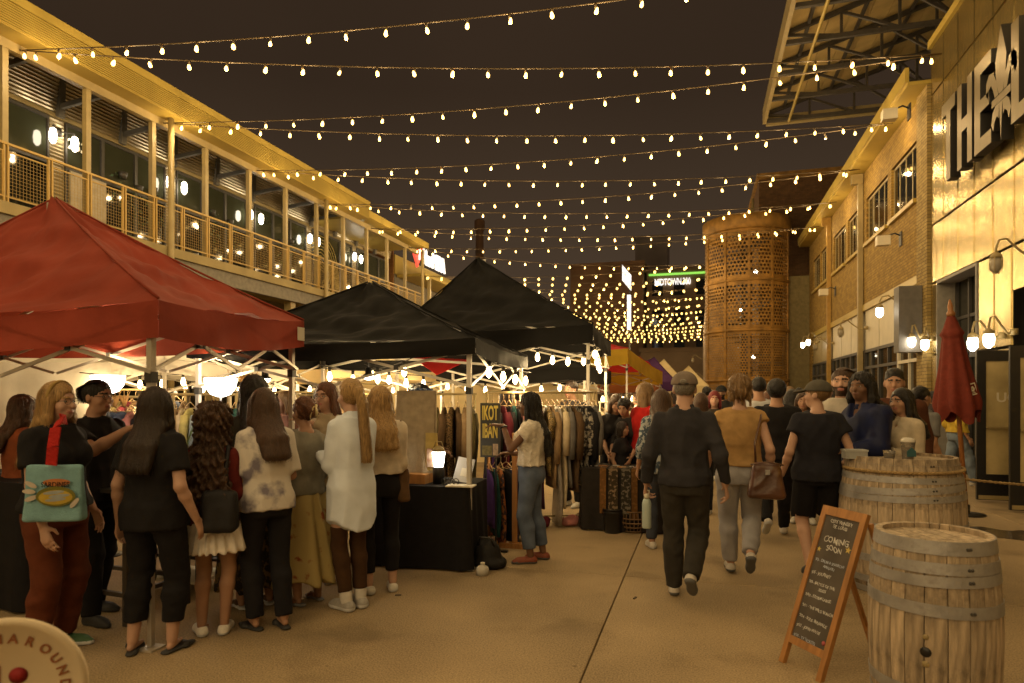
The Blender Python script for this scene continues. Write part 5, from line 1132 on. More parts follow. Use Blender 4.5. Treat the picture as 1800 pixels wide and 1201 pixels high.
# ------------------------------------------------------------------ garments on racks
GC = {'leopard': cloth('leopard', (.05, .032, .016), col2=(.20, .12, .05), scale=60, thr=(.45, .55)), 'brown': cloth('brown', (.085, .050, .024)), 'olive': cloth('olive', (.10, .078, .032)), 'tan': cloth('tan', (.30, .20, .105)), 'black': cloth('black', (.012, .011, .012)),
      'red': cloth('red_g', (.48, .02, .022)), 'plum': cloth('plum', (.045, .014, .035)), 'cream': cloth('cream_g', (.50, .41, .27)), 'plaid': cloth('plaid', (.03, .028, .03), col2=(.30, .27, .22), scale=22, thr=(.48, .54)), 'silver': cloth('silver', (.34, .30, .25), rough=.4, metal=.2), 'grey': cloth('grey_g', (.14, .13, .12)),
      'sequin': cloth('sequin', (.05, .035, .015), col2=(.45, .30, .10), scale=120, thr=(.52, .6), rough=.35), 'blue': cloth('blue_g', (.045, .06, .13)), 'denim': cloth('denim', (.07, .09, .15)), 'rust': cloth('rust_g', (.20, .06, .02)), 'paleblue': cloth('paleblue', (.30, .36, .40)), 'yellow': cloth('yellow_g', (.48, .42, .16)), 'teal': cloth('teal', (.02, .07, .065)), 'pink': cloth('pink_g', (.42, .17, .15)), 'wine': cloth('wine', (.10, .014, .022)), 'violet': cloth('violet_g', (.07, .03, .14)), 'orange': cloth('orange_g', (.42, .15, .05), col2=(.05, .03, .03), scale=18, thr=(.5, .54))}
hangm = MB(); hangm.tube([(-.0, .20, 0), (0, .02, .07), (0, -.02, .07), (0, -.20, 0), (0, .20, 0)], .006, 5); hangm.tube([(0, 0, .07), (0, 0, .12), (0, .02, .145), (0, 0, .165)], .003, 4); M_hang = mat('hanger', (.45, .30, .14), rough=.5); hangmesh = hangm.mesh('hanger', M_hang)
def garment(name, label, top, rz, L, m, seed, group, sleeve=.5, w=.40, th=.05):
    """hangs from point top; local Y is its width, X its thickness"""
    r = random.Random(seed); ph = [r.uniform(0, 6) for _ in range(4)]; g = MB()
    def sec(z):                       # half width and half thickness at drop z
        u = z/L; hw = np.interp(z, [0, .04, .10, .3, L], [.06, .14, w/2, w/2*.9, w/2*(1.0+.15*r.random())]); ht = np.interp(z, [0, .08, .4, L], [.02, th*.8, th, th*.9]); return hw, ht
    zs = [0, .04, .10]+list(np.linspace(.2, L, 8)); n = 14; vs = []
    for z in zs:
        hw, ht = sec(z)
        for k in range(n):
            a = 2*PI*k/n; f = 1+.22*math.sin(a*4+ph[0]+z*3)*min(1, z*2.2)+.10*math.sin(a*7+ph[1])*min(1, z*2)
            vs.append((ht*math.cos(a)*f+.012*math.sin(z*7+ph[2]), hw*math.sin(a), .0-z))
    g.smooth = True; g.add(vs, [(i*n+k, i*n+(k+1) % n, (i+1)*n+(k+1) % n, (i+1)*n+k) for i in range(len(zs)-1) for k in range(n)]+[tuple(range(n-1, -1, -1)), tuple(range((len(zs)-1)*n, len(zs)*n))][::1])
    if sleeve > 0:
        for s in (-1, 1): g.tube([(0, s*(w/2-.03), -.09), (.01, s*(w/2+.035), -.22), (.015*math.sin(ph[3]), s*(w/2+.03), -.1-sleeve*.55), (.0, s*(w/2+.02), -.1-sleeve)], [.045, .052, .048, .042], 8)
    o = g.build(name, m, None, top, rz); tag(o, label, 'garment', group); inst('hanger', hangmesh, o, (0, 0, .0)); return o
def rack(label, a, b_, z, legm, seq, desc, group, Lr=(.85, 1.0), seed=1, low=True, gap=None, rust=None):
    a, b_ = Vector((*a, 0)), Vector((*b_, 0)); D = b_-a; ang = math.atan2(D.y, D.x); t = thing('clothes_rack', label, 'rack', a, ang); L = D.length
    MB().tube([(0, 0, z), (L, 0, z)], .015, 8).build('rail', legm, t)
    for x in (0.03, L-.03):
        MB().tube([(x, 0, .06), (x, 0, z)], .016, 8).build('upright', legm, t); m = MB(); m.bx(x-.02, x+.02, -.26, .26, .05, .085); m.build('foot', legm, t)
        for y in (-.24, .24): MB().lathe([(.03, 0), (.03, .05)], 8, (x, y, 0)).build('castor', M_black, t)
    if low: MB().tube([(.03, 0, .12), (L-.03, 0, .12)], .011, 6).build('low_rail', legm, t)
    r = random.Random(seed); n = len(seq)
    for i, c in enumerate(seq):
        col, nm, sl, Lg = c if len(c) == 4 else (c[0], c[1], c[2], r.uniform(*Lr)); p = a+D*((i+.5)/n); p.z = z-.165
        garment(nm, '%s %s, %s from left on %s' % (desc_col[col], nm.replace('_', ' '), ordn[i], desc), p, ang+r.uniform(-.14, .14), Lg, GC[col], seed*50+i, group, sl, .40+r.uniform(-.03, .05), max(.028, min(.055, L/n*.55)))
    return t
desc_col = {'leopard': 'speckled leopard-print', 'brown': 'dark brown', 'olive': 'olive green', 'tan': 'light tan', 'black': 'plain black', 'red': 'bright red', 'plum': 'dark plum', 'cream': 'pale cream', 'plaid': 'black and white plaid', 'silver': 'silver satin', 'grey': 'mid grey', 'sequin': 'glinting gold sequin', 'blue': 'navy blue', 'denim': 'blue denim', 'rust': 'rust orange', 'paleblue': 'pale blue', 'yellow': 'pale yellow', 'teal': 'dark teal', 'pink': 'dusty pink', 'wine': 'dark wine', 'violet': 'deep violet', 'orange': 'orange patterned'}
seqA = [(c, 'coat', .55) for c in ['leopard', 'brown', 'leopard', 'olive', 'brown', 'leopard', 'olive', 'tan', 'brown', 'leopard', 'olive', 'brown', 'leopard', 'brown', 'tan', 'olive']]
pa, pb = P(628, HY, 8.1), P(838, HY, 8.15); rack('long clothes rack of brown coats behind the vendor table', pa.xy, pb.xy, 1.635, M_steel, seqA, 'the rack behind the vendor', 'brown coats on the vendor rack', (.92, 1.08), 3)
seqB = [('black', 'jacket', .55, .95), ('violet', 'dress', 0, 1.15), ('black', 'jacket', .55, .85), ('wine', 'shirt', .4, .8), ('black', 'coat', .55, 1.1), ('teal', 'dress', 0, 1.3), ('black', 'dress', 0, 1.2), ('pink', 'dress', .2, 1.1), ('red', 'coat', .6, 1.15), ('plum', 'coat', .6, 1.05), ('plum', 'dress', 0, 1.25), ('sequin', 'top', .3, .85), ('tan', 'coat', .6, 1.0), ('silver', 'dress', 0, 1.46), ('cream', 'dress', .5, 1.25), ('grey', 'coat', .55, 1.0), ('brown', 'coat', .55, 1.05), ('plaid', 'shirt', .5, .95), ('plaid', 'jacket', .5, 1.0), ('black', 'coat', .55, 1.05), ('grey', 'jacket', .5, .9)]
pa, pb = P(852, HY, 8.0), P(1048, HY, 8.2); rack('clothes rack of mixed dresses and coats behind the woman in jeans', pa.xy, pb.xy, 1.655, M_steel, seqB, 'the mixed rack', 'mixed clothes on the second rack', (.9, 1.1), 4)
seqC = [('denim', 'jeans', 0, .8), ('paleblue', 'shirt', .35, .7), ('denim', 'jeans', 0, .85), ('denim', 'jacket', .5, .65), ('pink', 'shirt', .3, .7), ('black', 'shirt', .3, .7), ('denim', 'jeans', 0, .8), ('cream', 'shirt', .5, .8)]
pa, pb = P(160, HY, 7.4), P(285, HY, 7.5); rack('short clothes rack of denim behind the pointing man', pa.xy, pb.xy, 1.60, M_steel, seqC, 'the denim rack', 'clothes on the denim rack', (.7, .85), 5)
seqD = [('tan', 'jacket', .5, .9), ('cream', 'shirt', .5, .8), ('yellow', 'shirt', .5, .85), ('paleblue', 'shirt', .5, .8), ('blue', 'shirt', .5, .8), ('red', 'shirt', .5, .75), ('cream', 'shirt', .5, .8), ('grey', 'shirt', .5, .8), ('teal', 'shirt', .5, .8)]
pa, pb = P(300, HY, 7.7), P(420, HY, 7.9); rack('clothes rack of pastel shirts behind the curly-haired girl', pa.xy, pb.xy, 1.63, M_steel, seqD, 'the pastel shirt rack', 'shirts on the pastel rack', (.7, .85), 6)
seqE = [(c, 'shirt', .5) for c in ['rust', 'tan', 'brown', 'rust', 'olive', 'tan', 'rust', 'brown']]
pa, pb = P(520, HY, 9.2), P(640, HY, 9.4); rack('clothes rack of rust shirts inside the cream tent', pa.xy, pb.xy, 1.62, M_steel, seqE, 'the rust shirt rack', 'shirts on the rust rack', (.8, .9), 7)
seqF = [(c, n_, .0, l) for c, n_, l in (('violet', 'skirt', .6), ('teal', 'scarf', .7), ('orange', 'dress', .8), ('black', 'skirt', .7), ('blue', 'dress', .8), ('orange', 'skirt', .7), ('pink', 'scarf', .6))]
pa, pb = P(855, HY, 7.1), P(925, HY, 7.25); rack('low wooden rail of patterned skirts by the standing sign', pa.xy, pb.xy, .98, M_pine, seqF, 'the low wooden rail', 'skirts on the low rail', (.6, .8), 8, low=False)
seqG = [(c, 'shirt', .4) for c in ['cream', 'paleblue', 'tan', 'pink', 'cream', 'yellow', 'grey']]
pa, pb = P(1052, HY, 11.2), P(1140, HY, 11.6); rack('white clothes rack behind the red-shirted woman', pa.xy, pb.xy, 1.5, M_white, seqG, 'the white rack', 'shirts on the white rack', (.6, .8), 9)
seqH = [(c, 'shirt', .45) for c in ['rust', 'brown', 'tan', 'wine', 'olive', 'rust', 'black', 'brown', 'blue', 'tan', 'rust', 'olive', 'wine', 'brown', 'cream', 'black', 'rust', 'tan', 'denim', 'brown']]
pa, pb = P(40, HY, 8.9), P(330, HY, 9.3); rack('long back rack of rust and brown shirts under the white tent', pa.xy, pb.xy, 1.70, M_steel, seqH, 'the long back rack', 'shirts on the long back rack', (.8, .95), 10)
seqI = [(c, 'blouse', .45) for c in ['tan', 'rust', 'cream', 'olive', 'brown', 'pink', 'tan', 'rust', 'black', 'grey', 'brown', 'tan']]
pa, pb = P(415, HY, 8.6), P(610, HY, 8.8); rack('back rack of tan and rust blouses behind the queue', pa.xy, pb.xy, 1.66, M_steel, seqI, 'the blouse rack', 'blouses on the back rack', (.7, .85), 12)
# ------------------------------------------------------------------ vendor table with black cloth
def draped(label, name, x0, x1, y0, y1, z, m, rz=0, loc=(0, 0), cat='tablecloth'):
    q = MB(); n = 120
    pts = []
    per = [(x0, y0), (x1, y0), (x1, y1), (x0, y1)]
    def ring(u): s = u*4; i = int(s) % 4; t = s-int(s); a, b_ = per[i], per[(i+1) % 4]; return Vector((a[0]+(b_[0]-a[0])*t, a[1]+(b_[1]-a[1])*t, 0)), Vector((b_[1]-a[1], -(b_[0]-a[0]), 0)).normalized()
    def fn(u, v):
        p, nn = ring(min(u, .99999) if u < 1 else 0); d = (1-v); return p+nn*(.012+d*(.035+.022*math.sin(u*62+2*math.sin(u*19))))+Vector((0, 0, z-d*(z-.02)))
    q.grid(fn, n, 8); q.add([(x0-.012, y0-.012, z), (x1+.012, y0-.012, z), (x1+.012, y1+.012, z), (x0-.012, y1+.012, z)], [(0, 1, 2, 3)]); o = q.build(name, m, None, (*loc, 0), rz); return tag(o, label, cat)
def table(label, w, d, z, loc, rz, h=.04):
    t = thing('trestle_table', label, 'table', (*loc, 0), rz); MB().bx(-w/2, w/2, -d/2, d/2, z-h, z).build('tabletop', M_white, t)
    for x in (-w/2+.1, w/2-.1):
        for y in (-d/2+.08, d/2-.08): MB().tube([(x, y, 0), (x, y, z-h)], .014, 6).build('leg', M_steeldk, t)
    return t
tcx, tcy = P(742, HY, 6.45).xy; RZ1 = math.radians(3)
table('vendor table hidden under a black floor-length cloth', 1.05, .62, .765, (tcx, tcy), RZ1); draped('black floor-length cloth on the vendor table', 'tablecloth', -.56, .56, -.34, .34, .775, cloth('table_black', (.010, .009, .010), rough=.8), RZ1, (tcx, tcy))
TZ = .776
def on_table(px, d): v = P(px, HY, d); return v.x, v.y
x, y = on_table(722, 6.35); t = thing('display_board', 'tall cloth-covered display board with small pictures on the vendor table', 'display', (x, y, TZ), RZ1-.1)
m = MB(); m.grid(lambda u, v: Vector((-.20+.42*u, .09-.07*(1-v)+.012*math.sin(u*14)*(1-v), .09+.80*v)), 20, 10); m.bx(-.20, .22, .10, .12, .09, .89); m.build('linen_cover', cloth('linen', (.36, .29, .19), bump=.4), t); MB().bx(-.17, .2, -.10, .14, 0, .09).build('wooden_box', M_pine, t); MB().bx(.15, .27, .02, .035, .12, .48).build('picture_card', cloth('card_yellow', (.48, .36, .12)), t); MB().bx(.165, .255, .012, .019, .15, .33).build('portrait_print', cloth('print_face', (.30, .14, .08), col2=(.5, .4, .3), scale=20), t)
x, y = on_table(771, 6.25); t = thing('lantern', 'small lit camping lantern on the vendor table', 'lantern', (x, y, TZ), 0); MB().lathe([(.055, 0), (.058, .15), (.05, .16)], 14).build('base', M_black, t); MB().lathe([(.045, .16), (.062, .30), (.05, .31)], 14).build('globe', emat('lantern_glow', (1, .9, .72), 16.0), t); MB().lathe([(.066, .305), (.05, .34), (.02, .36)], 14).build('lid', M_steel, t); MB().tube([(-.05, 0, .34), (-.03, 0, .40), (.03, 0, .40), (.05, 0, .34)], .005, 5).build('handle', M_steel, t)
x, y = on_table(815, 6.3); t = thing('card_reader_tablet', 'silver tablet leaning back on the vendor table', 'tablet', (x, y, TZ), .15); m = MB(); m.box((0, .02, .12), (.17, .012, .24), Matrix.Rotation(-.35, 3, 'X') @ Matrix.Rotation(.18, 3, 'Y')); m.build('body', mat('silver_case', (.42, .42, .43), rough=.35, metal=.6, var=.05), t); m = MB(); m.box((.01, .0035, .10), (.075, .006, .08), Matrix.Rotation(-.35, 3, 'X') @ Matrix.Rotation(.18, 3, 'Y')); m.build('white_label', M_white, t)
x, y = on_table(812, 6.05); t = MB().bx(-.14, .12, -.07, .08, 0, .012).build('paper_stack', M_white, None, (x, y, TZ), .1); tag(t, 'white paper stack at the table front edge', 'paper')
x, y = on_table(790, 6.1); m = MB(); 
for i in range(4): m.tube([Vector((.03*math.cos(a)+.035*(i-1.5), .01*i, .035+.03*math.sin(a))) for a in np.linspace(0, 2*PI, 11)], .004, 5)
t = m.build('glasses_bundle', M_black, None, (x, y, TZ)); t.name = 'wire_trinkets'; tag(t, 'small black wire trinkets on the vendor table', 'trinkets')
# second table with woven belts hung over the front
tx, ty = P(1096, HY, 8.05).xy; table('low jewellery table behind the walking man', .85, .6, .735, (tx, ty), 0); draped('dark cloth over the low jewellery table', 'tablecloth', -.46, .46, -.32, .32, .745, cloth('table_dark', (.022, .018, .015)), 0, (tx, ty))
for i, (dx, c, w) in enumerate(((-.20, (.16, .075, .02), .075), (-.08, (.05, .035, .02), .11), (.07, (.035, .03, .022), .11), (.17, (.13, .062, .018), .07))):
    m = MB(); mm = cloth('belt%d' % i, c, col2=tuple(min(1, k*4) for k in c) if i in (1, 2) else None, scale=30, thr=(.52, .56)); 
    m.grid(lambda u, v: Vector(((u-.5)*w, -.385-.008*math.sin(v*6+i), .755-.58*(1-v)*(1 if i % 2 else .92))), 3, 10); m.grid(lambda u, v: Vector(((u-.5)*w, -.37+.3*v, .757)), 3, 3)
    o = m.build('woven_belt', mm, None, (tx+dx, ty, 0)); tag(o, ['plain ochre woven strip hung over the left of the table front', 'dark patterned woven strip second from left on the table front', 'zigzag patterned woven strip third from left on the table front', 'ochre woven strip on the right of the table front'][i], 'textile', 'woven strips on the jewellery table')
rr = random.Random(3)
for i in range(9):
    m = MB(); R_ = rr.uniform(.04, .09); m.tube([Vector((R_*math.cos(a), R_*.8*math.sin(a), 0)) for a in np.linspace(0, 2*PI, 15)], .006, 5); o = m.build('bangle', [M_hoop, MATS['stained_pine'], M_black][i % 3], None, (tx-.34+.085*i, ty-.2+rr.uniform(-.05, .2), .755)); tag(o, '%s loop of jewellery from the left on the low table' % ordn[i], 'jewellery', 'jewellery on the low table')
x, y = P(1077, HY, 7.72).xy; t = thing('waste_bin', 'black round bin at the foot of the jewellery table', 'bin', (x, y, 0)); MB().lathe([(.10, 0), (.115, .27), (.125, .275), (.12, .285), (.10, .27), (.09, .02)], 16, cap=False).build('body', M_black, t); MB().lathe([(.126, .24), (.126, .26)], 16, cap=False).build('rim_band', M_black, t)
x, y = P(1113, HY, 7.75).xy; t = thing('wicker_basket', 'brown wicker basket beside the black bin', 'basket', (x, y, 0)); M_wick = mat('wicker', (.14, .075, .03), rough=.7, var=.3)
for k in range(18): a = 2*PI*k/18; MB().tube([(.11*math.cos(a), .11*math.sin(a), .01), (.145*math.cos(a), .145*math.sin(a), .12), (.13*math.cos(a), .13*math.sin(a), .25)], .006, 4).build('stake', M_wick, t)
for z in (.02, .07, .12, .17, .25): m = MB(); R_ = np.interp(z, [0, .12, .25], [.11, .147, .131]); m.tube([Vector((R_*math.cos(a), R_*math.sin(a), z)) for a in np.linspace(0, 2*PI, 21)], .009, 5); m.build('weave_ring', M_wick, t)
# standing sign
x, y = P(862, HY, 6.75).xy; t = thing('standing_sign', 'black standing sign with yellow IKOT IBAN lettering', 'sign', (x, y, 0), .05)
MB().bx(-.105, .105, -.012, .012, .98, 1.54).build('board', mat('sign_black', (.020, .018, .012), rough=.5), t); M_yl = mat('sign_yellow', (.60, .46, .08), rough=.6, var=.05)
inst('lettering', textmesh('IKOT', .17, .002, M_yl, 'CENTER', .004), t, (0, -.0145, 1.43), (PI/2, 0, 0), (.43, 1.2, 1)); inst('lettering', textmesh('IBAN', .17, .002, M_yl, 'CENTER', .004), t, (0, -.0145, 1.245), (PI/2, 0, 0), (.43, 1.2, 1))
MB().bx(-.085, .02, -.0145, -.0125, 1.00, 1.10).build('small_print_panel', mat('print_olive', (.16, .13, .04), var=.4, scale=40), t); MB().bx(.03, .085, -.0145, -.0125, 1.0, 1.12).build('small_portrait', mat('print_port', (.35, .25, .16), var=.5, scale=22), t); m = MB(); m.bx(-.06, -.045, .013, .03, 0, 1.2); m.bx(.045, .06, .013, .03, 0, 1.2); m.bx(-.18, .18, .0, .04, 0, .02); m.build('stand', M_black, t)
x, y = P(905, HY, 6.95).xy; t = thing('wooden_stand', 'slim wooden upright with a slotted base beside the sign', 'stand', (x, y, 0)); MB().bx(-.025, .025, -.02, .02, .03, 1.22).build('upright', M_pine, t); m = MB(); m.bx(-.16, .16, -.06, .06, 0, .05); m.build('base', M_pine, t)
for k in range(3): MB().lathe([(.014, 0), (.014, .003)], 8).build('bolt', M_white, t, (-.08+.08*k, 0, .051))
x, y = P(858, HY, 6.15).xy; t = thing('duffel_bag', 'black bag slumped against the tent pole', 'bag', (x, y, 0)); m = SDF(); m.ell((0, 0, .13), (.13, .10, .15), None, .03); m.ell((.02, 0, .05), (.16, .12, .07), None, .03); m.half((0, 0, .002), (0, 0, -1)); V, Q = m.mesh(.014, folds(4, .012)); inst('body', np_mesh('body', V, Q, [cloth('bag_black', (.014, .013, .013), rough=.6)]), t); MB().tube([(-.08, -.06, .22), (-.05, -.10, .30), (.05, -.10, .30), (.08, -.06, .22)], .010, 6).build('handle', M_black, t)
x, y = P(838, HY, 5.95).xy; t = thing('water_jug', 'clear weight jug at the foot of the black tent pole', 'jug', (x+.07, y-.04, 0)); MB().lathe([(.055, 0), (.06, .05), (.05, .075), (.02, .09), (.02, .10)], 12).build('body', mat('clear_plastic', (.5, .47, .4), rough=.15, var=0), t); MB().lathe([(.022, .10), (.022, .112)], 10).build('cap', M_white, t)
# shoes and folded cloth under the rails
for i, (px, d, c) in enumerate(((868, 7.6, 'pink'), (882, 7.7, 'violet'), (898, 7.8, 'orange'), (950, 8.0, 'wine'), (1000, 8.1, 'pink'), (1018, 8.3, 'orange'), (930, 7.9, 'black'))):
    x, y = P(px, HY, d).xy; m = SDF(); m.ell((0, 0, .05), (.12, .09, .055)); m.ell((.05, .02, .09), (.08, .06, .05)); m.half((0, 0, .002), (0, 0, -1)); V, Q = m.mesh(.014, folds(i, .01)); o = inst('folded_cloth', np_mesh('folded_cloth', V, Q, [GC[c]]), None, (x, y, 0)); tag(o, '%s folded heap of cloth on the ground, %s from the left' % (desc_col[c], ordn[[0, 1, 2, 4, 5, 6, 3][i]]), 'cloth', 'heaps of cloth under the rails')
# near-left stall: tall black-framed table, cloth, potted plant, crates
t = thing('high_table', 'tall black metal-framed stall table under the red tent', 'table', (-4.35, 3.95, 0), -.06)
m = MB(); m.bx(-1.6, .55, -.3, .3, .93, .96); m.build('tabletop', M_black, t)
M_frame = mat('frame_brown', (.055, .042, .030), rough=.5)
for x in (-1.5, .50):
    for y in (-.26, .26): MB().bx(x-.02, x+.02, y-.02, y+.02, 0, .93).build('leg', M_frame, t)
for y in (-.26, .26): MB().bx(-1.48, .48, y-.015, y+.015, .20, .23).build('stretcher', M_frame, t)
MB().bx(.485, .515, -.24, .24, .20, .23).build('stretcher', M_frame, t)
draped('black cloth hanging over the left end of the tall stall table', 'tablecloth', -1.62, -.45, -.32, .32, .966, cloth('table_black', (.010, .009, .010)), -.06, (-4.35, 3.95))
t = thing('spider_plant', 'potted spider plant behind the curly-haired girl', 'plant', (*P(384, HY, 6.7).xy, 0)); m = MB(); rr = random.Random(2)
for i in range(70):
    a = rr.uniform(0, 2*PI); L = rr.uniform(.22, .42); h = rr.uniform(.12, .34); w = .011; d = Vector((math.cos(a), math.sin(a), 0)); s = Vector((-math.sin(a), math.cos(a), 0))*w; p0 = Vector((0, 0, 1.16)); pts = [p0+d*L*t_+Vector((0, 0, h*4*t_*(1-t_)*.9-.14*t_*t_)) for t_ in (0, .35, .7, 1)]; vs = []
    for k, p in enumerate(pts): q = s*(1, 1, .7, .05)[k]; vs += [p-q, p+q]
    m.add(vs, [(0, 1, 3, 2), (2, 3, 5, 4), (4, 5, 7, 6)])
m.build('leaves', mat('spider_leaf', (.10, .20, .045), rough=.5, var=.4, scale=12), t); MB().lathe([(.10, .95), (.14, 1.16), (.13, 1.16), (.12, 1.13)], 14).build('pot', M_white, t); MB().bx(-.16, .16, -.16, .16, .0, .95).build('pedestal', M_black, t)
t = thing('low_shelf', 'black and white low shelf behind the white skirt', 'shelf', (*P(330, HY, 5.5).xy, 0)); 
for z in (.10, .30, .52): MB().bx(-.28, .28, -.2, .2, z, z+.025).build('shelf_board', M_white if z != .30 else M_black, t)
for x in (-.27, .27): 
    for y in (-.19, .19): MB().bx(x-.012, x+.012, y-.012, y+.012, 0, .52).build('upright', M_black, t)
for i in range(26):                                       # straw hats and sandals in bunches on the back rails
    pass
for i, (px, py, d, n) in enumerate(((205, 700, 7.35, 9), (265, 705, 7.4, 6), (430, 662, 7.4, 9))):
    v = P(px, py, d); t = thing('wooden_hanger_bunch', ['bunch of empty wooden hangers left of the dark-haired woman', 'small bunch of empty wooden hangers behind the dark-haired woman', 'bunch of empty wooden hangers under the white tent frame'][i], 'hangers', v, 0, 'bunches of wooden hangers')
    hm_ = MB(); hm_.tube([(0, -.05, -.10), (0, 0, .02), (0, .05, -.10)], .016, 6); hm_.tube([(0, 0, .02), (0, .01, .06), (0, -.005, .08)], .004, 4); hmm = hm_.mesh('hanger', mat('hanger_wood', (.42, .23, .07), rough=.45, var=.15))
    for k in range(n): inst('hanger', hmm, t, ((k-n/2)*.043, 0, 0), (0, .35*(k % 3-1), .9))
v = P(548, 637, 9.6); t = thing('sail_banner', 'small white banner with a red sail emblem', 'banner', v); MB().bx(-.25, .25, 0, .01, -.32, .18).build('cloth_panel', M_crm, t); MB().prism([(-.08, -.02), (.02, -.02), (.02, .13)], -.012, None).build('red_sail', mat('sail_red', (.45, .05, .03)), t); MB().prism([(.03, -.02), (.09, -.02), (.03, .10)], -.012, None).build('red_sail', MATS['sail_red'], t); MB().bx(-.14, .14, -.012, 0, -.075, -.055).build('caption_bar', M_steeldk, t)
m = MB(); v = P(775, 632, 9.0); o = MB().add([v+Vector((-.55, 0, .12)), v+Vector((.45, .3, .06)), v+Vector((-.02, -.1, -.22)), v+Vector((-.55, 0, .125)), v+Vector((.45, .3, .065)), v+Vector((-.02, -.1, -.215))], [(0, 1, 2), (3, 5, 4), (0, 3, 4, 1), (1, 4, 5, 2), (2, 5, 3, 0)]).build('pennant', M_rd2); tag(o, 'red cloth pennant slung under the black tent', 'pennant')

# ------------------------------------------------------------------ barrels, chalkboard, parasol, rope, round sign
def barrel(label, loc, H, rh, rb, rz, hoops, seed):
    T = thing('wine_barrel', label, 'barrel', (*loc, 0), rz, 'oak barrels by the entrance'); n = 24; rr = random.Random(seed)
    R = lambda z: rh+(rb-rh)*(1-((z/H)*2-1)**2)
    zs = np.linspace(0, H, 11); cache = []
    wid = [rr.uniform(.75, 1.3) for _ in range(n)]; tot = sum(wid); a0 = 0
    for i in range(n):
        da = 2*PI*wid[i]/tot; m = MB(); g = .0022/rb; vs = []
        for z in zs:
            for a, q in ((-da/2+g, 0), (-da/4, .001), (da/4, .001), (da/2-g, 0), (da/2-g, -.028), (-da/2+g, -.028)): r = R(z)+q-.002*rr.random(); vs.append((r*math.cos(a), r*math.sin(a), z))
        k = 6; m.add(vs, [(j*k+s, j*k+(s+1) % k, (j+1)*k+(s+1) % k, (j+1)*k+s) for j in range(len(zs)-1) for s in range(k)]+[tuple(range(k-1, -1, -1)), tuple(range(k*(len(zs)-1), k*len(zs)))])
        o = m.build('stave', M_wood, T, (0, 0, 0), a0+da/2); a0 += da
    for z in (.035, H-.035):
        for i in range(7):
            x0, x1 = -rh+2*rh*i/7+.003, -rh+2*rh*(i+1)/7-.003; rr2 = rh-.018; f = lambda x: math.sqrt(max(.0004, rr2*rr2-min(x*x, rr2*rr2*.98)))
            x0c, x1c = max(x0, -rr2*.985), min(x1, rr2*.985); xm = (x0c+x1c)/2; m = MB(); pts = [(x0c, -f(x0c)), (xm, -f(xm)), (x1c, -f(x1c)), (x1c, f(x1c)), (xm, f(xm)), (x0c, f(x0c))]; m.add([(p[0], p[1], z-.01) for p in pts]+[(p[0], p[1], z+.01) for p in pts], [(5, 4, 3, 2, 1, 0), (6, 7, 8, 9, 10, 11)]+[(k, (k+1) % 6, 6+(k+1) % 6, 6+k) for k in range(6)]); m.build('head_plank', M_wood, T)
    for (z, w, tl) in hoops:
        m = MB(); N_ = 64; vs = []
        for k in range(N_):
            a = 2*PI*k/N_; zc = z+tl*math.sin(a+2.2)
            for zz, q in ((zc-w/2, .0015), (zc-w/2, .005), (zc+w/2, .005), (zc+w/2, .0015)): r = R(min(H, max(0, zz)))+q; vs.append((r*math.cos(a), r*math.sin(a), zz))
        m.smooth = False; m.add(vs, [(k*4+s, ((k+1) % N_)*4+s, ((k+1) % N_)*4+(s+1) % 4, k*4+(s+1) % 4) for k in range(N_) for s in range(4)]); hp2 = m.build('hoop', M_hoop, T)
        for s in range(2): a = -PI/2-rz+.25+.05*s; MB().ball((0, 0, 0), .008, 6, 4).build('rivet', M_steeldk, hp2, ((R(z)+.006)*math.cos(a), (R(z)+.006)*math.sin(a), z+tl*math.sin(a+2.2)))
    return T, R
b1 = P(1640, HY, 3.22); BT, BR = barrel('nearer weathered oak barrel with a dark bung hole', b1.xy, .95, .248, .283, .3, [(.918, .062, 0), (.825, .052, .003), (.765, .050, .010), (.635, .056, -.003), (.24, .052, 0), (.15, .05, .003), (.035, .06, 0)], 2)
ang = math.atan2(-b1.y, -b1.x)-.10; 
for z, r_, m_ in ((.44, .024, M_black), (.51, .013, M_steel), (.385, .016, M_steel), (.225, .014, M_black)):
    o = MB().lathe([(r_, 0), (r_*.9, .003), (.001, .0035)], 12).build('bung', m_, BT, (math.cos(ang-.3)*(BR(z)+.0005), math.sin(ang-.3)*(BR(z)+.0005), z)); o.rotation_euler = (0, PI/2, ang-.3)
b2 = P(1583, HY, 5.55); BT2, BR2 = barrel('larger oak barrel behind, wrapped in rope, with drinks on top', b2.xy, 1.11, .41, .475, .9, [(1.06, .001, 0), (.945, .05, .0), (.87, .055, .028), (.80, .05, .012), (.56, .06, 0), (.30, .06, 0), (.12, .055, 0), (.03, .05, 0)], 8)
t = thing('rope_barrier', 'thick twisted rope wound round the larger barrel and strung to the door', 'rope', (0, 0, 0)); M_rope = mat('rope_hemp', (.36, .24, .10), rough=.9, var=.25, scale=40, bump=.5, bscale=120)
pts = [(b2.x+(BR2(1.02)+.016)*math.cos(a), b2.y+(BR2(1.02)+.016)*math.sin(a), 1.02-.02*math.sin(a*.5)) for a in np.linspace(PI*1.02, PI*2.2, 26)]
pts2 = [Vector((b2.x+.50, b2.y+.25, .90))]+[Vector((b2.x+.50, b2.y+.25, .90)).lerp(Vector((5.6, 7.6, .95)), u)+Vector((0, 0, -.30*4*u*(1-u)*.4)) for u in np.linspace(.1, 1, 12)]
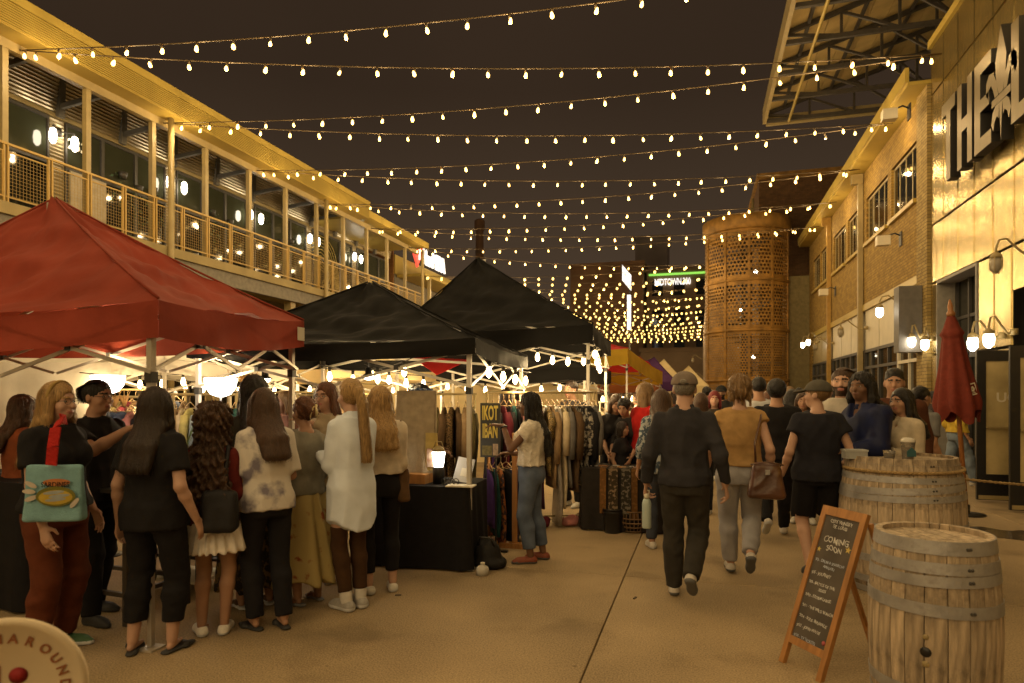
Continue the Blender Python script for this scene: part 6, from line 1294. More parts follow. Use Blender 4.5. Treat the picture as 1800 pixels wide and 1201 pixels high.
def rope(pts):
    pts = [Vector(p) for p in pts]; 
    for s in range(3):
        q = []; n = len(pts)*7; acc = 0; prev = None
        for i in range(n):
            u = i/(n-1)*(len(pts)-1); j = min(int(u), len(pts)-2); p = pts[j].lerp(pts[j+1], u-j); d = (pts[j+1]-pts[j]).normalized(); sd = d.cross(Vector((0, 0, 1))).normalized(); up_ = sd.cross(d)
            acc += 0 if prev is None else (p-prev).length; prev = p; a = acc*70+s*2*PI/3; q.append(p+(sd*math.cos(a)+up_*math.sin(a))*.007)
        MB().tube(q, .0085, 5).build('rope_strand', M_rope, t)
rope(pts); rope(pts2)
m = MB(); m.tube([(5.6, 7.6, 0), (5.6, 7.6, 1.0)], .03, 8); m.lathe([(.16, 0), (.16, .03)], 12, (5.6, 7.6, 0)); o = m.build('stanchion', M_steeldk); tag(o, 'dark stanchion post holding the far end of the rope', 'post')
def cup(v, label, h, r, liquid, wrap=None, lid=True):
    t = thing('plastic_cup', label, 'cup', v, 0, 'drinks on the larger barrel'); m = MB(); m.lathe([(r*.75, 0), (r, h)], 14, cap=False); m.lathe([(r*.72, .004), (r*.72, .005)], 14); m.build('body', mat('cup_clear', (.55, .50, .42), rough=.1, var=0, trans=.7), t)
    MB().lathe([(r*.72, .006), (r*.93, h*.72)], 14).build('drink', liquid, t)
    if lid: MB().lathe([(r*1.06, h), (r*1.04, h+.012), (r*.8, h+.035), (r*.3, h+.04)], 14).build('lid', mat('cup_lid', (.6, .56, .48), rough=.12, var=0), t)
    if wrap: MB().lathe([(r*.82, h*.22), (r*.97, h*.72)], 14, cap=False).build('printed_band', wrap, t); return t
v = P(1596, HY, 5.42); v.z = 1.085; cup(v, 'amber iced drink with a teal emblem on the barrel', .145, .055, mat('amber_drink', (.45, .20, .04), rough=.2, var=.2), None); m = MB(); m.prism([(-.035, .03), (.035, .03), (.035, .075), (0, .105), (-.035, .075)], .004); o = m.build('teal_emblem', mat('teal_print', (.03, .10, .11), var=.05), None, (v.x, v.y-.056, v.z), .2); o.parent = bpy.data.objects['plastic_cup']; o.location = (.012, -.055, 0)
v = P(1563, HY, 5.5); v.z = 1.085; cup(v, 'small clear half-empty cup left of the amber drink', .07, .05, mat('pale_drink', (.45, .36, .22), rough=.2), None, False)
v = P(1502, HY, 5.55); v.z = 1.085; t = thing('cardboard_tray', 'grey cardboard carton at the left edge of the barrel top', 'carton', v, .1); MB().bx(-.085, .085, -.06, .06, 0, .06).build('box', mat('grey_card', (.34, .34, .32), rough=.8), t); MB().bx(-.09, .09, -.065, .065, .061, .075).build('lid', mat('grey_card2', (.40, .40, .38), rough=.8), t)
# A-frame chalkboard
t = thing('chalkboard_sign', 'wood-framed A-board with chalk COMING SOON list beside the near barrel', 'sign', (0, 0, 0)); Lf, Rf_ = Vector((.47, 4.28, 0)), Vector((.66, 4.02, 0)); lean_ = Vector((.30, .17, .93)); ev = (Rf_-Lf); W_ = ev.length; ex = ev.normalized(); ez = lean_.normalized(); ey = ez.cross(ex).normalized(); HB = lean_.length
MX = Matrix(((ex.x, ey.x, ez.x, Lf.x), (ex.y, ey.y, ez.y, Lf.y), (ex.z, ey.z, ez.z, Lf.z), (0, 0, 0, 1)))
bd = bpy.data.objects.new('front_board', None); COL.objects.link(bd); bd.parent = t; bd.matrix_local = MX
def onb(m_, nm, mm): o = m_.build(nm, mm, bd); return o
for x0, x1, z0, z1 in ((0, .035, 0, HB), (W_-.035, W_, 0, HB), (.0352, W_-.0352, HB-.055, HB), (.0352, W_-.0352, .13, .175)): onb(MB().bx(x0, x1, -.012, .018, z0, z1), 'frame_rail', M_pine)
onb(MB().bx(.03, W_-.03, -.004, .006, .17, HB-.05), 'slate', mat('slate', (.085, .070, .055), rough=.85, var=.35, scale=5))
M_chalk = mat('chalk', (.62, .60, .56), rough=.95, var=.3, scale=60); M_chb = mat('chalk_blue', (.42, .46, .55), rough=.95, var=.2, scale=60); M_chy = mat('chalk_yellow', (.62, .46, .12), rough=.95); M_chr = mat('chalk_red', (.45, .10, .10), rough=.95)
def scrawl(me, size, sd_):
    r = random.Random(sd_); a, b_, c = r.uniform(0, 6), r.uniform(0, 6), r.uniform(-.03, .03)
    for v in me.vertices:
        u = v.co.x/size; v.co.y += size*(.07*math.sin(u*2.3+a)+.045*math.sin(u*7.1+b_)+.03*math.sin(v.co.y/size*9+u*4))+c*v.co.x; v.co.x += size*(.05*math.sin(v.co.y/size*5+a)+.03*math.sin(u*11+b_))
    return me
def chalk(s, x, z, size, m_=M_chalk, al='CENTER'): o = inst('chalk_line', scrawl(textmesh(s, size, .0006, m_, al, .0002), size, s), bd, (x, -.0052, z), (PI/2, 0, 0), (.86, 1, 1)); return o
cx_ = W_/2
for s, x, z, sz, m_, al in (('CITY WINERY', cx_, HB-.085, .030, M_chalk, 'CENTER'), ('ST. LOUIS', cx_, HB-.115, .028, M_chalk, 'CENTER'), ('COMING', cx_, HB-.20, .052, M_chalk, 'CENTER'), ('SOON', cx_, HB-.25, .046, M_chalk, 'CENTER'), ('9/3 - DRUM & SPARROW', .05, HB-.335, .023, M_chb, 'LEFT'), ('AMADOU', cx_, HB-.365, .022, M_chb, 'CENTER'), ('9/5 - JOURNEY', .05, HB-.415, .026, M_chalk, 'LEFT'), ('9/9 - BATTLE OF THE', .05, HB-.475, .024, M_chalk, 'LEFT'), ('SEXES', cx_, HB-.505, .024, M_chalk, 'CENTER'), ('9/10 - STORM LARGE', .05, HB-.555, .024, M_chalk, 'LEFT'), ('9/11 - THE WILD BUNCH', .05, HB-.62, .024, M_chalk, 'LEFT'), ('9/14 - SOUL SERENADE', .05, HB-.685, .024, M_chalk, 'LEFT'), ('9/15 - JOHN WAITE', .05, HB-.745, .024, M_chalk, 'LEFT'), ('9/16 - TV TICKETS', .05, HB-.805, .024, M_chb, 'LEFT')): chalk(s, x, z, sz, m_, al)
for x, z, s in ((W_-.065, HB-.23, .022), (.055, HB-.27, .017)):
    m = MB(); m.prism([(s*(1 if k % 2 == 0 else .42)*math.sin(PI*k/5), s*(1 if k % 2 == 0 else .42)*math.cos(PI*k/5)) for k in range(10)], .0008); onb(m, 'chalk_star', M_chy).location = (x, -.0052, z)
m = MB(); m.lathe([(.014, 0), (.001, .0006)], 10); o = onb(m, 'chalk_dot', M_chr); o.location = (W_-.055, -.0046, .21); o.rotation_euler = (PI/2, 0, 0)
for s in (.02, W_-.02):
    top_ = MX @ Vector((s, .02, HB-.05)); ft = Lf+ex*s+Vector((.30, .17, 0)).normalized()*.66; m = MB(); m.beam(top_, ft, .03, .02); m.build('rear_leg', M_pine, t)
m = MB(); m.beam(Lf+ex*.02+Vector((.30, .17, 0)).normalized()*.60+Vector((0, 0, .16)), Rf_-ex*.02+Vector((.30, .17, 0)).normalized()*.60+Vector((0, 0, .16)), .02, .04); m.build('rear_rail', M_pine, t)
# closed parasol
bp = G(1699, 905); t = thing('parasol', 'closed red parasol on a leaning wooden pole by the entrance', 'umbrella', (bp.x, bp.y, 0), YAW); tilt = Matrix.Rotation(-.078, 3, 'Y'); tv = lambda x, y, z: tilt @ Vector((x, y, z))
M_par = cloth('parasol_red', (.15, .026, .016), rough=.8); m = MB()
def pf(u, v):
    z = 1.42+1.30*v; a = 2*PI*u; rr_ = np.interp(v, [0, .08, .45, .78, .80, .86, 1], [.235, .26, .175, .115, .145, .10, .04]); f = 1+.16*math.cos(a*8)*(1-v)*.9+.05*math.sin(a*3+1); zz = z-.09*(1+math.cos(a*4+.6))*(1-v)**6; return tv(rr_*f*math.cos(a), rr_*f*math.sin(a), zz)
m.grid(pf, 64, 30); m.build('canopy', M_par, t); m = MB(); m.tube([tv(0, 0, 0.05), tv(0, 0, 2.78)], .030, 10); m.build('pole', mat('pole_wood', (.30, .12, .035), rough=.4, var=.2, stretch=(4, 4, .5)), t)
m = MB(); m.lathe([(.05, 2.70), (.055, 2.74), (.03, 2.78), (.035, 2.83), (.012, 2.92), (.002, 2.93)], 12); o = m.build('finial', MATS['pole_wood'], t); o.rotation_euler = (0, -.078, 0); m = MB(); m.tube([(0, 0, 0), (0, 0, .14)], .042, 10); m.bx(-.09, -.03, -.012, .012, .05, .075); m.lathe([(.03, .04), (.03, .085)], 8, (-.10, 0, 0)); m.lathe([(.22, 0), (.22, .018), (.05, .03)], 20); m.build('base_clamp', M_black, t)
m = MB(); 
for (u0, u1, v0, v1) in ((.0, 1, 0, .10), (0, 1, .90, 1), (0, .10, .1, .9), (.90, 1, .1, .9)): m.bx(-.07+.14*u0, -.07+.14*u1, -.003, 0, -.08+.16*v0, -.08+.16*v1)
for k in range(5): a = 2*PI*k/5; m.ball((.024*math.cos(a), -.003, .024*math.sin(a)), .018, 7, 5, (1, .25, 1))
m.bx(-.03, .03, -.003, 0, -.055, -.045); pl = tv(.075, -.195, 1.70); o = m.build('printed_emblem', M_white, t, pl, .12); o.rotation_euler = (-.16, -.2, .28)
# round sign at the lower left
dS = 2.05; v = P(8, 1216, dS); t = thing('round_sign', 'round cream sign lettered AROUND on a stand in the lower left corner', 'sign', (v.x, v.y, 0), YAW+.30); RS = 128*dS/FPX; zc = v.z
M_sgn = mat('sign_cream', (.62, .50, .32), rough=.6, var=.06, scale=4); m = MB(); o = m.lathe([(RS, -.012), (RS, .012), (RS*.93, .016), (RS*.90, .008), (.001, .008)], 56).build('disc', M_sgn, t, (0, 0, zc)); o.rotation_euler = (PI/2, 0, 0)
M_let = mat('letter_rust', (.26, .09, .03), rough=.7, var=.1)
for ch, a in zip('NAROUND', (-6, 9, 25, 42, 57, 72, 87)):
    q = math.radians(a); o = inst('lettering', textmesh(ch, .040, .001, M_let, 'CENTER', .001), t, (RS*.73*math.sin(q), -.0105, zc+RS*.73*math.cos(q)), (PI/2, q, 0))
o = MB().lathe([(.026, 0), (.001, .001)], 24).build('red_dot', mat('dot_red', (.30, .012, .012)), t, (.040, -.0105, zc+.05)); o.rotation_euler = (PI/2, 0, 0); MB().bx(-.024, -.008, -.011, -.009, zc+.02, zc+.085).build('red_stroke', MATS['dot_red'], t)
m = MB(); m.tube([(0, .03, 0), (0, .03, zc)], .014, 8); m.lathe([(.16, 0), (.16, .015)], 20, (0, .03, 0)); m.build('stand', M_black, t)
# litter and stains on the slabs
for i, (px, py) in enumerate(((700, 1047), (1116, 1052))): v = G(px, py); o = MB().box((0, 0, .004), (.05, .014, .008), .3+i).build('leaf_scrap', mat('scrap', (.05, .03, .015))); o.location = v; tag(o, ['small dry leaf scrap on the concrete near the sneakers', 'small dark leaf scrap on the concrete by the joint'][i], 'litter')
# ------------------------------------------------------------------ the crowd
def at(px, d): v = P(px, HY, d); return (v.x, v.y)
M_tie = cloth('tiedye', (.80, .74, .66), col2=(.20, .18, .22), scale=7, thr=(.50, .64)); M_flor = cloth('floral', (.52, .40, .16), col2=(.26, .07, .03), scale=10, thr=(.60, .68)); M_pat = cloth('dark_print', (.03, .024, .016), col2=(.14, .09, .03), scale=22, thr=(.5, .56)); M_bw = cloth('blue_print', (.40, .42, .42), col2=(.05, .07, .10), scale=26, thr=(.48, .54))
M_knit = cloth('white_knit', (.62, .56, .46), bump=.9, bscale=45); M_jean = cloth('jeans', (.10, .125, .18), var=.35, scale=6); M_gjean = cloth('grey_jeans', (.34, .33, .34), var=.2, scale=5); M_chamb = cloth('chambray', (.70, .76, .84), var=.1, scale=6); M_velvet = cloth('velvet', (.008, .012, .045), rough=.5, col2=(.010, .016, .065), scale=9)
blk, char = (.013, .012, .013), (.030, .028, .030)
PEO = {}
def go(key, *a, **k): PEO[key] = person(*a, **k); return PEO[key]
NEAR, MID, FAR = .0095, .0125, .016
go('p2', 'woman with long blonde hair and headband in black tee, blue tote on her shoulder', at(98, 4.15), -84, 1.70, 1.22, True, 'fair', dict(style='long', col='blonde', len=.36, w=.07), dict(col=blk, sleeve=.62, hem=.90, ease=.03), dict(kind='trousers', col=(.115, .032, .014), cuff=.09, ease=.035), dict(col=(.05, .12, .05), kind='flat'), arms=((-.26, .03, .86), (.24, .16, .78)), glasses=True, vox=NEAR)
go('p3', 'man in black shirt and glasses pointing ahead at the stall', at(168, 4.75), -88, 1.73, 1.08, False, 'tan', dict(style='short', col='black'), dict(col=blk, sleeve=.75, hem=.84, collar=True, ease=.03), dict(kind='trousers', col=(.012, .011, .012), cuff=.05, ease=.03), dict(col=(.012, .011, .011), kind='sneaker', sole=.03), arms=((-.25, .12, .95), (.14, .42, 1.36)), glasses=True, vox=NEAR, feet=((-.12, -.1), (.12, .12)))
go('p4', 'woman with long dark hair in black tee and black cropped trousers, back turned', at(272, 4.13), 6, 1.665, 1.18, True, 'fair', dict(style='long', col='dark', len=.36, w=.085), dict(col=blk, sleeve=.66, hem=.80, ease=.032), dict(kind='trousers', col=(.012, .011, .012), cuff=.20, ease=.032), dict(col=(.015, .013, .012), kind='slide', sole=.03), arms=((-.28, .02, .84), (.26, .05, .86)), vox=NEAR, feet=((-.12, -.02, 30), (.11, .05, -10)))
go('p5', 'girl with very long brown curls in maroon sweater and short white pleated skirt', at(374, 4.43), 14, 1.53, 1.0, True, 'tan', dict(style='curly', col='brown', len=.50, w=.19, vol=.05, tip=.05), dict(col=(.12, .018, .014), sleeve=1.92, hem=.82, ease=.034, stripe=True), dict(kind='skirt', col=(.78, .72, .64), hemz=.64, flare=.085, pleats=22, pamp=.012), dict(col=(.75, .70, .62), kind='sneaker'), arms=((-.10, .25, 1.05), (.12, .25, 1.08)), vox=NEAR, feet=((-.07, .0, 40), (.08, .05, 10)))
go('p6', 'woman in white and grey tie-dye tee and black jeans with long brown hair', at(470, 4.56), 62, 1.665, .98, True, 'tan', dict(style='long', col='brown', len=.34, w=.08), dict(mat=M_tie, sleeve=.9, hem=.84, ease=.045), dict(kind='leggings', col=(.014, .013, .015), cuff=.09, ease=.014), dict(col=(.014, .012, .012), kind='slide', sole=.03), arms=((-.12, .26, .98), (.14, .22, 1.0)), vox=NEAR, feet=((-.08, .05), (.08, -.06)), lean=.08)
go('p7', 'tall woman with dark curls in a long dark patterned skirt behind the tie-dye tee', at(447, 5.05), 50, 1.75, 1.0, True, 'tan', dict(style='wavy', col='black', len=.40, w=.10, vol=.03), dict(col=(.03, .026, .02), sleeve=1.9, hem=.92, ease=.03), dict(kind='skirt', mat=M_pat, hemz=.16, flare=.10, pleats=9, pamp=.02), dict(col=(.10, .05, .02), kind='sandal'), vox=MID)
go('p8', 'woman with clipped-up auburn hair in grey top and long yellow floral skirt', at(537, 5.12), 72, 1.60, 1.02, True, 'tan', dict(style='bun', col='auburn', bz=.02), dict(col=(.22, .205, .16), sleeve=1.9, hem=.90, ease=.02), dict(kind='skirt', mat=M_flor, hemz=.20, flare=.13, pleats=7, pamp=.025), dict(col=(.20, .09, .03), kind='sandal', sole=.2), arms=((-.16, .26, 1.06), (.12, .24, 1.08)), vox=NEAR)
go('p9', 'woman with glasses and long straight hair facing the camera in an open cardigan', at(575, 5.75), 168, 1.73, .98, True, 'fair', dict(style='long', col='auburn', len=.34, w=.085), dict(col=(.36, .29, .19), sleeve=1.9, hem=.82, ease=.03), dict(kind='trousers', col=(.022, .025, .04), cuff=.06, ease=.02), dict(col=(.55, .5, .43)), arms=((-.1, .22, 1.22), (.02, .17, 1.36)), glasses=True, vox=MID, head=(12, 0))
go('p10', 'woman with blonde ponytail in oversized pale blue shirt and brown leggings', at(618, 4.96), 62, 1.74, .92, True, 'fair', dict(style='pony', col='blonde', len=.44, sx=.02), dict(mat=M_chamb, sleeve=1.85, hem=.585, curve=True, collar=True, ease=.045, sease=.022, flare=.004, fold=.0055), dict(kind='leggings', col=(.055, .027, .012), cuff=.14, ease=.006), dict(col=(.33, .31, .28), kind='sneaker', chunky=True, sole=.6, sock=.13), arms=((-.10, .28, 1.14), (.10, .26, 1.18)), vox=NEAR, feet=((-.05, .02, 8), (.07, .02, -5)))
go('p11', 'woman with wavy blonde hair in cropped cream sweater and black leggings', at(668, 5.40), 42, 1.685, 1.08, True, 'fair', dict(style='wavy', col='blonde', len=.34, w=.09, vol=.016), dict(col=(.64, .55, .43), sleeve=1.95, hem=.98, ease=.05, sease=.035), dict(kind='leggings', col=(.011, .010, .011), cuff=.17, ease=.008, waist=1.03), dict(col=(.60, .56, .48), kind='flat'), arms=((-.1, .26, 1.05), (.12, .24, 1.02)), vox=NEAR)
go('p1', 'brown-haired woman in rust cardigan at the far left, back turned', at(38, 5.3), -25, 1.62, 1.05, True, 'tan', dict(style='wavy', col='brown', len=.30, w=.09), dict(col=(.20, .055, .02), sleeve=1.9, hem=.80, ease=.04), dict(kind='trousers', col=blk, cuff=.05, ease=.03), dict(col=blk), arms=((-.15, .25, 1.0), (.2, .25, 1.0)), vox=MID)
go('p12', 'vendor in a blue bandana behind the display board', at(738, 7.35), -70, 1.74, .95, True, 'brown', dict(style='bun', col='black', bz=.07), dict(col=(.45, .42, .36), sleeve=.05, hem=.85, ease=.015), dict(kind='trousers', col=(.03, .03, .035), cuff=.05), None, arms=((-.2, .2, 1.0), (.2, .22, 1.0)), vox=MID, head=(0, -.1))
go('p13', 'woman with long braids in white knit top and blue jeans, one hand raised', at(934, 6.38), 98, 1.645, 1.06, True, 'brown', dict(style='braids', col='black', len=.46, w=.06, vol=.010), dict(mat=M_knit, sleeve=.42, hem=.965, ease=.05, vneck=True), dict(kind='leggings', mat=M_jean, cuff=.15, ease=.020, waist=1.0), dict(col=(.20, .045, .018), kind='flat', sole=.08), arms=((-.12, .27, 1.37, (-.3, -.6, -1)), (.04, .20, 1.08)), palm=(((.0, 1, .12), (0, .1, -1)), None), vox=NEAR, feet=((-.09, .03, 15), (.09, -.08, -5)), head=(0, .06))
go('p14', 'man seen over the clothes rail in a dark shirt', at(1005, 9.5), 150, 1.83, 1.05, False, 'tan', dict(style='short', col='dark'), dict(col=(.03, .028, .03), sleeve=.7), None, None, vox=FAR)
go('p15', 'dark-haired shopper behind the rail, left of two', at(889, 10.2), 10, 1.73, 1, True, 'tan', dict(style='bob', col='dark', len=.12), dict(col=(.20, .08, .04)), None, None, vox=FAR)
go('p16', 'dark-haired shopper behind the rail, right of two', at(912, 10.6), -15, 1.71, 1, True, 'tan', dict(style='short', col='black'), dict(col=(.16, .07, .04)), None, None, vox=FAR)
go('p17', 'brunette bending over the jewellery table, farther of two', at(1077, 8.75), 200, 1.66, 1, True, 'tan', dict(style='bob', col='brown', len=.16), dict(col=(.02, .018, .018), sleeve=1.0), None, None, arms=((-.15, .35, 1.0), (.15, .35, 1.0)), lean=.30, head=(0, -.45), vox=MID)
go('p17b', 'woman with hair tied back bending over the jewellery table, nearer of two', at(1108, 8.62), 165, 1.62, 1, True, 'tan', dict(style='bun', col='black', bz=.05), dict(col=(.035, .032, .032), sleeve=1.2), None, None, arms=((-.15, .35, 1.0), (.15, .35, 1.0)), lean=.34, head=(0, -.45), vox=MID)
go('p17c', 'child with dark curls at the end of the jewellery table', at(1093, 8.35), 250, 1.28, 1.05, True, 'tan', dict(style='bob', col='dark', len=.10), dict(col=(.02, .018, .02)), None, None, head=(0, -.3), vox=MID)
go('p18', 'woman in bright red top with a dark blonde bob', at(1134, 8.35), -42, 1.765, 1.05, True, 'fair', dict(style='bob', col='dirty', len=.13, vol=.02), dict(col=(.42, .015, .012), sleeve=.7, hem=.88, ease=.03), dict(kind='trousers', col=blk, cuff=.06), dict(col=blk), head=(-25, 0), vox=MID)
go('p19', 'woman in blue and white printed blouse half hidden behind the man in a cap', at(1162, 6.95), 12, 1.68, 1.02, True, 'tan', dict(style='long', col='brown', len=.26), dict(mat=M_bw, sleeve=1.5, hem=.80, ease=.04), dict(kind='trousers', col=(.04, .045, .06), cuff=.10, ease=.02), dict(col=(.5, .46, .4)), vox=MID)
go('p20', 'man in grey cap and dark long-sleeved shirt walking away with a pale bottle', at(1203, 5.16), -3, 1.80, .96, False, 'fair', dict(style='short', col='grey'), dict(col=(.034, .033, .038), sleeve=1.93, hem=.86, ease=.032, sease=.014, neck=.012, collar=True, fold=.010), dict(kind='trousers', col=(.038, .034, .028), cuff=.055, ease=.036), dict(col=(.52, .47, .40), kind='sneaker', sole=.12), arms=((-.285, .04, .86), (.29, -.02, .88)), cap=dict(col=(.19, .15, .12), strap=True), feet=((-.085, .16, 4), (.06, -.12, -4)), lift=(0, .15), vox=NEAR, grip=(.9, .5))
go('p21', 'woman in sleeveless tan top and grey jeans walking with a brown shoulder bag', at(1300, 5.80), 2, 1.79, 1.10, True, 'fair', dict(style='bun', col='dirty', bz=-.01, vol=.022, loose=True), dict(col=(.42, .255, .10), sleeve=.16, hem=.945, ease=.028), dict(kind='trousers', mat=M_gjean, cuff=.10, ease=.034, waist=.985), dict(col=(.50, .46, .40), kind='sneaker', sole=.10), arms=((-.26, .10, .90), (.25, .03, .88)), feet=((-.06, .20, 3), (.07, -.14, -3)), lift=(0, .16), vox=NEAR)
go('p22', 'dark-haired man in a white shirt ahead of the black tee', at(1334, 8.6), 4, 1.86, 1.05, False, 'tan', dict(style='short', col='black'), dict(col=(.50, .50, .50), sleeve=1.9, hem=.82, ease=.035), dict(kind='trousers', col=char), dict(col=blk), vox=FAR)
go('p23', 'dark-haired man in black tee and black trousers walking away', at(1365, 7.45), -4, 1.79, 1.10, False, 'tan', dict(style='afro', col='black', vol=.022), dict(col=blk, sleeve=.8, hem=.84, ease=.035), dict(kind='trousers', col=(.012, .011, .012), cuff=.07, ease=.022), dict(col=(.55, .50, .44), sole=.5), feet=((-.10, -.24, 10), (.08, .22, 0)), lift=(.15, 0), vox=MID)
go('p24', 'woman with long black hair in dark clothes beyond the black tee', at(1392, 9.2), 8, 1.70, 1, True, 'tan', dict(style='long', col='black', len=.40), dict(col=(.02, .018, .018), sleeve=1.9), None, dict(col=(.5, .46, .4)), vox=FAR)
go('p24b', 'person with short blond hair far ahead beside the long black hair', at(1388, 12), 0, 1.78, 1.05, False, 'fair', dict(style='short', col='dirty'), dict(col=(.05, .045, .04), sleeve=1.9), None, None, vox=FAR)
go('p25', 'person in grey-green cap, dark cap-sleeve top and black knee shorts', at(1437, 5.85), 4, 1.75, 1.06, True, 'fair', dict(style='short', col='dirty'), dict(col=(.018, .018, .024), sleeve=.42, hem=.83, ease=.05, sease=.03), dict(kind='shorts', col=(.010, .009, .010), len=.86, ease=.028), dict(col=(.03, .035, .045), kind='sneaker', sole=.06), arms=((-.28, .06, .87), (.27, .18, .98)), cap=dict(col=(.085, .078, .062)), head=(62, 0), feet=((-.10, -.12, 2), (.09, .14, 0)), lift=(.06, 0), vox=NEAR)
go('p26', 'bearded man in white tee with a red framed print looking left', at(1482, 6.25), 152, 1.88, 1.05, False, 'fair', dict(style='short', col='brown'), dict(col=(.48, .43, .36), sleeve=.8, hem=.82, ease=.03), dict(kind='trousers', col=char), None, beard='full', head=(10, 0), vox=MID)
go('p27', 'man with locs in a dark blue velvet jacket over a white tee', at(1518, 6.0), 118, 1.83, 1.06, False, 'brown', dict(style='locs', col='black', len=.24, w=.09), dict(mat=M_velvet, sleeve=1.92, hem=.88, ease=.06, sease=.04, collar=True, vneck=True), dict(kind='trousers', col=(.30, .30, .30), cuff=.07, ease=.03), None, arms=((-.16, .28, 1.05), (.10, .28, 1.05)), head=(20, 0), vox=MID)
go('p28', 'tall man with flat-top curls in brown sweater looking down', at(1572, 6.75), 165, 1.88, 1.10, False, 'tan', dict(style='fade', col='black'), dict(col=(.085, .032, .016), sleeve=1.92, hem=.84, ease=.05), None, None, head=(0, -.35), vox=MID)
go('p29', 'woman with long black hair in cream corduroy jacket holding a green drink', at(1588, 6.05), 112, 1.68, 1.02, True, 'tan', dict(style='long', col='black', len=.30, w=.08), dict(col=(.50, .42, .30), sleeve=1.9, hem=.70, ease=.05, sease=.03, collar=True, vneck=True), dict(kind='trousers', col=blk, cuff=.06), None, arms=((-.12, .24, 1.12), (.02, .20, 1.02)), grip=(.8, .4), head=(15, -.05), vox=MID)
go('p30', 'person in grey tee beyond the cream corduroy jacket', at(1617, 7.4), -60, 1.72, 1.08, False, 'tan', dict(style='short', col='black'), dict(col=(.16, .155, .15), sleeve=.75, hem=.84, ease=.03), dict(kind='trousers', col=(.05, .055, .07)), None, vox=MID)
go('p31', 'person in yellow sweatshirt and jeans walking behind the closed parasol', at(1683, 11.6), -82, 1.74, 1.06, True, 'tan', dict(style='bob', col='brown', len=.1), dict(col=(.55, .38, .05), sleeve=1.93, hem=.94, ease=.05, sease=.035), dict(kind='trousers', mat=cloth('light_jeans', (.20, .25, .32), var=.25, scale=5), cuff=.05, ease=.03), dict(col=(.5, .45, .38)), feet=((-.08, -.22), (.08, .26)), lift=(.0, 0), vox=MID)
go('p32', 'red-haired woman walking towards the camera between the two walkers', at(1256, 9.6), 178, 1.68, 1, True, 'fair', dict(style='bob', col='red', len=.14), dict(col=(.05, .04, .03), sleeve=1.5), None, None, vox=FAR)
go('p33', 'brown-haired person just left of the red-haired woman', at(1232, 8.9), 0, 1.64, 1, True, 'tan', dict(style='bob', col='brown', len=.1, vol=.02), dict(col=(.03, .028, .028), sleeve=1.5), None, None, vox=FAR)
go('p34', 'bearded man in black cap behind the red-haired woman', at(1268, 12.5), 175, 1.80, 1.05, False, 'tan', dict(style='short', col='black'), dict(col=(.03, .028, .026), sleeve=1.9), None, None, cap=dict(col=(.02, .02, .02)), beard='full', vox=FAR)
go('p35', 'woman with brown hair glimpsed under the brim of the grey-green cap', at(1412, 8.3), 170, 1.66, 1, True, 'tan', dict(style='long', col='brown', len=.25), dict(col=(.16, .05, .03), sleeve=1.5), None, None, vox=FAR)
for i, (px, d, f, H_, lb, hs, hcx, tc, fem) in enumerate([(1185, 15, 5, 1.72, 'distant person in a rust top between the stalls and the man in the cap', 'bob', 'dark', (.2, .06, .03), True), (1248, 17, 185, 1.76, 'distant person in a grey shirt at the street centre', 'short', 'dark', (.2, .18, .15), False), (1322, 16, 5, 1.74, 'distant person in navy ahead of the white shirt', 'long', 'brown', (.03, .03, .06), True),
                                           (1405, 14, 170, 1.78, 'distant person in olive near the ochre pipe', 'short', 'black', (.09, .08, .04), False), (1455, 13, 175, 1.80, 'distant man in a pale hat by the shop fronts', 'short', 'dirty', (.3, .27, .22), False), (1640, 14.2, 95, 1.70, 'distant person with dark hair by the shop door beside the pier', 'bob', 'black', (.05, .04, .04), True), (1216, 21, 0, 1.7, 'tiny far walker in black at the street centre', 'short', 'black', blk, False), (1286, 24, 0, 1.72, 'tiny far walker in red at the street centre', 'long', 'brown', (.25, .04, .03), True), (1352, 20, 180, 1.75, 'tiny far walker in beige near the tower', 'short', 'dark', (.3, .24, .16), False), (1122, 12.6, 100, 1.68, 'vendor in a light top behind the white rack', 'bun', 'brown', (.5, .44, .36), True), (1172, 11, 175, 1.66, 'distant woman in mustard facing back down the street', 'long', 'dirty', (.40, .26, .06), True), (1242, 13.5, 10, 1.80, 'distant tall man in a dark jacket between the walkers', 'short', 'black', (.03, .03, .035), False), (1350, 11.5, 0, 1.69, 'distant woman in teal just past the white shirt', 'bob', 'auburn', (.03, .14, .15), True), (1424, 10.5, 20, 1.77, 'distant man in a brown jacket beside the grey-green cap', 'short', 'brown', (.12, .06, .03), False), (1300, 19, 178, 1.70, 'tiny far walker in cream near the street centre', 'long', 'dark', (.45, .40, .30), True), (1202, 18, 0, 1.78, 'tiny far walker in denim blue by the purple tent', 'short', 'brown', (.08, .11, .18), False), (1380, 17, 185, 1.68, 'tiny far walker in pink near the tower foot', 'bob', 'dark', (.40, .16, .14), True), (1268, 28, 0, 1.74, 'smallest far walker in grey at the street centre', 'short', 'black', (.14, .13, .12), False), (300, 9.3, 180, 1.72, 'vendor deep in the stall behind the pastel shirts', 'short', 'dark', (.08, .07, .06), False), (505, 7.0, 150, 1.66, 'shopper with light brown hair under the cream tent', 'bob', 'dirty', (.25, .12, .08), True)]):
    go('far%d' % i, lb, at(px, d), f, H_, 1.0, fem, 'tan' if i % 2 else 'fair', dict(style=hs, col=hcx, len=.14 if hs == 'bob' else .3), dict(col=tc, sleeve=.8 if i % 2 else 1.9), dict(kind='trousers', col=char if i % 3 else (.06, .07, .1), cuff=.06, ease=.02), None, vox=FAR, cap=dict(col=(.45, .38, .28)) if 'hat' in lb else None)
def prt(key, name, m, mats, loc=(0, 0, 0)): o = m.build(name, mats, PEO[key]['root'], loc); return o
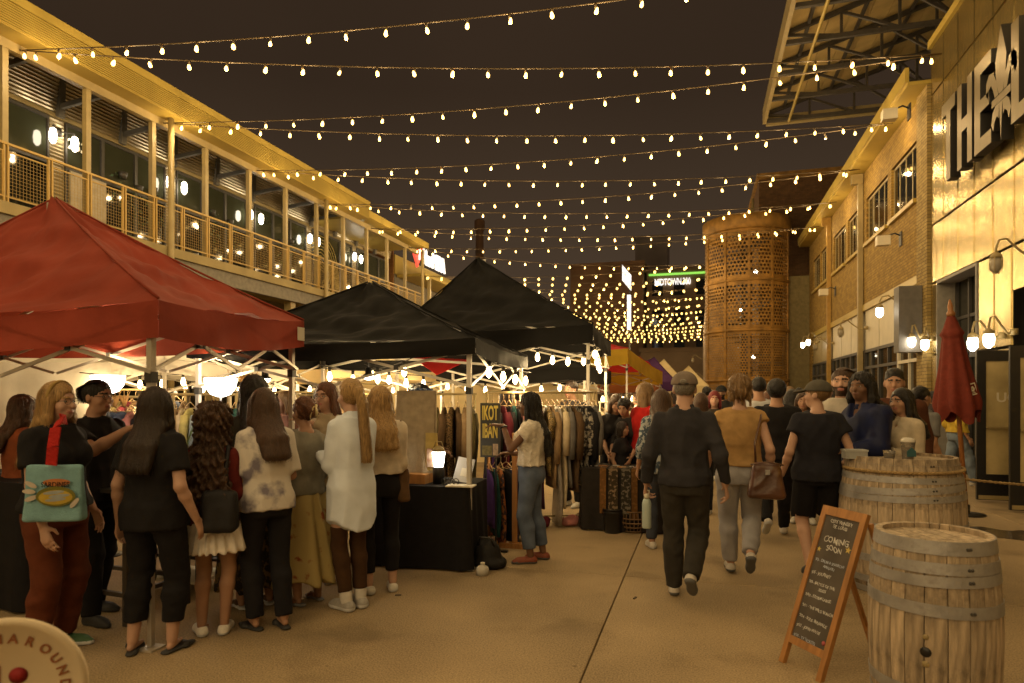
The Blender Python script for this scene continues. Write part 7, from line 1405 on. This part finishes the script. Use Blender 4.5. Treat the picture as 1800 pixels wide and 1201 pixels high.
# small worn things: headband, bandana, belt, clip, watch, print on the tee, hoop earring
def ring_on(key, name, pts, r, m, n=6): q = MB(); q.tube([Vector(p)*PEO[key]['S'] for p in pts], r, n); return prt(key, name, q, m)
h = PEO['p2']['hp']; ring_on('p2', 'headband', [h(.092*math.cos(a), .01+.01*math.sin(a), .03+.10*math.sin(a)) for a in np.linspace(-.1, PI+.1, 15)], .011, cloth('gold_band', (.36, .24, .08)))
h = PEO['p12']['hp']; ring_on('p12', 'bandana', [h(.090*math.cos(a), .112*math.sin(a)-.01, .062) for a in np.linspace(0, 2*PI, 17)], .024, cloth('bandana', (.05, .08, .17), col2=(.35, .38, .42), scale=30, thr=(.5, .6)))
h = PEO['p13']['hp']; ring_on('p13', 'earring', [h(-.082+.0*a, .0+.022*math.cos(a), -.07+.03*math.sin(a)) for a in np.linspace(0, 2*PI, 13)], .005, mat('earring_blue', (.16, .26, .30), rough=.3))
e, w = PEO['p13']['elb'][0], PEO['p13']['wri'][0]; c = w*.93+e*.07; dv = (w-e)/np.linalg.norm(w-e); s1 = np.cross(dv, [0, 0, 1.0]); s1 /= np.linalg.norm(s1); s2 = np.cross(dv, s1)
q = MB(); q.tube([Vector(c+s1*.033*math.cos(a)+s2*.033*math.sin(a)) for a in np.linspace(0, 2*PI, 15)], .008, 6); prt('p13', 'wristwatch', q, M_black)
q = MB(); q.tube([Vector((.142*1.06*math.cos(a), .112*1.06*math.sin(a), .985))*PEO['p13']['S'] for a in np.linspace(0, 2*PI, 25)], .017, 6); prt('p13', 'belt', q, mat('belt_brown', (.14, .05, .02), rough=.5))
h = PEO['p8']['hp']; q = MB()
for s in (-1, 1):
    for k in range(4): q.tube([Vector(h(s*.012+s*.010*k, -.150+.004*k, .055-.025*k))*PEO['p8']['S'], Vector(h(s*.03, -.12, .01-.02*k))*PEO['p8']['S']], .005, 5)
q.tube([Vector(h(0, -.155, .07))*PEO['p8']['S'], Vector(h(0, -.16, -.03))*PEO['p8']['S']], .008, 6); prt('p8', 'hair_clip', q, mat('claw_clip', (.52, .40, .18), rough=.35))
S_ = PEO['p26']['S']; q = MB()
for x0, x1, z0, z1 in ((-.15, .15, 1.27, 1.285), (-.15, .15, 1.06, 1.075), (-.15, -.135, 1.075, 1.27), (.135, .15, 1.075, 1.27)): q.grid(lambda u, v: Vector((x0+(x1-x0)*u, .168-1.1*(x0+(x1-x0)*u)**2, z0+(z1-z0)*v))*S_, 8, 1)
prt('p26', 'printed_frame', q, cloth('print_red', (.30, .04, .03))); q = MB(); q.grid(lambda u, v: Vector((-.11+.22*u, .166-1.1*(-.11+.22*u)**2, 1.10+.13*v))*S_, 8, 3); prt('p26', 'printed_picture', q, cloth('print_blue', (.25, .27, .28), col2=(.3, .08, .05), scale=16, thr=(.58, .66)))

# ---- bags, bottle and drink: things the people carry
def soft(name, label, cat, loc, rz, size, m, strap=None, warp=.006, taper=.0, seed=1, round_=.03, extra=None, vox=.011):
    """a soft-cornered bag: body plus strap"""
    sx, sy, sz = size; t = thing(name, label, cat, loc, rz); sd = SDF()
    def fn(X):
        tz = np.clip(X[..., 2]/sz, 0, 1); hx = sx/2*(1-taper*tz)-round_; hy = (sy/2)*(1-.55*tz)-min(round_, sy*.3)
        q = np.stack([np.abs(X[..., 0])-hx, np.abs(X[..., 1])-hy, np.abs(X[..., 2]-sz/2)-sz/2+round_], -1)
        return np.linalg.norm(np.maximum(q, 0), axis=-1)+np.minimum(q.max(-1), 0)-round_*.8
    sd.put((-sx/2, -sy/2, 0), (sx/2, sy/2, sz), fn, 0); V, Q = sd.mesh(vox, folds(seed, warp, 24, 12)); inst('body', np_mesh('body', V, Q, [m]), t)
    return t
def wpt(key, v): return PEO[key]['w'](np.array(v, float)*PEO[key]['S'])
def strap_between(t, name, pts, r, m, flat=None):
    """pts in world space; the strap is built in the bag's own frame"""
    M = (Matrix.Translation(t.location) @ Matrix.Rotation(t.rotation_euler.z, 4, 'Z')).inverted(); pts = [M @ Vector(p) for p in pts]
    q = MB()
    if flat:
        for a, b_ in zip(pts[:-1], pts[1:]): q.beam(a, b_, flat, r*2, up=(M.to_3x3() @ Vector((ST*-1, CT, 0))))
    else: q.tube(pts, r, 6)
    return q.build(name, m, t)
# tote on the blonde woman's near shoulder (her right side faces the camera)
v = P(97, 917, 3.84); M_tote = cloth('tote_blue', (.20, .37, .40), bump=.4); T1 = soft('tote_bag', 'pale blue tote printed with a sardine tin, hung by a red strap', 'bag', v, YAW+.12, (.335, .10, .34), M_tote, warp=.004, taper=.06, round_=.022)
sh = wpt('p2', (.19, -.01, 1.43)); a0, a1 = P(80, 822, 3.80), P(108, 822, 3.80); strap_between(T1, 'strap', [P(90, 818, 3.79), P(93, 785, 3.79), P(98, 752, 3.83), P(107, 736, 3.93), P(116, 738, 4.08)], .005, cloth('strap_red', (.40, .02, .015), bump=.8, bscale=60), flat=.062)
tb = lambda mm: mm
def decal(t, name, pts, m, y=-.053): q = MB(); q.prism(pts, .0015); o = q.build(name, m, t, (0, y, 0)); return o
ov = lambda cx, cz, a, b_, n=20, rot=0: [(cx+a*math.cos(2*PI*k/n)*math.cos(rot)-b_*math.sin(2*PI*k/n)*math.sin(rot), cz+a*math.cos(2*PI*k/n)*math.sin(rot)+b_*math.sin(2*PI*k/n)*math.cos(rot)) for k in range(n)]
C_ol, C_ye, C_gr, C_wh, C_or = cloth('pr_olive', (.16, .15, .03)), cloth('pr_yellow', (.46, .33, .05)), cloth('pr_grey', (.30, .33, .33)), cloth('pr_white', (.52, .46, .38)), cloth('pr_orange', (.45, .17, .06))
for k, (x, z, r_) in enumerate(((-.105, .225, -.5), (-.115, .185, -.1), (-.105, .145, .35), (.13, .115, .9))): decal(T1, 'printed_petal', ov(x, z, .036, .014, 14, r_), C_wh, -.050)
decal(T1, 'printed_lid', ov(.03, .235, .075, .022), C_or, -.0465); decal(T1, 'printed_tin', ov(.03, .155, .108, .058), C_ol, -.052); decal(T1, 'printed_oil', ov(.03, .150, .092, .042), C_ye, -.0535)
for z, x in ((.178, .02), (.158, .05), (.137, .03)): decal(T1, 'printed_fish', ov(x, z, .058, .010, 14, .1), C_gr, -.0548)
inst('lettering', textmesh('SARDINES', .042, .001, cloth('pr_black', (.015, .014, .014))), T1, (.025, -.048, .222), (PI/2, 0, 0), (.82, 1, 1))
# black backpack of the curly-haired girl
p5 = PEO['p5']; v = wpt('p5', (.15, -.20, .80)); B5 = soft('backpack', 'small black backpack worn low on the curly-haired girl', 'bag', v, math.radians(14)+.25, (.25, .16, .30), cloth('pack_black', (.014, .013, .014), rough=.55), seed=6, round_=.05); strap_between(B5, 'strap', [v+Vector((.03, .05, .26)), wpt('p5', (.16, -.13, 1.25)), wpt('p5', (.15, -.06, 1.42)), wpt('p5', (.15, .06, 1.36))], .014, cloth('pack_black', (.014, .013, .014)))
# brown shoulder bag
v = wpt('p21', (.18, -.235, .70)); M_lea = mat('leather_brown', (.085, .032, .014), rough=.32, var=.3, scale=7, bump=.15, bscale=30, spec=.6, coat=.2); B21 = soft('shoulder_bag', 'brown leather shoulder bag on the woman in the tan top', 'bag', v, .06, (.34, .15, .33), M_lea, taper=.30, round_=.05, seed=9, warp=.005, vox=.010)
strap_between(B21, 'strap', [v+Vector((-.08, .03, .31)), wpt('p21', (.10, -.19, 1.15)), wpt('p21', (.15, -.125, 1.33)), wpt('p21', (.17, -.02, 1.405)), wpt('p21', (.17, .06, 1.36))], .010, M_lea); q = MB(); q.tube([(-.13, -.045, .30), (.0, -.06, .325), (.13, -.045, .30)], .008, 6); q.build('flap_seam', M_lea, B21); MB().bx(-.018, .018, -.085, -.07, .22, .26).build('buckle', M_hoop, B21)
v = wpt('p11', (.19, .04, .73)); B11 = soft('handbag', 'soft brown handbag at the hip of the blonde in cream', 'bag', v, math.radians(42), (.13, .30, .30), cloth('suede', (.10, .055, .025)), seed=3, round_=.04); strap_between(B11, 'strap', [v+Vector((0, 0, .28)), wpt('p11', (.20, -.06, 1.2)), wpt('p11', (.16, -.05, 1.42)), wpt('p11', (.14, .08, 1.35))], .009, cloth('suede', (.10, .055, .025)))
v = wpt('p8', (-.18, .22, .88)); B8 = soft('paper_bag', 'tan paper carrier bag held by the woman in the floral skirt', 'bag', v, math.radians(60), (.22, .09, .28), cloth('kraft', (.40, .31, .20)), seed=2, round_=.012, warp=.003); strap_between(B8, 'handle', [v+Vector((-.03, 0, .27)), v+Vector((0, 0, .36)), v+Vector((.03, 0, .27))], .004, M_white)
w = PEO['p20']['wri'][0]; hv = PEO['p20']['w'](w+np.array([.0, .015, -.10])); t = thing('water_bottle', 'pale mint steel bottle carried in the left hand of the man in the cap', 'bottle', (hv.x, hv.y, hv.z-.27), 0); MB().lathe([(.034, 0), (.037, .01), (.037, .20), (.030, .225), (.020, .24)], 16).build('body', mat('mint', (.42, .50, .46), rough=.35, var=.05), t); MB().lathe([(.022, .24), (.022, .275), (.016, .28)], 14).build('cap', M_white, t); m = MB(); m.tube([(-.018, 0, .275), (-.02, 0, .305), (.02, 0, .305), (.018, 0, .275)], .006, 5); m.build('carry_loop', M_white, t)
w = PEO['p29']['wri'][0]; hv = PEO['p29']['w'](w+np.array([.02, .085, -.03])); cup(Vector((hv.x, hv.y, hv.z-.05)), 'green drink in a clear cup held by the woman in cream', .115, .040, mat('green_drink', (.14, .20, .05), rough=.2, var=.1), None, False)
